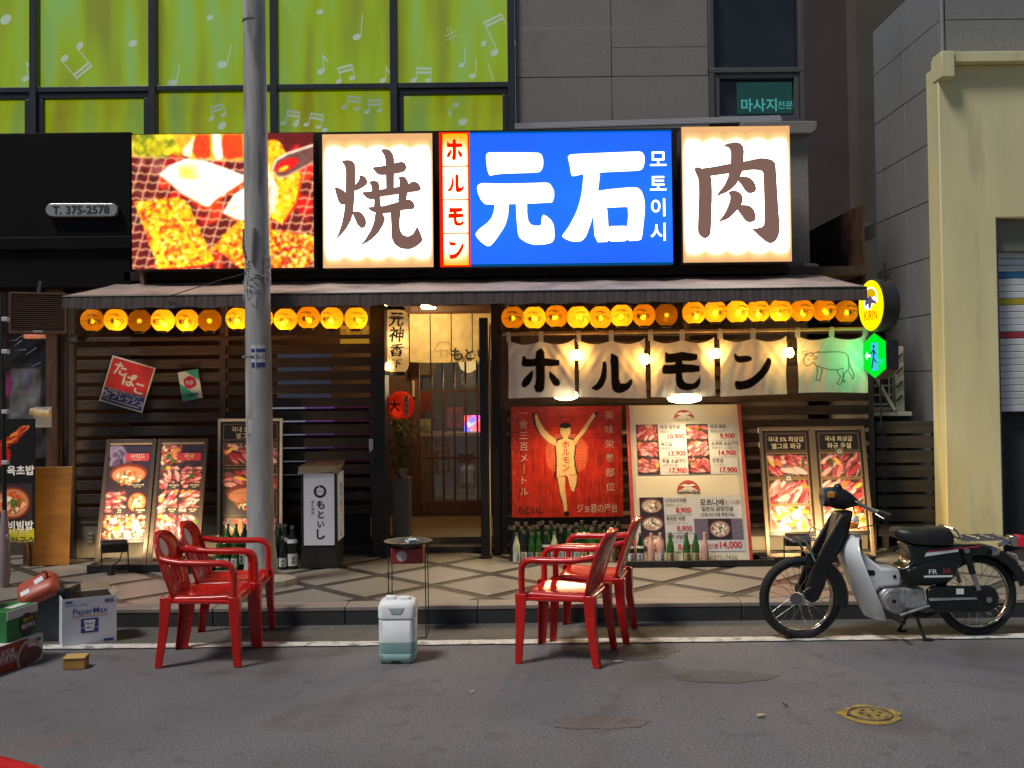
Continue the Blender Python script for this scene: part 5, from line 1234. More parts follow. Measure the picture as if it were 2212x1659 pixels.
# pair of wagyu boards
for bi, (px, t1, t2, lab) in enumerate(((1712, '국내 5% 최상급', '엘그로 와규', 'tilted board titled 국내 5% 최상급 엘그로 와규 behind the moped handlebar'), (1829, '국내 최상급', '와규 우설', 'tilted board titled 국내 최상급 와규 우설 behind the moped at the alley side'))):
    w_, h_ = .485, 1.17
    o = board('menu_board', lab, px + 3, 1190, 9.5, w_, h_, 12, group='tilted wagyu boards behind the moped'); o.location.z = ZW + .022
    frame(o, w_, h_, .032, M('pale_bronze_frame', (.22, .16, .10), .4, .4)); pw, ph = w_ - .064, h_ - .032 - .22
    MB().box(-w_ / 2 + .033, w_ / 2 - .033, .001, .012, .20, h_ - .033).build('backing', black_metal, o); MB().box(-w_ / 2 + .033, w_ / 2 - .033, -.013, .0, .19, .219).build('ledge', black_metal, o)
    c = Cv(pw, ph, .0042, (.15, .125, .11)); outlined(c, .03, .03, pw - .03, .19, (.62, .5, .36), .004)
    for k in range(3):
        y0 = .21 + k * .238; food(c, .028, y0, pw - .028, y0 + .222, ('meat', 'meat', 'stew')[k], 60 + k + 4 * bi); outlined(c, .028, y0, pw - .028, y0 + .222, (.75, .6, .42))
    c.blur(2); c.noise(.1, .01, bi + 4); c.sheet('print', pr_m, o, fn=lambda x, y: (-pw / 2 + x, -.002, h_ - .032 - y))
    mb = MB(); mb.text(t1, 0, -.005, h_ - .115, .052, .012); mb.text(t2, 0, -.005, h_ - .178, .056, .012); mb.build('lettering', cream_ink, o)
    zc = h_ - .235 - .24 * (1 - bi); MB().prism([(-.04, zc + .04), (.04, zc + .04), (.04, zc - .02), (0, zc - .05), (-.04, zc - .02)], -.007, -.0035).build('crest', M('crest_grey', (.13, .115, .10), .5), o)
    mb = MB(); mb.prism(ring_poly(0, zc + .0, .012, .02, 0, 3.14, 8), -.0085, -.0075); mb.box(-.025, .025, -.0085, -.0075, zc - .012, zc - .006); mb.build('crest_mark', cream_ink, o)
# ------------------------------------------------------------------ big price board
w_, h_ = .99, 1.42
o = board('price_board', 'large cream price board with red edges and raw meat photographs under the モ banner', 1497, 1197, 9.30, w_, h_, 17); PB = o; o.location.z = ZW + .02
MB().box(-w_ / 2, w_ / 2, .0, .02, 0, h_).build('panel', M('cream_board', (.66, .60, .45), .5, dirt=((.35, .38, .2), 3, .62, .5)), o)
for s_ in (-1, 1): MB().box(s_ * w_ / 2 - .014 + (-.012 if s_ < 0 else .012), s_ * w_ / 2 + .014 + (-.012 if s_ < 0 else .012), -.012, .03, 0, h_).build('red_edge', M('red_edge', (.42, .06, .05), .45), o, bevel=.003)
panel_w = M('white_print_panel', (.55, .55, .54), .4); red_ink = M('red_ink', (.46, .03, .035), .5); blk_ink = M('dark_ink', (.06, .05, .05), .5); grey_ink = M('grey_ink', (.28, .24, .2), .5)
def V(fx, fy): return (-w_ / 2 + fx * w_, h_ * (1 - fy))
p1x0, p1x1, p1y0, p1y1 = .05, .965, .125, .455
a, b = V(p1x0, p1y1), V(p1x1, p1y0); MB().box(a[0], b[0], -.004, -.0005, a[1], b[1]).build('price_panel', panel_w, o)
fw, fh = .2 * w_, (p1y1 - p1y0) * h_ - .01
for i, fx in enumerate((.055, .51)):
    c = Cv(fw, fh, .0048, (.2, .15, .15))
    for k in range(3): food(c, 0, k * fh / 3, fw, (k + 1) * fh / 3 - .002, 'meat', 80 + k + 5 * i)
    c.blur(1); a = V(fx, p1y0); c.sheet('photo', pr_m, o, fn=lambda x, y, a=a: (a[0] + x, -.006, a[1] - .005 - y))
kr_ = MB(); jp_ = MB(); rd_ = MB(); rules = MB()
items = [[('와규 업진살', '味付けカルビ', '10,900'), ('늑간살', '中落ちカルビ', '13,900'), ('우설 소금구이', 'ネギタン塩', '17,900')], [('와규 육회', '和牛ユッケ', '9,900'), ('소꼬리 소금구이', '和牛テール塩焼き', '14,900'), ('안창살', '上ハラミ', '17,900')]]
for i, fx in enumerate((.265, .72)):
    for k in range(3):
        fy = p1y0 + (p1y1 - p1y0) * (k + .04) / 3; s1, s2, s3 = items[i][k]; st = (p1y1 - p1y0) / 3
        x, z = V(fx + .012, fy + st * .16); kr_.text(s1, x, -.007, z, .042, .014, 'l', sx=.88)
        x, z = V(fx + .015, fy + st * .42); jp_.text(s2, x, -.007, z, .032, .004, 'l', sx=.85)
        x, z = V(fx + .23, fy + st * .74); rd_.text(s3, x, -.007, z, .062, .024, 'r', sx=.98)
        if k: x, z = V(fx, fy - st * .02); rules.box(x, x + .235 * w_, -.0055, -.0042, z, z + .003)
# mid logo
for fy, sc in ((.10, 1.0), (.565, 1.1)):
    x, z = V(.5, fy); MB().prism([(x + .095 * sc * math.cos(t), z + .095 * sc * math.sin(t)) for t in [i * math.pi / 16 for i in range(17)]], -.004, -.0006).build('sun_emblem', M('emblem_red', (.42, .06, .05), .5), o)
    mb = MB(); mb.prism([(x - .105, z - .002), (x + .0, z + .062), (x + .105, z - .002)], -.006, -.0045); mb.build('mountain_emblem', MATS['cream_board'], o)
    mb = MB(); mb.prism([(x - .07 * sc, z + .055), (x - .03, z + .068), (x, z + .062), (x + .04, z + .07), (x + .07, z + .056), (x + .03, z + .05), (x, z + .055), (x - .03, z + .048)], -.0078, -.0065); mb.build('snow_emblem', white_ink, o)
x, z = V(.5, .573); kr_.text('사이드 메뉴', x, -.0085, z + .012, .042, .006); x, z = V(.5, .105); jp_.text('와규 메뉴', x, -.0085, z + .012, .036, .004)
p2y0, p2y1 = .595, .935
a, b = V(.05, p2y1), V(.52, p2y0); MB().box(a[0], b[0], -.004, -.0005, a[1], b[1]).build('price_panel', panel_w, o)
a, b = V(.525, p2y1), V(.965, p2y0); MB().box(a[0], b[0], -.0042, -.0005, a[1], b[1]).build('price_panel', panel_w, o)
fw, fh = .215 * w_, (p2y1 - p2y0) * h_ - .008; c = Cv(fw, fh, .0048, (.22, .18, .2))
for k in range(3): food(c, 0, k * fh / 3, fw, (k + 1) * fh / 3 - .002, 'bowl', 90 + k)
a = V(.054, p2y0); c.sheet('photo', pr_m, o, fn=lambda x, y, a=a: (a[0] + x, -.006, a[1] - .004 - y))
for k, (s1, s2, s3) in enumerate((('나가사키라멘', '長崎ラーメン', '8,900'), ('호르몬 라멘', 'ホルモンラーメン', '8,900'), ('육회 비빔밥', '和牛ビビンバ', '8,900'))):
    st = (p2y1 - p2y0) / 3; fy = p2y0 + st * (k + .03)
    x, z = V(.285, fy + st * .17); kr_.text(s1, x, -.007, z, .042, .014, 'l', sx=.82)
    x, z = V(.288, fy + st * .42); jp_.text(s2, x, -.007, z, .030, .004, 'l', sx=.8)
    x, z = V(.51, fy + st * .74); rd_.text(s3, x, -.007, z, .062, .024, 'r', sx=.98)
    if k: x, z = V(.275, fy - st * .015); rules.box(x, x + .24 * w_, -.0055, -.0042, z, z + .003)
x, z = V(.70, .632); kr_.text('모츠나베', x, -.007, z, .062, .016, sx=.95); x, z = V(.885, .634); jp_.text('もつ鍋', x, -.007, z, .048, .004)
x, z = V(.745, .673); kr_.text('일본식 곱창전골', x, -.007, z, .047, .010, sx=.9); x, z = V(.745, .712); kr_.text('(오후 9시 이후 주문가능)', x, -.007, z, .036, .012, sx=.82)
fw, fh = .43 * w_, .13 * h_; c = Cv(fw, fh, .0048, (.42, .38, .44)); food(c, .12, .0, fw - .1, fh, 'bowl', 99)
for k in range(4): c.line([(fw * .8, fh * (.1 + .25 * k)), (fw, fh * (.25 * k))], .003, (.6, .57, .62))
a = V(.53, .735); c.sheet('photo', pr_m, o, fn=lambda x, y, a=a: (a[0] + x, -.006, a[1] - y))
x, z = V(.68, .9); rd_.text('1인분', x, -.007, z - .004, .05, .012); x, z = V(.94, .9); rd_.text('14,000', x, -.007, z, .078, .026, 'r', sx=.98)
x, z = V(.62, .972); jp_.text('예약 문의 375-7436', x + .05, -.003, z, .055, .006)
kr_.build('lettering', blk_ink, o); jp_.build('lettering', grey_ink, o); rd_.build('prices', red_ink, o); rules.build('rule_line', grey_ink, o)
# ------------------------------------------------------------------ painted runner panel
q = rect(1105, 878, 1345, 1117, 9.86); w_, h_ = q[1] - q[0], q[3] - q[2]
o = thing('painted_panel', 'red painted panel with a cream runner raising both arms', 'painting', ((q[0] + q[1]) / 2, 9.86, q[2]), local=True, rotx=-R(1))
MB().box(-w_ / 2, w_ / 2, .0, .03, 0, h_).build('panel', M('panel_edge', (.25, .06, .04), .6), o)
c = Cv(w_, h_, .0055, (.70, .16, .05)); n1 = c.noise(.3, .05, 1); g_ = random.Random(5)
for k in range(420):
    x, y = g_.random() * w_, g_.random() * h_; L = g_.uniform(.03, .12); vert = y > h_ * .3
    c.ell(x, y, L if not vert else .006, .006 if not vert else L, g_.choice([(.50, .05, .03), (.75, .16, .07), (.42, .04, .03), (.8, .22, .1)]), 0, al=.45, soft=.6)
for k in range(60):
    x = g_.choice([g_.uniform(0, .05), g_.uniform(w_ - .05, w_), g_.uniform(0, w_)]); c.ell(x, g_.random() * h_, g_.uniform(.004, .02), .006, (.78, .5, .32), g_.random() * 3, al=.35, soft=.8)
ux = lambda x: x / 960 * w_; uy = lambda y: y / 960 * h_
def pp(pts): return [(ux(x), uy(y)) for x, y in pts]
for i in range(28):
    for j in range(28):
        x, y = 300 + i * 13, 240 + j * 13
        if (x - 475) ** 2 + (y - 410) ** 2 < 190 ** 2: c.rect(ux(x), uy(y), ux(x + 8), uy(y + 8), (.88, .55, .36), .8)
figs = [[(195, 65), (215, 60), (235, 110), (290, 200), (350, 255), (400, 290), (400, 350), (330, 320), (255, 250), (210, 160)], [(725, 50), (745, 80), (690, 150), (640, 230), (580, 290), (540, 350), (530, 290), (580, 240), (650, 150), (700, 80)],
        [(395, 290), (440, 275), (500, 275), (545, 290), (560, 350), (545, 450), (560, 560), (480, 590), (380, 570), (385, 450), (375, 350)], [(380, 560), (560, 550), (570, 600), (500, 620), (470, 600), (380, 620)],
        [(390, 600), (465, 600), (460, 720), (475, 820), (480, 920), (450, 930), (440, 840), (410, 740)], [(480, 600), (570, 590), (560, 680), (545, 720), (500, 700), (490, 660)], [(500, 700), (545, 715), (545, 740), (515, 735)]]
for f in figs: c.poly(pp([(475 + (x - 475) * 1.05, 480 + (y - 480) * 1.02) for x, y in f]), (.10, .06, .04))
for f in figs: mx = sum(p[0] for p in f) / len(f); my = sum(p[1] for p in f) / len(f); c.poly(pp([(mx + (x - mx) * .9, my + (y - my) * .95) for x, y in f]), (.86, .70, .46))
c.ell(ux(470), uy(205), ux(52), uy(66), (.10, .06, .04)); c.ell(ux(470), uy(212), ux(46), uy(56), (.86, .70, .46)); c.ell(ux(470), uy(165), ux(48), uy(26), (.12, .08, .06))
c.poly(pp([(450, 255), (490, 255), (492, 290), (448, 290)]), (.86, .70, .46)); c.ell(ux(470), uy(930), ux(24), uy(22), (.08, .06, .05))
for f in ([(400, 600), (430, 610), (460, 600)], [(500, 590), (530, 602), (560, 592)], [(382, 480), (395, 520)], [(550, 480), (540, 530)]): c.line(pp(f), .005, (.2, .12, .08))
c.noise(.08, .012, 7)
c.sheet('print', MPRINT('painted_print', .32), o, fn=lambda x, y: (-w_ / 2 + x, -.003, h_ - y))
def W(x, y): return (-w_ / 2 + ux(x), h_ - uy(y))
mb = MB(); pk = M('faded_pink_paint', (.55, .36, .27), .6)
for i, ch in enumerate('一食三百メートル'): x, z = W(105 + (i > 0) * 2, 55 + i * 97); mb.text(ch if ch != 'ー' else '｜', x, -.005, z, .085, .006)
for i, ch in enumerate('美味栄養部位'): x, z = W(850, 80 + i * 124); mb.text(ch, x, -.005, z, .085, .006)
x, z = W(735, 885); mb.text('ジョ君の屋台', x, -.005, z, .088, .014, sx=.72); mb.build('lettering', pk, o)
mb = MB(); x, z = W(160, 895); mb.text('もといし', x, -.005, z, .085, .012, sx=.75, slant=.15); mb.build('lettering', MATS['black_ink'], o)
mb = MB()
for i, ch in enumerate('ホルモン'): x, z = W(472, 330 + i * 68); mb.text(ch, x, -.0055, z, .075, .025)
mb.build('lettering', M('shirt_red', (.5, .05, .03), .6), o)
# ------------------------------------------------------------------ lamps that light the boards
def flood(label, px, py, D0, target, power, z=None, col=(1, .72, .38)):
    p = at(px, py, D0)
    o = thing('flood_lamp', label, 'flood lamp', p, 'floodlights on the ground', local=True)
    t = Vector(target) - p; t.normalize(); r = t.to_track_quat('Y', 'Z').to_matrix()
    MB().obox((0, 0, 0), (.205, .06, .10), r).build('housing', black_metal, o, bevel=.008)
    MB().obox(r @ Vector((0, .033, 0)), (.18, .004, .08), r).build('lens', MGLOW('flood_lens', (1, .72, .38), 6), o)
    zb_ = (ZW + .03) - p.z
    mb = MB(); mb.tube([(-.112, 0, .02), (-.115, .0, zb_), (-.1, 0, zb_ - .006), (.1, 0, zb_ - .006), (.115, 0, zb_), (.112, 0, .02)], .006, 6); mb.build('bracket', black_metal, o)
    mb = MB(); mb.tube([(.08, -.03, -.03), (.06, -.06, zb_ * .55), (.0, -.05, zb_ * .75), (-.02, -.03, zb_ - .02)], .006, 6); mb.build('cable', black_metal, o)
    MB().lathe([(.035, zb_ - .03), (.03, zb_ - .01), (.012, zb_ + .03)], 12, (-.02, -.03, 0)).build('plug', black_metal, o)
    lamp('light', 'SPOT', r @ Vector((0, .045, 0)), power, col, o, .05, spot=168, blend=.5).rotation_euler = (-t).to_track_quat('Z', 'Y').to_euler()
    return o
flood('black floodlight aimed at the side-dish board beside the red chairs', 248, 1180, 9.14, at(258, 1110, 9.5), 46)
flood('black floodlight hidden behind the red chairs aimed at the wagyu board', 385, 1182, 9.14, at(385, 1115, 9.5), 40)
flood('black floodlight in front of the wagyu board behind the moped front rack', 1722, 1166, 9.2, at(1712, 1110, 9.6), 46)
flood('black floodlight in front of the alley-side wagyu board behind the moped', 1832, 1170, 9.2, at(1830, 1110, 9.6), 46)
def cliplamp(label, px, py, D0, target, power, ps, pz, wd=1.0):
    p = at(px, py, D0); o = thing('clip_lamp', label, 'lamp', p, local=True)
    t = (Vector(target) - p).normalized(); r = t.to_track_quat('Y', 'Z').to_matrix()
    rings = []
    for rad, yy in ((.02, -.03), (.05, -.022), (.085, -.012), (.095, -.002)): rings.append([r @ Vector((rad * wd * math.cos(2 * math.pi * k / 20), yy, rad * .6 * math.sin(2 * math.pi * k / 20))) for k in range(20)])
    MB().loft(rings, cap=False).build('shade', M('white_lamp_shade', (.6, .58, .5), .4), o, smooth=60)
    MB().loft([[r @ Vector((rad * wd * math.cos(2 * math.pi * k / 20), yy, rad * .55 * math.sin(2 * math.pi * k / 20))) for k in range(20)] for rad, yy in ((.09, .0), (.097, .02), (.09, .04), (.06, .055), (.01, .062))]).build('opal_lens', MGLOW('lamp_bulb', (1, .82, .5), 9), o, smooth=60)
    MB().tube([r @ Vector((0, -.08, 0)), (0, .12, .02), (0, ps, pz)], .008, 6).build('arm', M('lamp_arm_cream', (.5, .45, .35), .5), o)
    lamp('light', 'SPOT', r @ Vector((0, .085, 0)), power, (1, .72, .38), o, .06, spot=172, blend=.75).rotation_euler = (-t).to_track_quat('Z', 'Y').to_euler()
cliplamp('bright lamp over the cream price board under the モ banner', 1478, 856, 9.46, Vector((1.55, 8.75, .1)), 40, .4, .0, 1.6)
cliplamp('bright lamp over the red runner panel under the ホ banner', 1222, 850, 9.52, Vector((.5, 8.9, .1)), 60, .34, -.02, 1.15)
# lamp above the doorway and room lights
p = at(926, 664, 11.3); o = thing('ceiling_lamp', 'bright round lamp above the doorway curtain', 'lamp', p, local=True)
MB().lathe([(.09, 0), (.08, .03), (.02, .06)], 18).build('shade', M('lamp_white', (.6, .55, .45), .4), o, smooth=50); MB().lathe([(.075, -.012), (.075, .002)], 18).build('bulb', MGLOW('door_bulb', (1, .75, .4), 22), o)
MB().cyl((0, 0, .06), (0, 0, 2.72 - p.z), .006).build('cord', ring_m, o)
lamp('light', 'POINT', (-.1, -.15, -.05), 40, (1, .66, .28), o, .06)
# doorway curtain
q = rect(884, 676, 1066, 781, 11.75); DC = thing('door_curtain', 'cream linen curtain lettered もといし across the entrance door', 'curtain', ((q[0] + q[1]) / 2, 11.75, q[2]))
w3 = (q[1] - q[0]) / 4
for k in range(4):
    c = Cv(w3 - .012, q[3] - q[2], .009, (.86, .78, .58)); c.noise(.15, .05, k + 30)
    if k == 1:
        for ln in ([(.06, .36), (.10, .31), (.20, .32), (.22, .37), (.20, .45)], [(.06, .36), (.04, .40), (.08, .42), (.10, .40), (.18, .41)], [(.11, .41), (.11, .47)], [(.18, .41), (.17, .47)]): c.line(ln, .006, (.45, .34, .2))
    x0 = q[0] + k * w3 + .006
    c.sheet('curtain_panel', MPAPER('linen', (.6, .5, .3), .45, attr=True), DC, fn=lambda x, y, x0=x0, k=k: (x0 + x, 11.75 + .012 * math.sin(14 * x + k) * (y * 2), q[3] - y - .01 * math.sin(6 * x + k)))
mb = MB(); cc = at(1010, 765, 11.7)
for i, ch in enumerate('もとい'): mb.text(ch, cc.x - .12 + i * .14, 11.71, cc.z, .16 - .02 * i, .03)
mb.build('lettering', MATS['black_ink'], DC); MB().tube([(q[0] - .05, 11.76, q[3] + .0), (q[1] + .05, 11.76, q[3] + .0)], .014, 8).build('rod', dw, DC)
# screen and things seen in the room
q = rect(1003, 897, 1046, 988, 13.2); TV = thing('screen', 'bright pink and blue screen glowing inside behind the lattice door', 'screen', ((q[0] + q[1]) / 2, 13.2, q[2]))
c = Cv(q[1] - q[0], q[3] - q[2], .012, (.7, .15, .5)); g_ = random.Random(2)
for k in range(60): c.ell(g_.random() * c.w, g_.random() * c.h, .05, .04, g_.choice([(1, .2, .3), (.3, .4, 1), (1, .6, .8), (.9, .2, .7), (.5, .8, 1), (1, .4, .3)]), g_.random() * 3, al=.8)
c.a *= 1.4; c.sheet('display', MPRINT('screen_glow', .3, 1.5), TV, fn=lambda x, y: (q[0] + x, 13.2, q[3] - y)); MB().box(q[0] - .02, q[1] + .02, 13.21, 13.25, q[2] - .02, q[3] + .02).build('casing', black_metal, TV)
MB().box((q[0] + q[1]) / 2 - .02, (q[0] + q[1]) / 2 + .02, 13.22, 13.25, .25, q[2]).build('stand', black_metal, TV)
q = rect(893, 905, 935, 985, 14.3)
for (a, b, y0, y1, col, lab) in ((905, 930, 905, 985, (.5, .4, .1), 'yellow poster on the back wall seen through the lattice door'), (965, 1000, 880, 925, (.35, .05, .05), 'red poster on the back wall seen through the lattice door'), (932, 958, 930, 1010, (.35, .18, .1), 'brown notice on the back wall seen through the lattice door')):
    q = rect(a, y0, b, y1, 14.4); P_ = thing('wall_poster', lab, 'poster', (q[0], 14.45, q[2]))
    MB().box(q[0], q[1], 14.44, 14.45, q[2], q[3]).build('sheet', M('poster_%d' % a, col, .6, var=(9, .5)), P_)
    mb = MB(); mb.vtext('焼肉', (q[0] + q[1]) / 2, 14.435, q[3] - .15, .14, 1.2, .01); mb.build('lettering', blk_ink, P_)
CT = thing('counter', 'dark wooden counter inside the restaurant', 'counter', (0, 13, .25)); MB().box(-3.2, 2.6, 12.9, 13.3, .25, 1.1).build('body', wood_in, CT); MB().box(-3.25, 2.65, 12.85, 13.35, 1.1, 1.14).build('top', M('counter_top', (.2, .12, .06), .4), CT)
for i, (x, z, p_) in enumerate(((-2.7, 1.45, 9), (-1.6, 1.5, 5), (1.8, 1.3, 9), (3.0, 1.4, 6.0), (-.52, 1.98, 9))):
    o = thing('room_lamp', 'hanging globe lamp inside the restaurant, %s from the louvred box' % ORD[i], 'lamp', (x, 12.2 if i < 4 else 12.7, z), 'globe lamps inside', local=True)
    MB().lathe([(.02, -.12), (.09, -.08), (.12, 0), (.09, .08), (.03, .12)], 18).build('globe', MGLOW('globe_glow', (1, .6, .22), .9), o, smooth=60); MB().cyl((0, 0, .12), (0, 0, 2.71 - z), .006).build('cord', ring_m, o)
    lamp('light', 'POINT', (0, 0, -.2), p_ * 2.2, (1, .68, .36), o, .1)

# ================================================================== STREET OBJECTS
# ------------------------------------------------------------------ utility pole
pb_ = gnd(563, 1262, ZW); UPx, UPy = pb_.x, 8.62
conc = M('pole_concrete', (.36, .355, .335), .75, var=(5, .25), stretch=(3, 3, .5), bump=(90, .25), dirt=((.13, .12, .11), 3, .55, .7))
UP = thing('utility_pole', 'weathered grey concrete utility pole standing in front of the shop', 'utility pole', (UPx, UPy, ZW))
topx = at(548, 30, UPy).x
MB().tube([(UPx, UPy, ZW - .02), (UPx, UPy, .35), (UPx, UPy, .55), (UPx + (topx - UPx) * .3, UPy, 1.8), (topx, UPy, 5.2), (topx - .02, UPy, 9)], [.15, .125, .108, .105, .088, .08], 28).build('shaft', conc, UP, smooth=60)
MB().lathe([(.30, -.01), (.29, .05), (.2, .075), (.13, .09)], 9, (UPx, UPy - .02, ZW), 1.0, .8).build('footing', M('rough_concrete', (.26, .24, .19), .9, var=(9, .4), bump=(30, .8)), UP)
MB().tube([(topx - .09, UPy, at(550, 48, UPy).z), (topx + .09, UPy, at(550, 48, UPy).z - .002)], .001, 4)
zz_ = at(550, 47, UPy).z; MB().tube([(topx, UPy, zz_ - .008), (topx, UPy, zz_ + .008)], .0915, 28).build('band', M('dark_band', (.06, .06, .06), .6), UP)
zz_ = at(565, 770, UPy).z; pr_ = .103
def polep(X, Z, k=1.0): a = X / .1; return (UPx + (topx - UPx) * .35 + pr_ * k * math.sin(a), UPy - pr_ * k * math.cos(a), Z)
def wrap(mb, x0, x1, z0, z1, k): mb.add([polep(x0 + (x1 - x0) * i / 6, z, k) for z in (z0, z1) for i in range(7)], [(i, i + 1, 8 + i, 7 + i) for i in range(6)])
mb = MB(); wrap(mb, -.03, .078, zz_ - .088, zz_ + .088, 1.03); AP = mb.build('address_plate', M('plate_white', (.6, .62, .62), .35), UP)
for k, (a, b) in enumerate(((.03, .06), (-.088, -.05))):
    mb = MB(); wrap(mb, -.03, .078, zz_ + a, zz_ + b, 1.04); mb.build('blue_band', M('plate_blue', (.04, .05, .2), .4), AP)
mb = MB(); mb.text('400-13', .024, 0, zz_ - .005, .05, .012, fn=lambda X, Z: polep(X, Z, 1.045), sx=.9); mb.build('lettering', MATS['black_ink'], AP)
mb = MB(); wrap(mb, -.0, .008, zz_ - .09, zz_ + .09, 1.06); mb.build('reflective_strip', M('strip_silver', (.7, .8, .8), .15, .8), AP)
mb = MB(); mb.tube([polep(a, zz_ - .002, 1.02) for a in (-.14, -.1, -.06, -.03)], .004, 6); mb.tube([polep(-.15, zz_ - .002, 1.1), polep(-.12, zz_ - .002, 1.15)], .012, 8); mb.build('strap', M('steel', (.5, .5, .5), .25, 1.0), UP)
zc = at(545, 590, UPy).z
wirem = M('grey_wire', (.45, .44, .42), .5); g = random.Random(4)
for k in range(9):
    a0 = g.uniform(-.12, .04); z0 = zc + g.uniform(-.05, .1); pts = [polep(a0 + g.uniform(-.06, .06), z0 - j * g.uniform(.02, .07), 1.05 + .12 * math.sin(j * 1.1 + k)) for j in range(6)]
    MB().tube(pts, .0032, 5).build('wire', wirem, UP)
MB().tube([polep(-.16, zc + .36, 1.1), polep(-.11, zc + .2, 1.12), polep(-.08, zc + .12, 1.08)], .011, 8).build('pipe_stub', M('rusty_pipe', (.16, .09, .08), .6), UP); MB().tube([polep(.0, zc + .35, 1.12), polep(-.01, zc + .2, 1.1), polep(-.015, zc + .08, 1.08)], .014, 8).build('pipe_stub', M('grey_tube', (.22, .19, .19), .6), UP)
mb = MB(); wrap(mb, .07, .145, zc - .10, zc + .13, 1.07); mb.build('torn_label', M('torn_paper', (.55, .46, .4), .7, var=(40, .5)), UP)
mb = MB(); mb.vtext('한국전력', .105, 0, zc + .09, .04, 1.3, .01, fn=lambda X, Z: polep(X, Z, 1.085)); mb.build('lettering', M('violet_ink', (.15, .12, .25), .6), UP)
zz_ = at(550, 930, UPy).z; mb = MB(); mb.add([polep(a, z, 1.045) for a, z in ((-.07, zz_ + .1), (-.02, zz_ + .085), (.05, zz_ + .1), (.045, zz_ - .07), (.01, zz_ - .08), (-.03, zz_ - .02), (-.07, zz_ - .03))], [tuple(range(6, -1, -1))]); mb.build('tape_patch', M('pale_patch', (.38, .38, .38), .6), UP)
MB().tube([(UPx - .8, UPy + .1, zc - .18), (UPx - .3, UPy - .06, zc - .06), polep(-.1, zc - .01, 1.08), polep(.03, zc - .03, 1.08), polep(.12, zc - .08, 1.09)], .004, 5).build('wire', MATS['black_socket'], UP)

# ------------------------------------------------------------------ left edge: louvre box, banner stand, plywood
c = at(82, 675, 9.4); LV = thing('louvre_box', 'brown louvred vent box hung beside the awning end', 'vent', (c.x, 9.4, c.z), rotz=R(24), local=True)
brn = M('brown_vent', (.13, .075, .05), .5, var=(8, .2)); w_, h_ = .47, .36
MB().box(-w_ / 2, w_ / 2, .03, .3, -h_ / 2, h_ / 2).build('casing', M('vent_casing', (.03, .025, .022), .6), LV)
for a, b, c_, d in ((-w_ / 2, w_ / 2, -h_ / 2, -h_ / 2 + .02), (-w_ / 2, w_ / 2, h_ / 2 - .02, h_ / 2), (-w_ / 2, -w_ / 2 + .02, -h_ / 2 + .02, h_ / 2 - .02), (w_ / 2 - .02, w_ / 2, -h_ / 2 + .02, h_ / 2 - .02)): MB().box(a, b, -.012, .03, c_, d).build('frame', brn, LV)
for k in range(17): z = -h_ / 2 + .03 + k * .0182; MB().prism([(-w_ / 2 + .02, z), (w_ / 2 - .02, z), (w_ / 2 - .02, z + .007), (-w_ / 2 + .02, z + .007)], -.008, .025).build('slat', brn, LV)
MB().box(-.04, .04, -.014, -.0125, -h_ / 2 + .003, -h_ / 2 + .022).build('badge', M('badge_silver', (.5, .5, .48), .3, .5), LV)
MB().beam((0, .2, h_ / 2 - .02), (.02, .36, h_ / 2 + .12), .03, .03).build('hanger', black_metal, LV)
q = rect(-20, 905, 74, 1172, 9.55); w_, h_ = q[1] - q[0], q[3] - q[2]
FB = thing('food_banner', 'black food banner with sushi and bibimbap photographs at the neighbouring shop', 'banner', ((q[0] + q[1]) / 2, 9.55, q[2]))
c = Cv(w_, h_, .006, (.04, .035, .035)); g = random.Random(8)
for k in range(70): t = g.random(); c.ell(.06 + .24 * t + g.uniform(-.03, .03), .28 - .2 * t + g.uniform(-.07, .07) * (1 - t), .035, .014, g.choice([(.85, .3, .08), (.7, .15, .05), (.95, .55, .2), (.5, .06, .03)]), -.6)
for k in range(30): c.ell(.05 + g.uniform(0, .1), .32 + g.uniform(-.04, .08), .03, .03, (.75, .06, .03), g.random())
food(c, .02, .58, w_ - .02, .92, 'bowl', 77); c.rect(0, .98, w_, h_, (.75, .72, .08))
c.sheet('print', pr_m, FB, fn=lambda x, y: (q[0] + x, 9.55, q[3] - y)); MB().box(q[0], q[1], 9.556, 9.575, q[2], q[3]).build('backing', black_metal, FB)
mb = MB(); mb.text('육초밥', q[1] - .12, 9.545, q[3] - .46, .09, .03); mb.text('비빔밥', q[1] - .12, 9.545, q[3] - .95, .085, .03); mb.build('lettering', white_ink, FB)
mb = MB(); mb.text('칼국수', q[1] - .1, 9.543, q[3] - 1.09, .085, .02); mb.build('lettering', blk_ink, FB); mb = MB(); mb.text('맛의 반전', q[1] - .14, 9.543, q[3] - 1.01, .05, .01); mb.build('lettering', M('pale_yellow_ink', (.7, .66, .4), .6), FB)
for xx in (q[0] + .05, q[1] - .05): MB().box(xx - .012, xx + .012, 9.58, 9.6, ZW, q[2] + .02).build('leg', black_metal, FB)
pa_ = at(12, 1290, 8.6); ST = thing('banner_stand', 'black banner pole patched with white tape at the picture edge', 'pole', (pa_.x, 8.6, ZW))
MB().tube([(pa_.x, 8.6, ZW), (pa_.x - .03, 8.6, 2.5)], .018, 10).build('pole', black_metal, ST)
for yy in (690, 760, 890, 1000, 1160): c = at(11, yy, 8.58); MB().box(c.x - .03, c.x + .02, 8.575, 8.625, c.z - .015, c.z + .02).build('tape', M('tape_white', (.5, .5, .5), .5), ST, bevel=.005)
MB().lathe([(.03, 0), (.05, .1), (.045, .3), (.028, .55), (.02, .62)], 10, (pa_.x - .01, 8.6, ZW)).build('plastic_wrap', M('pink_plastic', (.30, .22, .22), .3), ST, smooth=60)
PWm = M('varnished_plywood', (.19, .082, .012), .5, var=(3, .25), stretch=(1, 1, 6), bump=(50, .1))
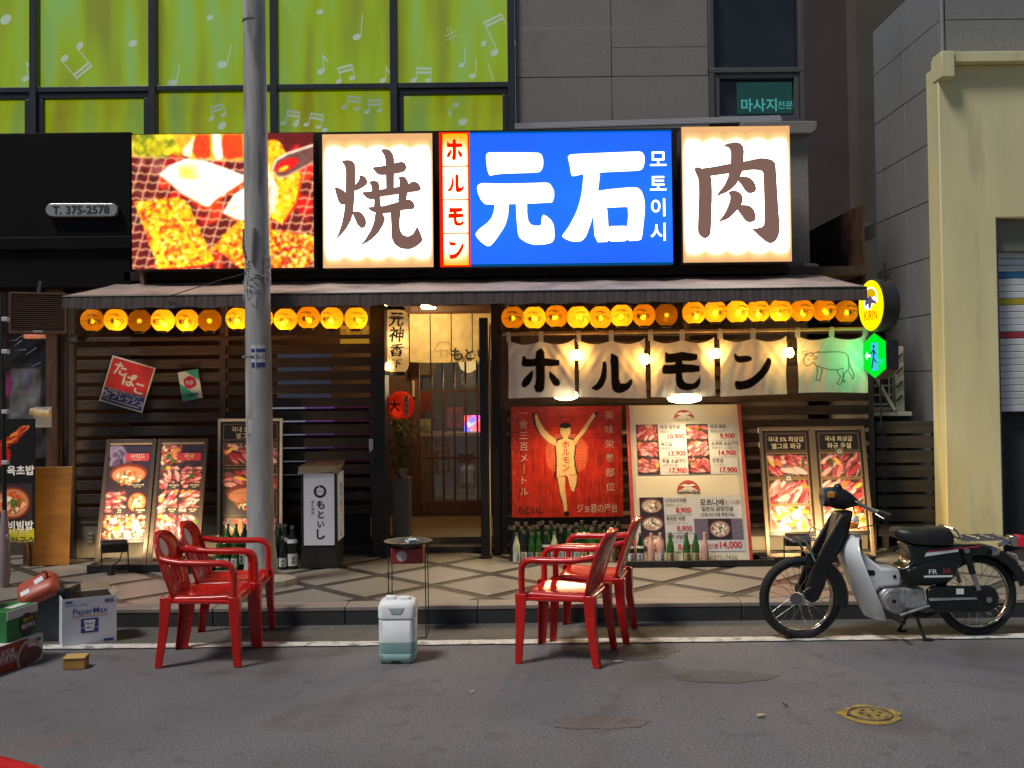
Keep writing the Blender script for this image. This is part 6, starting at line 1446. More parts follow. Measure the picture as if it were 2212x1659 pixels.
p = at(98, 1212, 9.62); PWO = thing('plywood_board', 'orange-brown plywood board leaning beside the slatted front', 'board', (p.x, 9.62, ZW), rotx=-R(5), local=True)
MB().box(-.205, .205, .0, .02, 0.002, .88).build('sheet', PWm, PWO, bevel=.003); MB().box(-.205, .205, .0005, .0195, .8805, .884).build('edge', M('ply_edge', (.5, .36, .18), .7), PWO)
c = at(168, 731, 9.7); SB = thing('wall_lamp', 'unlit glass bulb lamp on a black socket above the slats', 'lamp', c, local=True)
MB().tube([(-.075, 0, .012), (-.06, 0, .01), (-.03, 0, .004), (0, 0, 0)], [.012, .034, .032, .018], 14).build('glass', M('clear_bulb', (.5, .5, .5), .08, trans=.8), SB, smooth=60); MB().tube([(0, 0, 0), (.07, 0, -.014)], .022, 12).build('socket', sock, SB)
MB().tube([(.07, 0, -.01), (.14, .04, .06), (.3, .05, .2), (.34, .05, .23)], .004, 6).build('cord', sock, SB)
c = at(85, 893, 9.9); RL_ = thing('paper_roll', 'rolled brown and cream paper stuck on the neighbour window', 'paper roll', c, local=True)
MB().tube([(-.08, 0, .02), (.06, 0, .0)], .033, 14).build('roll', M('roll_cream', (.5, .38, .2), .6, var=(12, .4)), RL_); MB().tube([(.05, 0, -.005), (.1, 0, .0)], [.03, .036], 14).build('end', MATS['roll_cream'], RL_); MB().box(-.06, .1, .02, .03, -.13, .06).build('sheet', M('pale_sheet', (.4, .4, .4), .6), RL_)

# ------------------------------------------------------------------ standing lantern sign by the door
q = rect(650, 1010, 728, 1220, 9.3)
SG = thing('standing_sign', 'standing white sign box lettered もといし with cardboard taped on top', 'sign', ((q[0] + q[1]) / 2, 9.45, ZW)); dpt = .36
blk = M('black_wood', (.02, .018, .016), .5, var=(8, .3))
mb = MB(); mb.box(q[0], q[1], 9.3, 9.3 + dpt, ZW + .001, q[3] - .0); mb.build('body', blk, SG, bevel=.008)
z0, z1 = at(688, 1178, 9.29).z, at(688, 1023, 9.29).z; x0, x1 = at(656, 1100, 9.29).x, at(722, 1100, 9.29).x
acr = M('white_acrylic', (.62, .62, .64), .35, var=(3, .06), emit=(.5, .5, .55), es=.10)
MB().box(x0, x1, 9.292, 9.2995, z0, z1).build('panel', acr, SG); MB().box(q[1] + .0005, q[1] + .007, 9.33, 9.3 + dpt - .03, z0 + .03, z1).build('panel', acr, SG)
cx_, cz_ = (x0 + x1) / 2 + .0, z1 - .155
mb = MB(); mb.prism(ring_poly(cx_ + .01, cz_, .036, .055, 1.9, 1.9 + 6.1, 26), 9.289, 9.2915); mb.build('ring_mark', MATS['black_ink'], SG)
mb = MB(); mb.text('もといし', cx_ + .01, 9.2895, cz_, .02, .01)
for i, (ch, s_) in enumerate((('も', .085), ('と', .075), ('い', .07), ('し', .10))): mb.text(ch, cx_ + .015, 9.2895, cz_ - .115 - i * .085, s_, .03)
mb.vtext('炭火焼肉', cx_ - .055, 9.2895, cz_ - .09, .028, 1.15, .006); mb.build('lettering', MATS['black_ink'], SG)
side = lambda X, Z: (q[1] + .0085, 9.48 + X, Z)
mb = MB()
for i, (ch, s_) in enumerate((('も', .085), ('と', .075), ('い', .07), ('し', .10))): mb.text(ch, .0, 0, cz_ - .115 - i * .085, s_, .03, fn=side)
mb.add([side(ax, az) for ax, az in ring_poly(0, cz_, .036, .055, 0, 6.0, 20)], [tuple(range(42))]); mb.build('lettering', MATS['black_ink'], SG)
card = M('cardboard', (.30, .22, .13), .8, var=(9, .2), bump=(60, .15))
mb = MB(); mb.add([(q[0] - .015, 9.29, q[3] + .01), (q[1] + .015, 9.29, q[3] + .012), (q[1] + .02, 9.3 + dpt, q[3] + .04), (q[0] - .01, 9.3 + dpt, q[3] + .03), (q[0] - .02, 9.275, q[3] - .055), (q[1] - .03, 9.275, q[3] - .04), (q[1] + .02, 9.28, q[3] - .06)], [(0, 1, 2, 3), (0, 4, 5, 1), (1, 5, 6), (1, 6, 2)]); mb.build('cardboard_cover', card, SG)

# ------------------------------------------------------------------ planter and bamboo plant
q = rect(847, 1034, 880, 1155, 10.35); PL = thing('stone_planter', 'tall grey stone planter inside the doorway', 'planter', ((q[0] + q[1]) / 2, 10.45, .25))
q = (q[0], q[1] + .02, q[2], q[3])
MB().box(q[0], q[1], 10.35, 10.6, .252, q[3]).build('body', M('grey_planter', (.15, .145, .13), .7, var=(40, .25), bump=(120, .2)), PL, bevel=.006)
pc = Vector(((q[0] + q[1]) / 2, 10.45, q[3])); BPt = thing('bamboo_plant', 'leafy bamboo plant in a small patterned pot on the stone planter', 'plant', pc)
MB().lathe([(.04, .002), (.055, .05), (.06, .1), (.05, .1), (.045, .05)], 16, pc).build('pot', M('patterned_pot', (.25, .2, .14), .5, var=(25, .9)), BPt, smooth=50)
g = random.Random(6); mb = MB()
for k in range(9):
    a = g.uniform(0, 6.28); tip = pc + Vector((.09 * math.cos(a), .09 * math.sin(a), g.uniform(.35, .62))); mb.tube([pc + Vector((.01 * math.cos(a), .01 * math.sin(a), .08)), (pc + tip) / 2 + Vector((.02, 0, .02)), tip], [.005, .004, .002], 5)
mb.build('stem', M('bamboo_stem', (.10, .12, .03), .6), BPt)
lf = M('bamboo_leaf', (.06, .12, .025), .45, var=(6, .4)); mb = MB()
for k in range(150):
    a = g.uniform(0, 6.28); b = pc + Vector((g.uniform(-.1, .1), g.uniform(-.1, .1), g.uniform(.12, .6))); d = Vector((math.cos(a), math.sin(a), g.uniform(-.7, .4))).normalized(); L = g.uniform(.07, .15); u = d.cross(Vector((0, 0, 1))).normalized() * L * .09; dn = Vector((0, 0, -.02))
    mb.add([b, b + d * L * .4 + u, b + d * L + dn, b + d * L * .4 - u], [(0, 1, 2, 3)])
fo = mb.build('foliage', lf, BPt); tag(fo, kind='stuff')

# ------------------------------------------------------------------ ash stand
p = gnd(882, 1366, 0); ax, ay = at(882, 1200, 7.38).x, 7.38
AS = thing('ash_stand', 'wire stand with a grey metal ash bowl full of butts over a red tin', 'ashtray stand', (ax, ay, 0))
steel_d = M('dull_steel', (.09, .085, .08), .55, .4, var=(10, .3))
zb_ = at(882, 1170, ay).z
MB().lathe([(.10, -.03), (.115, -.012), (.165, .004), (.168, .008), (.13, .0), (.105, -.018), (.02, -.022)], 32, (ax, ay, zb_)).build('bowl', steel_d, AS, smooth=40)
wm = M('black_wire', (.012, .012, .012), .4, .3)
for s_ in (-1, 1):
    for dy in (-.11, .11):
        MB().tube([(ax + s_ * .135, ay + dy * .6, zb_ - .005), (ax + s_ * .125, ay + dy, zb_ - .12), (ax + s_ * .128, ay + dy, .006)], .0035, 6).build('leg', wm, AS)
    MB().tube([(ax + s_ * .128, ay - .11, .006), (ax + s_ * .128, ay + .11, .006)], .0035, 6).build('foot_bar', wm, AS)
MB().tube([(ax - .128, ay - .11, .007), (ax + .128, ay - .11, .007)], .0035, 6).build('foot_bar', wm, AS)
zt_ = at(882, 1180, ay).z; zl_ = at(882, 1213, ay).z
RT = MB().box(ax - .112, ax + .108, ay - .1, ay + .1, zl_, zt_).build('tin', M('red_tin', (.22, .02, .02), .45, var=(14, .35), dirt=((.05, .03, .03), 8, .58, .6)), AS, bevel=.008)
mb = MB(); mb.prism([(ax - .035 + .065 * math.cos(a) * .55, (zl_ + zt_) / 2 - .0 + .05 * math.sin(a) * .7) for a in [i * .5236 for i in range(12)]], ay - .1025, ay - .1008); mb.build('label', M('worn_white', (.45, .42, .4), .6, var=(30, .5)), AS)
for k in range(9):
    a = g.uniform(0, 6.28); r_ = g.uniform(0, .07); b = Vector((ax + r_ * math.cos(a), ay + r_ * math.sin(a), zb_ - .008)); d = Vector((g.uniform(-1, 1), g.uniform(-1, 1), g.uniform(.2, .9))).normalized() * .035
    MB().tube([b, b + d], .004, 6).build('cigarette_butt', MATS['white_ink'], AS)
mb = MB(); mb.obox((ax + .03, ay - .02, zb_ + .008), (.055, .03, .025), Matrix.Rotation(.4, 3, 'Z') @ Matrix.Rotation(.3, 3, 'X')); mb.build('cigarette_box', M('pale_teal_card', (.45, .6, .6), .5), AS)

# ------------------------------------------------------------------ water canister
jx, jy = at(861, 1418, 6.72).x, 6.72
JC = thing('jerrycan', 'translucent white plastic jerrycan one third full of teal liquid', 'jerrycan', (jx, jy, 0))
hdpe = M('milky_plastic', (.78, .80, .79), .4, var=(10, .06), subs=.0); hd2 = M('milky_plastic_teal', (.28, .46, .42), .35, var=(10, .08))
def rring(w, d, z, r=.035, n=5, cx=jx, cy=jy):
    out = []
    for sx_, sy_, a0 in ((1, 1, 0), (-1, 1, 90), (-1, -1, 180), (1, -1, 270)):
        for k in range(n + 1): a = R(a0 + 90 * k / n); out.append((cx + sx_ * (w / 2 - r) + r * math.cos(a), cy + sy_ * (d / 2 - r) + r * math.sin(a), z))
    return out
H = .385
MB().loft([rring(.20, .19, .004), rring(.222, .212, .02), rring(.226, .216, .06), rring(.222, .212, .062), rring(.226, .216, .068), rring(.226, .216, H * .345)], cap=True).build('liquid_part', hd2, JC, smooth=50)
MB().loft([rring(.226, .216, H * .345), rring(.226, .216, H * .69), rring(.217, .207, H * .70), rring(.217, .207, H * .715), rring(.232, .222, H * .73), rring(.232, .222, H * .90), rring(.215, .205, H * .965), rring(.17, .16, H)], cap=True).build('body', hdpe, JC, smooth=50)
MB().prism([(jx - .05, H * .9), (jx + .05, H * .9), (jx + .03, H * .8), (jx - .03, H * .8)], jy - .1145, jy - .108).build('grip_shade', M('recess_shade', (.42, .47, .46), .45), JC, bevel=.004)  # raised darker plate paints the shade of a hand grip
MB().box(jx - .075, jx - .01, jy - .05, jy - .0, H - .004, H + .022).build('handle', hdpe, JC, bevel=.009); MB().box(jx + .01, jx + .08, jy - .05, jy + .0, H - .004, H + .018).build('handle', hdpe, JC, bevel=.008)
MB().prism([(jx - .04, .001), (jx + .03, .001), (jx + .02, .022), (jx - .03, .022)], jy - .107, jy - .1).build('foot_notch', MATS['black_ink'], JC)
MB().box(jx - .1150, jx - .1135, jy - .06, jy + .06, .14, .24).build('blue_label', M('label_blue', (.03, .16, .4), .5), JC)

# ------------------------------------------------------------------ boxes and bin
def yawbox(o, w, d, h, mat, nm='body', z0=0.0, t=None, bevel=.003):
    if t is None: return MB().box(-w / 2, w / 2, -d / 2, d / 2, z0, z0 + h).build(nm, mat, o, bevel=bevel)
    inner = M('box_inside', (.22, .17, .11), .8, var=(8, .2))
    for a, b, c, e_ in ((-w / 2, w / 2, -d / 2, -d / 2 + t), (-w / 2, w / 2, d / 2 - t, d / 2), (-w / 2, -w / 2 + t, -d / 2 + t, d / 2 - t), (w / 2 - t, w / 2, -d / 2 + t, d / 2 - t)): MB().box(a, b, c, e_, z0, z0 + h).build('side', mat, o)
    for a, b, c, e_ in ((-w / 2 + t, w / 2 - t, d / 2 - t - .002, d / 2 - t - .0005), (-w / 2 + t + .0005, -w / 2 + t + .002, -d / 2 + t, d / 2 - t - .003), (w / 2 - t - .002, w / 2 - t - .0005, -d / 2 + t, d / 2 - t - .003)): MB().box(a, b, c, e_, z0 + .02, z0 + h - .002).build('lining', inner, o)
    MB().box(-w / 2 + t, w / 2 - t, -d / 2 + t, d / 2 - t, z0, z0 + .02).build('base', inner, o)
wcard = M('white_carton', (.60, .62, .66), .6, var=(4, .06)); navy = M('navy_print', (.03, .05, .22), .5)
a, b = gnd(134, 1400), gnd(252, 1386); ang = math.atan2(b.y - a.y, b.x - a.x); W_ = (b - a).length; nrm = Vector((-math.sin(ang), math.cos(ang), 0))
dpt = .27; ctr = (a + b) / 2 + nrm * dpt / 2; h_ = .318
PX = thing('cup_carton', 'open white carton of paper cups printed PaperMax', 'box', ctr, rotz=ang, local=True); yawbox(PX, W_, dpt, h_, wcard, t=.005)
fy = -dpt / 2 - .0012
mb = MB(); mb.text('PaperMax', .005, fy, h_ * .70, .058, .005, sx=.95); mb.build('lettering', navy, PX)
mb = MB(); mb.box(-.115, .11, fy, fy + .0008, h_ * .61, h_ * .61 + .007); mb.build('orange_line', M('orange_print', (.6, .32, .18), .6), PX)
mb = MB(); mb.box(-.055, .055, fy, fy + .001, h_ * .26, h_ * .56); mb.build('logo_square', navy, PX, bevel=.0)
mb = MB(); mb.prism([(-.036, h_ * .525), (.036, h_ * .525), (.026, h_ * .30), (-.026, h_ * .30)], fy - .0012, fy - .0002); mb.box(-.055, .055, fy - .001, fy - .0004, h_ * .365, h_ * .372); mb.build('cup_mark', white_ink, PX)
mb = MB(); mb.text('Paper', 0, fy - .002, h_ * .45, .024, .006); mb.text('Max', 0, fy - .002, h_ * .37, .022, .006); mb.text('종이컵 6.5온스 1000개입', -.085, fy, h_ * .86, .014, .002); mb.build('lettering', navy, PX)
mb = MB(); mb.box(-W_ / 2 + .02, -W_ / 2 + .065, fy, fy + .001, h_ * .91, h_ * .95); mb.build('blue_tag', navy, PX); mb = MB(); mb.box(W_ / 2 - .085, W_ / 2 - .022, fy, fy + .001, h_ * .05, h_ * .10); mb.build('blue_tag', navy, PX)
mb = MB()
for k in range(11): mb.box(W_ / 2 - .075 + k * .0052, W_ / 2 - .075 + k * .0052 + (.0022 if k % 3 else .0035), fy, fy + .001, h_ * .86, h_ * .94)
bc = mb.build('barcode', navy, PX)
for k, (x, y, rx) in enumerate(((0, dpt / 2 - .0, .5),)): MB().obox((0, dpt / 2 + .02, h_ + .02), (W_ * .98, .004, .07), Matrix.Rotation(-.7, 3, 'X')).build('flap', card, PX)
MB().obox((W_ / 2 + .0, 0, h_ - .0 + .005), (.004, dpt * .9, .05), Matrix.Rotation(.9, 3, 'Y')).build('flap', card, PX)
# grey bin with a red lid
bx = gnd(97, 1391); bx.y += .16
BN = thing('waste_bin', 'dark grey plastic waste bin behind the cartons', 'bin', (bx.x, bx.y, 0)); bm = M('bin_grey', (.055, .058, .065), .5, var=(6, .15))
ins = [rring(.20, .2, .02, .05, 5, bx.x, bx.y), rring(.27, .25, .36, .06, 5, bx.x, bx.y)]
MB().loft([rring(.21, .21, .0, .05, 5, bx.x, bx.y), rring(.28, .26, .345, .06, 5, bx.x, bx.y), rring(.30, .28, .347, .06, 5, bx.x, bx.y), rring(.30, .28, .365, .06, 5, bx.x, bx.y), rring(.27, .25, .365, .06, 5, bx.x, bx.y), rring(.2, .19, .05, .05, 5, bx.x, bx.y)], cap=True).build('body', bm, BN, smooth=40)
lc = at(80, 1270, bx.y - .12); LD = thing('bin_lid', 'orange-red bin lid with a small handle propped on the grey bin', 'lid', lc, local=True); LD.rotation_euler = (R(38), R(-24), R(14))
lm = M('red_orange_plastic', (.38, .07, .03), .4, var=(8, .15))
MB().loft([rring(.27, .20, -.04, .05, 5, 0, 0), rring(.28, .21, -.03, .05, 5, 0, 0), rring(.25, .18, .02, .05, 5, 0, 0), rring(.20, .13, .035, .04, 5, 0, 0)], cap=True).build('cover', lm, LD, smooth=45)
for k, (x, y, a_) in enumerate(((-.07, -.03, .1), (.03, .025, .2))): MB().obox((x, y, .036), (.06, .042, .002), Matrix.Rotation(a_, 3, 'Z')).build('sticker', M('sticker_white', (.6, .62, .63), .4), LD)
MB().tube([(.09, .02, .03), (.1, .03, .07), (.085, .035, .085), (.07, .035, .075)], .009, 8).build('handle', lm, LD, smooth=50)
# red carton and green carton
a, b = gnd(-40, 1471), gnd(92, 1424); ang = math.atan2(b.y - a.y, b.x - a.x); W_ = (b - a).length; nrm = Vector((-math.sin(ang), math.cos(ang), 0)); dpt = .24; h_ = .165
ctr = (a + b) / 2 + nrm * dpt / 2
RB = thing('food_carton', 'red and white food carton lying on the road', 'box', ctr, rotz=ang, local=True); yawbox(RB, W_, dpt, h_, M('red_carton', (.33, .045, .02), .55, var=(3, .08)))
fy = -dpt / 2 - .001
MB().box(W_ / 2 - .13, W_ / 2 + .001, fy - .001, fy + .004, .0, h_ + .0012).build('white_end', M('carton_white', (.62, .61, .58), .55), RB); MB().box(-W_ / 2, W_ / 2 + .0012, -dpt / 2 + .001, dpt / 2, h_ - .002, h_ + .0015).build('white_top', MATS['carton_white'], RB)
MB().box(W_ / 2 - .001, W_ / 2 + .0016, -dpt / 2 + .001, dpt / 2, 0, h_).build('white_end', MATS['carton_white'], RB)
mb = MB(); mb.prism([(W_ / 2 - .11 + .10 * math.cos(t), .055 + .052 * math.sin(t)) for t in [6.283 * i / 18 for i in range(18)]], fy - .0035, fy - .0015); mb.build('bean_photo', M('cocoa_print', (.14, .075, .05), .6, var=(40, .5)), RB)
mb = MB(); mb.prism(ring_poly(W_ / 2 - .125, .048, .088, .108, .6, 3.9, 14, 1.0), fy - .0045, fy - .0037); mb.build('bowl_print', M('bowl_pale', (.45, .36, .3), .5), RB)
mb = MB(); mb.prism([(W_ / 2 - .045 + .03 * math.cos(t), h_ * .84 + .012 * math.sin(t)) for t in [i * .5236 for i in range(12)]], fy - .003, fy - .0012); mb.build('green_mark', M('print_green', (.06, .2, .03), .5), RB)
mb = MB(); mb.text('오지게', -.05, fy - .0012, h_ * .72, .042, .012); mb.text('양념깻잎', -.045, fy - .0012, h_ * .5, .042, .012); mb.box(-.12, .06, fy - .0012, fy, h_ * .33, h_ * .34); mb.build('lettering', white_ink, RB)
gc = at(18, 1345, (a.y + b.y) / 2 + .12); GB = thing('food_carton', 'green carton of mushrooms stacked on the red carton', 'box', (gc.x - .01, gc.y + .02, h_ + .002), rotz=ang + .1, local=True)
gw, gd, gh = .30, .2, .19; yawbox(GB, gw, gd, gh, M('green_carton', (.02, .16, .035), .5, var=(3, .1)))
MB().box(-gw / 2, gw / 2, -gd / 2 - .0022, -gd / 2 + .001, gh * .72, gh).build('white_band', MATS['carton_white'], GB)
mb = MB(); mb.prism([(.05 + .085 * math.cos(t), gh * .40 + .07 * math.sin(t) * (1 + .12 * math.cos(3 * t))) for t in [i * .35 for i in range(18)]], -gd / 2 - .0042, -gd / 2 - .0025); mb.build('black_plaque', M('print_black', (.02, .02, .02), .5), GB)
mb = MB(); mb.text('황토나라', .05, -gd / 2 - .0052, gh * .56, .028, .008); mb.build('lettering', M('print_yellow', (.65, .55, .03), .5), GB); mb = MB(); mb.text('새송이버섯', .05, -gd / 2 - .0052, gh * .36, .036, .01, sx=.85); mb.build('lettering', white_ink, GB)
mb = MB(); mb.box(-.05, .1, -gd / 2 + .03, -gd / 2 + .09, gh + .001, gh + .003); mb.build('label', MATS['carton_white'], GB)
MB().obox((-.06, .12, gh + .08), (.2, .004, .16), Matrix.Rotation(.5, 3, 'X') @ Matrix.Rotation(.5, 3, 'Y')).build('flap', M('dark_green_card', (.01, .05, .02), .5), GB)
CD = gnd(50, 1400); CB = thing('cardboard_sheet', 'brown cardboard sheet standing between the carton stack and the bin', 'cardboard', (CD.x + .07, CD.y + .2, 0), rotz=.25, local=True); MB().box(-.16, .10, 0, .006, .002, .30).build('sheet', card, CB)
yc = gnd(157, 1447); YB_ = thing('small_carton', 'small mustard-yellow carton lying on the asphalt', 'box', (yc.x, yc.y + .05, 0), rotz=.12, local=True)
MB().loft([[(x, y, z) for x, y in ((-.066, -.05), (.066, -.05), (.066, .05), (-.066, .05))] for z in (.001, .068)], cap=True).build('body', M('mustard_card', (.36, .19, .04), .6, var=(12, .2)), YB_, bevel=.004); MB().obox((0, -.005, .072), (.128, .1, .003), Matrix.Rotation(.06, 3, 'X')).build('lid_flap', M('mustard_light', (.5, .31, .1), .6), YB_)

# ------------------------------------------------------------------ red plastic armchairs
red = M('glossy_red_plastic', (.52, .010, .007), .25, var=(9, .14, 6), bump=(60, .03), coat=.25, dirt=((.20, .03, .025), 14, .62, .5))
def grid_sheet(fn, nu, nv, holes=None):
    mb = MB(); mb.add([fn(i / nu, j / nv) for j in range(nv + 1) for i in range(nu + 1)], [(j * (nu + 1) + i, j * (nu + 1) + i + 1, (j + 1) * (nu + 1) + i + 1, (j + 1) * (nu + 1) + i) for j in range(nv) for i in range(nu) if not (holes and holes(i, j))]); return mb
def solid(o, t, off=0.0):
    m = o.modifiers.new('solid', 'SOLIDIFY'); m.thickness = t; m.offset = off; return o
def chair(label, loc, yaw):
    o = thing('plastic_armchair', label, 'chair', loc, 'red plastic armchairs', rotz=yaw, local=True)
    def seat(u, v):
        x = -.215 + .445 * u; y = (v - .5) * 2; hw = .205 + .028 * u
        dip = -.016 * (1 - y * y) * math.sin(math.pi * min(1, u * 1.15)); fall = -.055 * max(0, (u - .86) / .14) ** 2; edge = -.022 * max(0, (abs(y) - .88) / .12) ** 2
        return (x, y * hw, .425 + .012 * u + dip + fall + edge)
    solid(grid_sheet(seat, 18, 16).build('seat', red, o, smooth=70), .014)
    def back(u, v):
        t = v; y = (u - .5) * 2; top = 1 if t < .72 else math.sqrt(max(0.0, 1 - ((t - .72) / .285) ** 2))
        hw = (.195 + .03 * math.sin(math.pi * min(1, t * .9))) * top
        bow = .035 * (1 - y * y)
        return (-.205 - .105 * t - .02 * t * t - bow * (.4 + .6 * t) + .02, y * hw, .42 + .385 * t)
    hole = lambda i, j: 4 <= j <= 10 and i in (5, 8, 11, 14) and False
    bk = solid(grid_sheet(back, 20, 20, lambda i, j: 3 <= j <= 9 and i in (4, 7, 12, 15)).build('backrest', red, o, smooth=70), .013)
    pts = [back(k / 20, 1) for k in range(21)]
    for s_ in (-1, 1):
        mb = MB(); n = 22
        cu, cv_ = .5, .74
        ring = [back(cu + .15 * math.cos(2 * math.pi * k / n), cv_ + .15 * math.sin(2 * math.pi * k / n)) for k in range(n)]
        ring = [(x + s_ * .0078, y, z) for x, y, z in ring]; mb.add(ring, [tuple(range(n)) if s_ < 0 else tuple(range(n - 1, -1, -1))]); mb.build('oval_badge', M('badge_white', (.6, .6, .6), .4), bk)
    rim = [back(0, k / 24) for k in range(4, 25)][::1]
    left = [back(0, v / 20) for v in range(0, 21)]; right = [back(1, v / 20) for v in range(20, -1, -1)]
    MB().tube(left[:-1] + [(left[-1][0], 0, left[-1][2] + .002)] + right[1:], .011, 8).build('rim', red, o, smooth=70)
    for s_ in (-1, 1):
        MB().tube([(-.262, s_ * .205, .665), (-.20, s_ * .228, .652), (-.12, s_ * .24, .640), (.02, s_ * .25, .637), (.13, s_ * .252, .637), (.175, s_ * .252, .627), (.20, s_ * .251, .60), (.205, s_ * .249, .55), (.205, s_ * .246, .42)], [.024, .026, .027, .027, .028, .028, .027, .025, .026], 10, flat=.75, ref=(0, 1, 0)).build('armrest', red, o, smooth=70)
        for fx, bxx in ((.205, .215), (-.215, -.235)):
            rings = []
            for z, xx, yy, r in ((.43, fx, s_ * (.235 if fx > 0 else .205), .037), (.25, (fx + bxx) / 2, s_ * (.24 if fx > 0 else .215), .030), (.002, bxx + (.01 if fx > 0 else -.025), s_ * (.245 if fx > 0 else .225), .023)):
                sgx = 1 if fx > 0 else -1
                rings.append([(xx + sgx * a * r, yy + s_ * b * r, z) for a, b in ((1, 1), (-.9, 1), (-1, .72), (.6, .62), (.72, -.9), (1, -1))])
            MB().loft(rings).build('leg', red, o, bevel=.004, smooth=40)
    MB().tube([(-.215, -.19, .405), (-.215, .19, .405)], .012, 6).build('apron', red, o); MB().tube([(.19, -.225, .395), (.19, .225, .395)], .013, 6).build('apron', red, o)
    for s_ in (-1, 1): MB().tube([(-.21, s_ * .2, .40), (.2, s_ * .232, .395)], .014, 6).build('apron', red, o)
    return o
chair('red plastic armchair nearest the cartons, in front of its twin', (-1.94, 6.83, 0), R(2))
chair('red plastic armchair between its twin and the utility pole', (-1.93, 7.31, 0), R(3))
chair('red plastic armchair with orange-lit seat, nearer the road, beside the bottles', (.315, 6.77, 0), R(162))
chair('red plastic armchair behind its twin in front of the price board', (.53, 7.33, 0), R(167))
chair('red plastic armchair cut off at the picture corner', (-1.60, 2.885, 0), R(-32))

# ------------------------------------------------------------------ bottles
gD = M('dark_green_glass', (.012, .045, .012), .07, var=(4, .3), trans=.35, ior=1.5); gL = M('green_glass', (.05, .20, .03), .07, trans=.55, ior=1.5); gF = M('frosted_glass', (.50, .52, .34), .35); gP = M('pink_bottle', (.66, .36, .26), .3); gB = M('black_glass', (.012, .012, .010), .08)
lw, ld, ly, lt = M('label_white', (.6, .6, .55), .6, var=(25, .15)), M('label_dark', (.10, .02, .02), .6), M('label_ochre', (.5, .4, .18), .6, var=(25, .2)), M('label_teal', (.22, .33, .3), .6)
capw = M('cap_grey', (.2, .19, .17), .4, .5)
B7 = [(.030, .0), (.0365, .006), (.037, .02), (.037, .155), (.034, .178), (.024, .212), (.0155, .24), (.0135, .28), (.0145, .284), (.0145, .298), (.0, .299)]
B18 = [(.045, .0), (.0515, .008), (.052, .03), (.052, .235), (.047, .262), (.030, .30), (.019, .33), (.016, .375), (.0175, .38), (.0175, .395), (.0, .396)]
PROT = {}
def bottle_proto(kind, glass, label, shoulder=None):
    k = (kind, glass.name, label.name if label else '', bool(shoulder))
    if k in PROT: return PROT[k]
    o = bpy.data.objects.new('sake_bottle', None); OFF[o.name] = Vector((0, 0, 0)); o.empty_display_size = .05
    prof = B7 if kind == 7 else B18; rb = .0375 if kind == 7 else .0525; z0, z1 = (.025, .105) if kind == 7 else (.03, .14)
    MB().lathe([(max(r, .0005), z) for r, z in prof], 14).build('glass', glass, o, smooth=50)
    if label:
        arc = [(-1.1 + 2.2 * i / 8) for i in range(9)]
        mb = MB(); mb.add([(rb * math.sin(a), -rb * math.cos(a), z) for z in (z0, z1) for a in arc], [(i, i + 1, 10 + i, 9 + i) for i in range(8)]); mb.build('label', label, o, smooth=60)
        mb = MB(); mb.vtext('清酒', 0, 0, (z0 + z1) / 2 + .013, .032, 1.1, .01, fn=lambda X, Z: ((rb + .0008) * math.sin(X / rb), -(rb + .0008) * math.cos(X / rb), Z)); mb.build('lettering', blk_ink if label is not ld else white_ink, o)
    if shoulder:
        rs, zs = (.0365, .166) if kind == 7 else (.05, .25)
        mb = MB(); mb.lathe([(rs + .002, zs - .014), (rs - .001, zs + .006), (rs - .006, zs + .02)], 14); mb.build('shoulder_label', shoulder, o, smooth=60)
    rt, zt = (.0155, .27) if kind == 7 else (.0185, .362); hh_ = .03
    MB().lathe([(rt, zt), (rt, zt + hh_), (.001, zt + hh_ + .001)], 12).build('cap', capw if glass is not gP else gP, o, smooth=40)
    PROT[k] = o
    return o
first_used = set()
def bottle(x, y, z, kind, glass, label, lab, group, shoulder=None, rot=0.0, sc=1.0):
    p = bottle_proto(kind, glass, label, shoulder)
    if p.name in first_used: o = copy_tree(p)
    else:
        COL.objects.link(p); first_used.add(p.name); o = p
    o.location = (x, y, z); o.rotation_euler = (0, 0, rot); o.scale = (sc, sc, sc)
    return tag(o, lab, 'bottle', group)
g = random.Random(12)
# row on the price-board tray
zt_ = ZW + .022
for px, k, gl_, lb, sh, lab in ((1363, 7, gD, lw, lw, 'dark green bottle with white neck label at the chair end of the tray row'), (1384, 7, gD, lw, lw, 'second dark green bottle from the chair end of the tray row'), (1407, 7, gP, None, None, 'pink bottle nearest the dark bottles on the tray'), (1427, 7, gP, lw, None, 'pink bottle beside a green one in the middle of the tray row'),
                               (1449, 7, gL, ly, None, 'bright green bottle standing alone between pink bottles on the tray'), (1484, 7, gL, ly, None, 'bright green ochre-labelled bottle, first of the touching pair on the tray'), (1503, 7, gL, ly, None, 'bright green ochre-labelled bottle beside the last pink bottle'), (1523, 7, gP, None, None, 'last pink bottle at the moped end of the tray row')):
    p = at(px, 1203, 9.24); bottle(p.x, 9.25 + g.uniform(-.015, .015), zt_, k, gl_, lb, lab, 'bottles on the price board tray', sh, g.uniform(-.5, .5), .88)
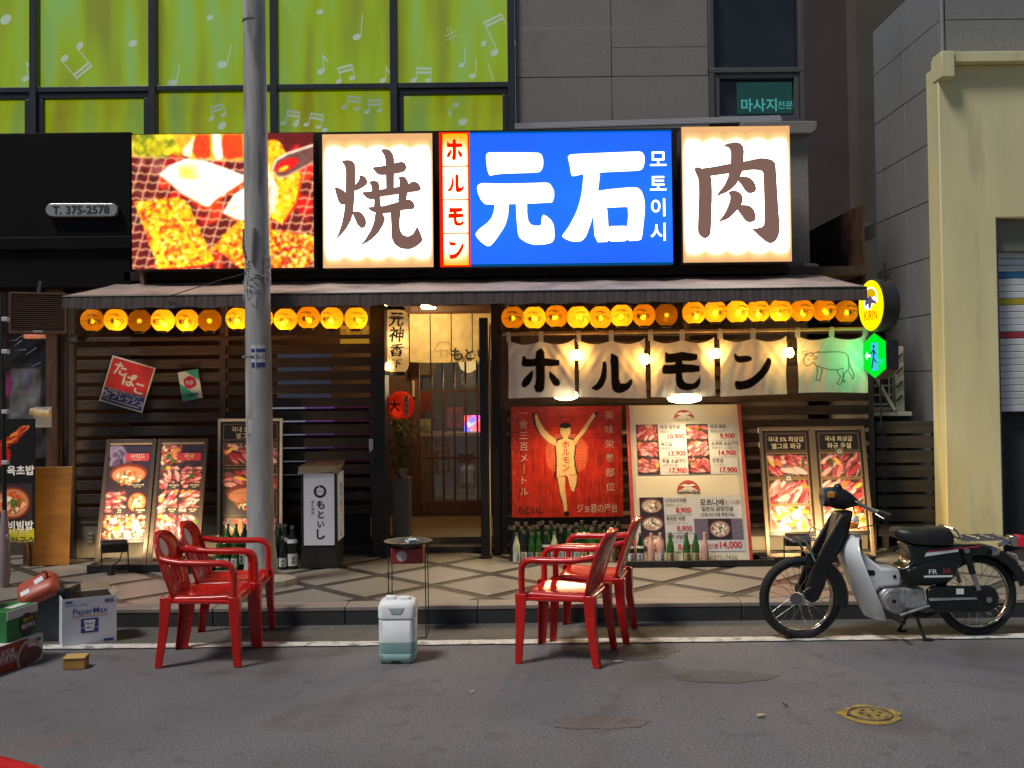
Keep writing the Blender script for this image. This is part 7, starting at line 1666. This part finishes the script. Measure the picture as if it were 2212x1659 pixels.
# crowd under the painted panel
front = [(1116, 7, gF, lw, 'frosted pale bottle at the doorway end of the bottle crowd'), (1132, 7, gB, lw, 'black bottle with white label near the doorway end of the crowd'), (1148, 7, gL, lt, 'green bottle with teal label in the front row of the crowd'), (1164, 7, gL, ly, 'green bottle with ochre label in the front row of the crowd'), (1180, 7, gD, ld, 'dark bottle with round red-edged label in the front row of the crowd'),
         (1198, 7, gF, lw, 'frosted pale bottle in the middle of the front row'), (1213, 7, gB, lw, 'black bottle just after the middle frosted one'), (1229, 7, gL, lw, 'green bottle with white label behind the red armrest'), (1246, 7, gD, lw, 'dark green bottle behind the red armrest'), (1262, 7, gD, ly, 'dark green ochre-labelled bottle seen through the red armchairs'), (1278, 7, gL, lw, 'green bottle seen through the red chair backs'), (1306, 7, gF, lw, 'frosted pale bottle behind the red chair backs'), (1322, 7, gP, ly, 'orange-labelled pale bottle behind the red chair backs')]
for px, k, gl_, lb, lab in front:
    p = at(px, 1208, 9.48); bottle(p.x, 9.48 + g.uniform(-.02, .02), ZW + .002, k, gl_, lb, lab, 'bottle crowd under the painted panel', lw if gl_ is gD else None, g.uniform(-.6, .6), g.uniform(.88, 1.0))
for r_ in range(3):
    n_b = 14
    for i in range(n_b):
        px = 1112 + i * 17 + g.uniform(-3, 3) + r_ * 4
        if px > 1345: continue
        p = at(px, 1200, 9.58 + r_ * .09)
        bottle(p.x, 9.58 + r_ * .092 + g.uniform(-.01, .01), ZW + .002, 7, g.choice([gD, gD, gL, gD, gB]), g.choice([lw, None, ly, lt, None]), 'green glass sake bottle in the back rows under the red painted panel', 'back rows of the bottle crowd', None, g.uniform(-1.5, 1.5), g.uniform(.95, 1.12))
# bottles around the pole
for i, (px, k, gl_, lb, dy) in enumerate(((474, 7, gL, lw, 0), (490, 7, gD, lw, .01), (508, 7, gL, lw, .0), (482, 18, gL, None, .14), (500, 18, gL, None, .15), (520, 18, gD, lw, .14), (466, 7, gL, None, .1))):
    p = at(px, 1222, 9.3); bottle(p.x, 9.3 + dy, ZW + .002, k, gl_, lb, ('green bottle with white label seen under the red armrest, chair end', 'dark green bottle with white label seen under the red armrest', 'green bottle with white label beside the pole base', 'tall green bottle behind the red armrest, chair end', 'tall green bottle behind the red armrest beside the pole', 'tall dark bottle half hidden by the pole', 'short green bottle at the menu board end behind the chairs')[i], 'bottles beside the utility pole', None, g.uniform(-.5, .5), .95)
for i, (px, k, gl_, lb, dy, sh) in enumerate(((594, 7, gB, lw, 0, None), (612, 7, gB, lw, -.01, None), (631, 18, gB, lw, .02, lw), (597, 18, gD, None, .13, None), (610, 18, gD, lw, .14, lw), (588, 18, gD, None, .2, None))):
    p = at(px, 1224, 9.3); bottle(p.x, 9.3 + dy, ZW + .002, k, gl_, lb, ('small black bottle with white label touching the pole', 'small black bottle with white label beside the tall one', 'tall black bottle with white neck and body labels by the standing sign', 'tall dark bottle behind the small black ones by the pole', 'tall dark bottle with neck label behind the small black ones', 'tall dark bottle furthest back beside the pole')[i], 'dark bottles by the standing sign', sh, g.uniform(-.3, .3), .95)

# ------------------------------------------------------------------ moped
def mz(zx, zy): return ((zx - 480) / 1126, (1285 - zy - (zx - 480) * .01866) / 1126)
def mp(pts): return [mz(*p) for p in pts]
MO = thing('moped', 'dark green step-through moped with white leg shield parked on the white line', 'moped', (1.905, 7.15, 0), rotz=R(1.9), local=True)
mgreen = M('moped_dark_green', (.008, .014, .012), .22, .2, var=(5, .2), coat=.6); mblk = M('moped_black', (.010, .010, .010), .4, var=(8, .25)); rubber = M('tyre_rubber', (.012, .012, .012), .75, var=(20, .3)); chrome = M('moped_chrome', (.62, .62, .6), .18, 1.0, var=(12, .12)); alum = M('cast_aluminium', (.48, .48, .47), .36, .6, var=(16, .25), dirt=((.10, .09, .08), 14, .56, .6)); mwhite = M('moped_white', (.66, .69, .68), .3, var=(4, .06), coat=.3, dirt=((.30, .28, .24), 9, .66, .5)); vinyl = M('seat_vinyl', (.014, .013, .014), .42, var=(14, .2)); amber = M('amber_lens', (.6, .22, .03), .2); rlens = M('red_lens', (.45, .01, .02), .2, emit=(.3, .01, .03), es=.4)
WC = ((0, .273), (1.19, .273))
def ringy(c, R0, prof, n=44):
    """profile (radius offset, y) swept round the wheel axis"""
    mb = MB(); rings = [[(c[0] + (R0 + a) * math.cos(2 * math.pi * k / n), b, c[1] + (R0 + a) * math.sin(2 * math.pi * k / n)) for a, b in prof] for k in range(n + 1)]
    return mb.loft(rings, closed=True, cap=False)
for wi, c in enumerate(WC):
    wh = ringy(c, .245, [(.031 * math.cos(t), .034 * math.sin(t)) for t in [i * math.pi / 5 for i in range(10)]]).build('wheel', rubber, MO, smooth=60)
    ringy(c, .219, [(.009 * math.cos(t), .022 * math.sin(t)) for t in [i * math.pi / 4 for i in range(8)]]).build('rim', chrome, wh, smooth=60)
    MB().tube([(c[0], -.05, c[1]), (c[0], .05, c[1])], .03 if wi == 0 else .05, 18).build('hub', alum, wh)
    for k in range(28):
        a = 2 * math.pi * k / 28; b = a + (.55 if k % 2 else -.55); s_ = .022 if k % 4 < 2 else -.022
        MB().tube([(c[0] + .045 * math.cos(b), s_, c[1] + .045 * math.sin(b)), (c[0] + .214 * math.cos(a), 0, c[1] + .214 * math.sin(a))], .0018, 4).build('spoke', chrome, wh)
def arcf(name, c, r, a0, a1, w, mat, n=22, drop=.035):
    rings = []
    for k in range(n + 1):
        a = R(a0 + (a1 - a0) * k / n); rr_ = r
        ring = []
        for (y, d) in ((-w / 2, -drop), (-w / 2, -.012), (-w / 2 + .018, 0), (w / 2 - .018, 0), (w / 2, -.012), (w / 2, -drop), (w / 2 - .006, -drop), (w / 2 - .02, -.01), (-w / 2 + .02, -.01), (-w / 2 + .006, -drop)):
            ring.append((c[0] + (rr_ + d) * math.cos(a), y, c[1] + (rr_ + d) * math.sin(a)))
        rings.append(ring)
    return MB().loft(rings).build(name, mat, MO, smooth=50)
arcf('front_fender', WC[0], .312, -12, 84, .13, mgreen, drop=.09)
arcf('rear_fender', WC[1], .342, 13, 142, .15, mgreen, drop=.07)
for s_ in (-1, 1):
    MB().prism(mp([(770, 340), (850, 335), (760, 560), (690, 690), (640, 860), (600, 950), (535, 975), (480, 935), (545, 740), (640, 560)]), s_ * .085 - .017, s_ * .085 + .017).build('fork_leg', mblk, MO, bevel=.01)
    MB().tube([(*([mz(535, 930)[0]]), s_ * .105 - .012, mz(535, 930)[1]), (mz(535, 930)[0], s_ * .105 + .012, mz(535, 930)[1])], .052, 20).build('link_cover', mblk, MO, bevel=.006)
MB().tube([(*[mz(430, 975)[0]], -.062, mz(430, 975)[1]), (mz(430, 975)[0], -.05, mz(430, 975)[1])], .04, 20).build('brake_plate', M('dull_alloy', (.16, .16, .16), .5, .6), MO)
MB().prism(mp([(760, 330), (880, 320), (820, 560), (720, 700), (650, 690), (690, 560)]), -.065, .065).build('steering_head', mblk, MO, bevel=.015)
# leg shield
tab = [(.70, .315, .075), (.66, .285, .13), (.60, .268, .19), (.52, .285, .225), (.43, .318, .235), (.335, .355, .235), (.24, .398, .225), (.17, .43, .20), (.14, .445, .16)]
nU = 16; vs = []
for z, xc, hw in tab:
    for k in range(nU + 1):
        t = -1 + 2 * k / nU; vs.append((xc + .075 * abs(t) ** 2.2, hw * t, z))
sh = MB().add(vs, [(j * (nU + 1) + i, j * (nU + 1) + i + 1, (j + 1) * (nU + 1) + i + 1, (j + 1) * (nU + 1) + i) for j in range(len(tab) - 1) for i in range(nU)]).build('leg_shield', mwhite, MO, smooth=70); solid(sh, .008); sm = sh.modifiers.new('sub', 'SUBSURF'); sm.levels = 1; sm.render_levels = 1
CC = MB().prism(mp([(850, 480), (900, 590), (985, 670), (1070, 738), (1185, 740), (1205, 755), (1220, 790), (1222, 850), (1205, 878), (1120, 885), (1060, 890), (1015, 930), (1000, 990), (960, 990), (900, 900), (830, 700), (810, 560)]), -.085, .085).build('centre_cover', mwhite, MO, bevel=.02)
x, z = mz(978, 775); MB().prism([(x + .036 * math.cos(t) if abs(math.cos(t)) < .0 else x + (.018 if math.cos(t) > 0 else -.018) + .018 * math.cos(t), z + .019 * math.sin(t)) for t in [i * math.pi / 8 + .01 for i in range(16)]], -.0875, -.0845).build('vent_hole', mblk, CC)
x, z = mz(1165, 803); MB().tube([(x, -.089, z), (x, -.08, z)], .012, 14).build('bolt', mblk, CC)
MB().prism(mp([(1000, 960), (1030, 1000), (1052, 1040), (1045, 1065), (1020, 1070), (1030, 1040), (1000, 1000)]), -.085, -.07).build('foot_hook', mwhite, MO)
MB().prism(mp([(835, 440), (880, 440), (895, 400), (840, 395)]), -.125, -.085).build('turn_signal', amber, MO, bevel=.008)
MB().prism(mp([(845, 395), (900, 395), (890, 345), (865, 340)]), -.12, -.09).build('signal_cap', mwhite, MO, bevel=.008)
# handlebar cowl
rings = []
for (zx, zt, zb, hy) in ((676, 175, 265, .045), (700, 150, 290, .075), (760, 143, 312, .09), (820, 155, 318, .085), (880, 190, 300, .07), (925, 235, 290, .05), (945, 255, 285, .03)):
    x = mz(zx, 0)[0]; z1, z0 = mz(zx, zt)[1], mz(zx, zb)[1]; rings.append([(x, hy * math.cos(t), (z0 + z1) / 2 + (z1 - z0) / 2 * math.sin(t)) for t in [i * math.pi / 8 for i in range(16)]])
MB().loft(rings).build('handlebar_cowl', mblk, MO, smooth=60)
x, z = mz(668, 222); MB().tube([(x - .008, 0, z), (x + .03, 0, z)], [.062, .07], 24).build('headlight', M('headlight_glass', (.06, .07, .09), .1, .4), MO, smooth=40)
x, z = mz(702, 195); MB().box(x - .025, x + .02, -.098, -.075, z - .02, z + .016).build('side_reflector', amber, MO, bevel=.004)
x, z = mz(775, 158); MB().lathe([(.028, -.01), (.03, .01), (.02, .03), (.002, .035)], 14, (x, -.02, z)).build('speedometer', mblk, MO, smooth=50)
for s_ in (-1, 1):
    h0 = Vector((mz(890, 0)[0], s_ * .05, mz(890, 250)[1])); h1 = Vector((.42, s_ * .17, .872)); h2 = Vector((.455, s_ * .25, .862)); h3 = Vector((.495, s_ * .35, .845))
    MB().tube([h0, h1, h2], .013, 10).build('handlebar', chrome, MO, smooth=50); MB().tube([h2, h3], [.0175, .0185], 12).build('grip', mblk, MO, smooth=50)
    MB().tube([h2 + Vector((-.02, 0, .005)), h2 + Vector((-.045, s_ * .05, -.005)), h3 + Vector((-.05, 0, -.012))], .0055, 6).build('brake_lever', chrome, MO)
    MB().tube([h2 + Vector((0, 0, -.01)), (.46, s_ * .2, .78), (.36, s_ * .1, .74), (.30, s_ * .05, .8)], .004, 6).build('cable', mblk, MO)
# front carrier
x0, z0 = mz(395, 548); x1, z1 = mz(590, 530)
for y in (-.1, -.035, .035, .1): MB().tube([(x0, y, z0), (x0 + .06, y, z0 + .002), (x1, y, z1)], .0045, 6).build('carrier_bar', chrome, MO)
for xx in (x0 + .01, (x0 + x1) / 2): MB().tube([(xx, -.105, z0 + .006), (xx, .105, z0 + .006)], .0045, 6).build('carrier_bar', chrome, MO)
for s_ in (-1, 1): MB().tube([(mz(500, 0)[0], s_ * .1, z0), (mz(565, 0)[0], s_ * .1, mz(565, 690)[1])], .008, 6).build('carrier_stay', chrome, MO)
MB().tube([(x1 - .01, -.1, z1), (x1 + .02, -.1, z1 + .06), (x1 + .02, .1, z1 + .06), (x1 - .01, .1, z1)], .0045, 6).build('carrier_hoop', chrome, MO)
# body, seat
BD = MB().prism(mp([(1262, 560), (1480, 572), (1605, 562), (1800, 560), (1905, 590), (1880, 625), (1700, 650), (1665, 700), (1625, 780), (1560, 850), (1400, 872), (1240, 868), (1222, 770), (1205, 742), (1262, 722), (1292, 675), (1278, 610)]), -.105, .105).build('body', mgreen, MO, bevel=.03, seg=3)
SC_ = MB().prism(mp([(1240, 745), (1330, 715), (1480, 672), (1620, 675), (1640, 690), (1600, 800), (1560, 830), (1300, 835), (1240, 815)]), -.135, -.10).build('side_cover', mgreen, MO, bevel=.015, seg=3)
mb = MB(); mb.prism(mp([(1385, 650), (1400, 622), (1640, 596), (1640, 612)]), -.1085, -.1055); mb.build('white_stripe', mwhite, BD)
mb = MB(); mb.prism(mp([(1400, 618), (1412, 606), (1810, 566), (1800, 580), (1640, 594)]), -.1087, -.1055); mb.build('red_stripe', M('stripe_red', (.35, .03, .04), .4), BD)
mb = MB(); x, z = mz(1432, 757); mb.text('FR', x, -.1365, z, .044, .008, sx=1.25); x, z = mz(1465, 793); mb.box(x - .09, x + .10, -.1365, -.1352, z - .004, z + .008); mb.build('lettering', white_ink, SC_)
mb = MB(); x, z = mz(1535, 750); mb.text('50', x, -.1365, z, .044, .008, sx=1.25); mb.build('lettering', M('decal_red', (.4, .04, .04), .4), SC_)
rings = []
for (zx, zt, zb, hy) in ((1188, 462, 500, .05), (1215, 447, 530, .09), (1300, 447, 560, .115), (1400, 452, 568, .12), (1520, 440, 570, .125), (1590, 446, 565, .12), (1612, 470, 555, .10)):
    x = mz(zx, 0)[0]; z1, z0 = mz(zx, zt)[1], mz(zx, zb)[1]; rings.append([(x, hy * a, (z0 + z1) / 2 + (z1 - z0) / 2 * b) for a, b in ((1, -.9), (1.02, 0), (.96, .6), (.7, .93), (0, 1), (-.7, .93), (-.96, .6), (-1.02, 0), (-1, -.9), (0, -1))])
MB().loft(rings).build('seat', vinyl, MO, smooth=55)
# engine, chain case, stand
EN = MB().prism(mp([(1045, 935), (1080, 892), (1200, 885), (1380, 885), (1392, 960), (1415, 1000), (1390, 1045), (1250, 1040), (1185, 1085), (1145, 1078), (1130, 1050), (1065, 1030)]), -.10, .10).build('engine', alum, MO, bevel=.014, seg=3)
x, z = mz(1140, 978); MB().tube([(x, -.118, z), (x, -.095, z)], [.066, .072], 28).build('flywheel_cover', alum, EN, smooth=30); MB().tube([(x, -.124, z), (x, -.117, z)], .047, 26).build('cover_disc', chrome, EN); MB().tube([(x, -.128, z), (x, -.123, z)], .014, 14).build('cover_cap', mblk, EN)
for zx, zy in ((1230, 905), (1310, 905), (1375, 1020), (1270, 1025)): x, z = mz(zx, zy); MB().tube([(x, -.106, z), (x, -.098, z)], .007, 8).build('bolt', chrome, EN)
MB().tube([(*[mz(1180, 1080)[0]], -.13, mz(1180, 1080)[1]), (mz(1280, 0)[0], -.135, mz(1280, 1045)[1]), (mz(1400, 0)[0], -.13, mz(1400, 1010)[1])], .009, 8).build('gear_lever', alum, MO)
MB().tube([(.59, -.1, mz(1140, 1100)[1]), (.59, -.27, mz(1140, 1100)[1])], .015, 10).build('foot_peg', mblk, MO)
CH = MB().prism(mp([(1392, 900), (1440, 868), (1720, 866), (1860, 862), (1918, 888), (1942, 950), (1930, 1015), (1880, 1060), (1700, 1066), (1500, 1062), (1410, 1030)]), -.118, -.075).build('chain_case', mgreen, MO, bevel=.014, seg=3)
MB().prism(mp([(1400, 955), (1760, 950), (1770, 962), (1410, 975)]), -.123, -.117).build('case_seam', alum, CH)
x, z = mz(1640, 905); MB().box(x - .025, x + .025, -.1205, -.1185, z - .018, z + .018).build('case_sticker', white_ink, CH); x, z = mz(1550, 912); MB().tube([(x, -.122, z), (x, -.117, z)], .02, 14).build('inspection_cap', mblk, CH); x, z = mz(1855, 965); MB().tube([(x, -.128, z), (x, -.116, z)], .02, 12).build('axle_nut', chrome, CH)
for s_ in (-1, 1):
    a, b = mz(1685, 605), mz(1730, 770); c_, d = mz(1725, 750), mz(1772, 890)
    MB().tube([(a[0], s_ * .135, a[1]), (b[0], s_ * .135, b[1])], .022, 12).build('shock_cover', mblk, MO, smooth=40); MB().tube([(c_[0], s_ * .135, c_[1]), (d[0], s_ * .135, d[1])], .017, 12).build('shock_rod', chrome, MO, smooth=40)
    x, z = mz(1680, 598); MB().tube([(x, s_ * .16, z), (x, s_ * .13, z)], .017, 12).build('shock_nut', chrome, MO)
    a, b = mz(1335, 1110), mz(1285 if s_ > 0 else 1362, 1262 if s_ > 0 else 1308); MB().tube([(a[0], s_ * .07, a[1]), (b[0], s_ * .13, max(.012, b[1] if s_ > 0 else .012))], .011, 8).build('stand_leg', mblk, MO)
    MB().tube([(b[0] - .01, s_ * .13, .01), (b[0] + .05, s_ * .13, .008)], .012, 8).build('stand_foot', mblk, MO)
MB().tube([(mz(1300, 0)[0], -.06, mz(1300, 1080)[1]), (mz(1400, 0)[0], -.06, mz(1400, 1095)[1]), (mz(1560, 0)[0], .1, mz(1560, 1100)[1])], .02, 10).build('exhaust', mblk, MO)
# rear rack and lights
for y in (-.11, -.04, .04, .11):
    a, b, c_, d = mz(1605, 445), mz(1632, 462), mz(1665, 528), mz(2020, 520); MB().tube([(a[0], y, a[1]), (b[0], y, b[1]), (c_[0], y, c_[1]), (d[0], y, d[1])] if abs(y) > .1 else [(c_[0], y, c_[1]), (d[0], y, d[1])], .007, 8).build('rack_bar', chrome, MO, smooth=60)
for zx in (1690, 1800, 1910, 2020): x, z = mz(zx, 518); MB().tube([(x, -.115, z + .004), (x, .115, z + .004)], .006, 8).build('rack_bar', chrome, MO)
MB().tube([(mz(1605, 445)[0], -.11, mz(1605, 445)[1]), (mz(1605, 445)[0] - .005, 0, mz(1605, 442)[1]), (mz(1605, 445)[0], .11, mz(1605, 445)[1])], .007, 8).build('rack_bar', chrome, MO)
x, z = mz(2050, 570); MB().tube([(x - .04, 0, z - .01), (x + .05, 0, z + .02)], .014, 8).build('light_bracket', chrome, MO)
x, z = mz(2120, 550); MB().box(x - .03, x + .012, -.045, .045, z - .03, z + .04).build('light_housing', chrome, MO, bevel=.008); MB().box(x + .0125, x + .062, -.045, .045, z - .035, z + .04).build('tail_light', rlens, MO, bevel=.01)
x, z = mz(1905, 615); MB().tube([(x - .02, -.11, z), (x + .02, -.11, z)], .025, 14).build('signal_body', chrome, MO); MB().tube([(x + .0205, -.11, z), (x + .034, -.11, z)], [.024, .018], 14).build('turn_signal', amber, MO)
x, z = mz(2120, 690); MB().obox((x + .0, 0, z), (.005, .12, .09), Matrix.Rotation(-.3, 3, 'Y')).build('number_plate', M('plate_pale', (.5, .5, .48), .4), MO)
x, z = mz(380, 1250); MB().tube([(x - .02, .04, .01), (x - .01, -.04, .01), (x - .01, -.045, .07)], .012, 6).build('lock_chain', mblk, MO)

# ------------------------------------------------------------------ things in the open corner shop
def prop(name, label, px0, py0, px1, py1, D0, dep, mat, cat, extra=None):
    q = rect(px0, py0, px1, py1, D0); o = thing(name, label, cat, ((q[0] + q[1]) / 2, D0, q[2])); MB().box(q[0], q[1], D0, D0 + dep, q[2], q[3]).build('body', mat, o, bevel=.006)
    if extra: extra(o, q)
    return o
SHF = thing('store_shelf', 'dark metal shelf inside the yellow corner shop', 'shelf', (at(2195, 1150, 10.1).x, 10.2, ZW))
for yy in (962, 1052, 1140):
    z = at(2195, yy, 10.05).z; MB().box(so + .04, xR, 10.05, 10.5, z - .02, z).build('board', black_metal, SHF)
for xx in (so + .045, so + .6): MB().box(xx, xx + .03, 10.46, 10.5, ZW, 1.6).build('upright', black_metal, SHF)
prop('carton', 'brown carton with a black bottle mark under the shutter', 2166, 893, 2240, 960, 10.08, .3, M('brown_carton', (.22, .12, .05), .7), 'box', lambda o, q: MB().lathe([(.02, 0), (.025, .01), (.025, .05), (.01, .07), (.01, .09)], 8, (q[0] + .17, 10.078, q[2] + .1)).build('mark', blk_ink, o))
o = thing('bucket', 'navy blue bucket on the corner shop shelf', 'bucket', at(2212, 1040, 10.2)); p = at(2212, 1050, 10.2); MB().lathe([(.08, .0), (.1, .2), (.108, .24), (.1, .25)], 18, (p.x, 10.2, p.z)).build('body', M('navy_plastic', (.015, .015, .06), .5), o, smooth=40)
def bot_row(o, q):
    for k in range(7): MB().lathe([(.024, 0), (.026, .01), (.026, .1), (.012, .14), (.011, .18)], 10, (q[0] + .04 + k * .065, 10.1, q[2] + .02)).build('bottle', gL, o, smooth=40)
q = rect(2168, 1060, 2260, 1140, 10.1); CRT = thing('bottle_crate', 'red plastic crate of green bottles in the corner shop', 'crate', ((q[0] + q[1]) / 2, 10.1, q[2]))
MB().box(q[0], q[1], 10.04, 10.06, at(2195, 1140, 10.1).z, at(2195, 1105, 10.1).z).build('side', M('crate_red', (.22, .02, .02), .5), CRT, bevel=.004); MB().box(q[0], q[1], 10.16, 10.18, at(2195, 1140, 10.1).z, at(2195, 1105, 10.1).z).build('side', MATS['crate_red'], CRT); bot_row(CRT, (q[0], q[1], at(2195, 1138, 10.1).z, 0))
prop('bottle_crate', 'dark red patterned crate on the middle shelf of the corner shop', 2168, 975, 2260, 1050, 10.1, .3, M('crate_dark_red', (.09, .015, .015), .6, var=(40, .8)), 'crate')

# ------------------------------------------------------------------ road cover and litter
c = gnd(1880, 1545); RC = thing('valve_cover', 'small round road valve cover smeared with yellow paint', 'valve cover', (c.x, c.y, 0), local=True)
ypt = M('worn_yellow_paint', (.33, .22, .04), .7, var=(45, .4), dirt=((.06, .055, .04), 22, .53, .9)); ir = M('cast_iron', (.10, .085, .05), .6, .4, var=(30, .4))
n = 40; MB().plate([((.155 + .012 * math.sin(5 * a) + .008 * math.sin(11 * a + 1)) * math.cos(a), (.155 + .012 * math.sin(4 * a + 2)) * math.sin(a)) for a in [i * 2 * math.pi / n for i in range(n)]], .001, .005).build('paint_ring', ypt, RC)
MB().lathe([(.0005, .012), (.085, .012), (.09, .009), (.095, .004)], 30).build('lid', M('painted_iron', (.26, .18, .05), .55, .2, var=(30, .5)), RC, smooth=30)
ringm = MB().lathe([(.100, .004), (.104, .011), (.112, .011), (.116, .004)], 30).build('collar', ir, RC, smooth=30)
mb = MB()
for k in range(6): a = k * 1.05; mb.plate([(.05 * math.cos(a) + .012 * math.cos(t), .05 * math.sin(a) + .012 * math.sin(t)) for t in [i * .9 for i in range(7)]], .0115, .016)
st_ = mb.build('studs', ir, RC); tag(st_, kind='stuff'); MB().plate([(-.13, -.02), (-.10, -.035), (-.09, -.015), (-.115, .0)], .004, .009).build('notch', MATS['black_ink'], RC)
lit = M('litter_white', (.6, .6, .6), .6); tanm = M('litter_tan', (.45, .34, .22), .6)
for i, (px, py, L, W2, a, m_, lab) in enumerate(((1336, 1432, .055, .016, .2, lit, 'folded scrap of white paper behind the armchair legs'), (1643, 1550, .045, .03, .3, tanm, 'flat tan pebble on the asphalt'), (1697, 1527, .05, .006, 1.9, M('litter_dark', (.05, .04, .04), .7), 'thin dark twig on the asphalt near the valve cover'), (1020, 1498, .02, .012, .5, lit, 'tiny white scrap in the middle of the road'), (598, 1352, .035, .02, .2, lit, 'crumpled white scrap by the kerb beside the chair leg'), (701, 1341, .02, .012, .1, lit, 'cigarette butt near the kerb'), (718, 1362, .03, .007, .4, M('litter_yellow', (.5, .5, .2), .6), 'yellow cigarette stub on the gutter strip'))):
    c = gnd(px, py); o = thing('litter_scrap', lab, 'litter', (c.x, c.y, 0), rotz=a, local=True)
    pol = [(L / 2 * math.cos(t) * (1 + .2 * math.sin(3 * t + i)), W2 / 2 * math.sin(t) * (1 + .15 * math.cos(2 * t + i))) for t in [k * .7 for k in range(9)]]
    MB().plate(pol, .0095, .016 if i != 4 else .028).build('piece', m_, o)
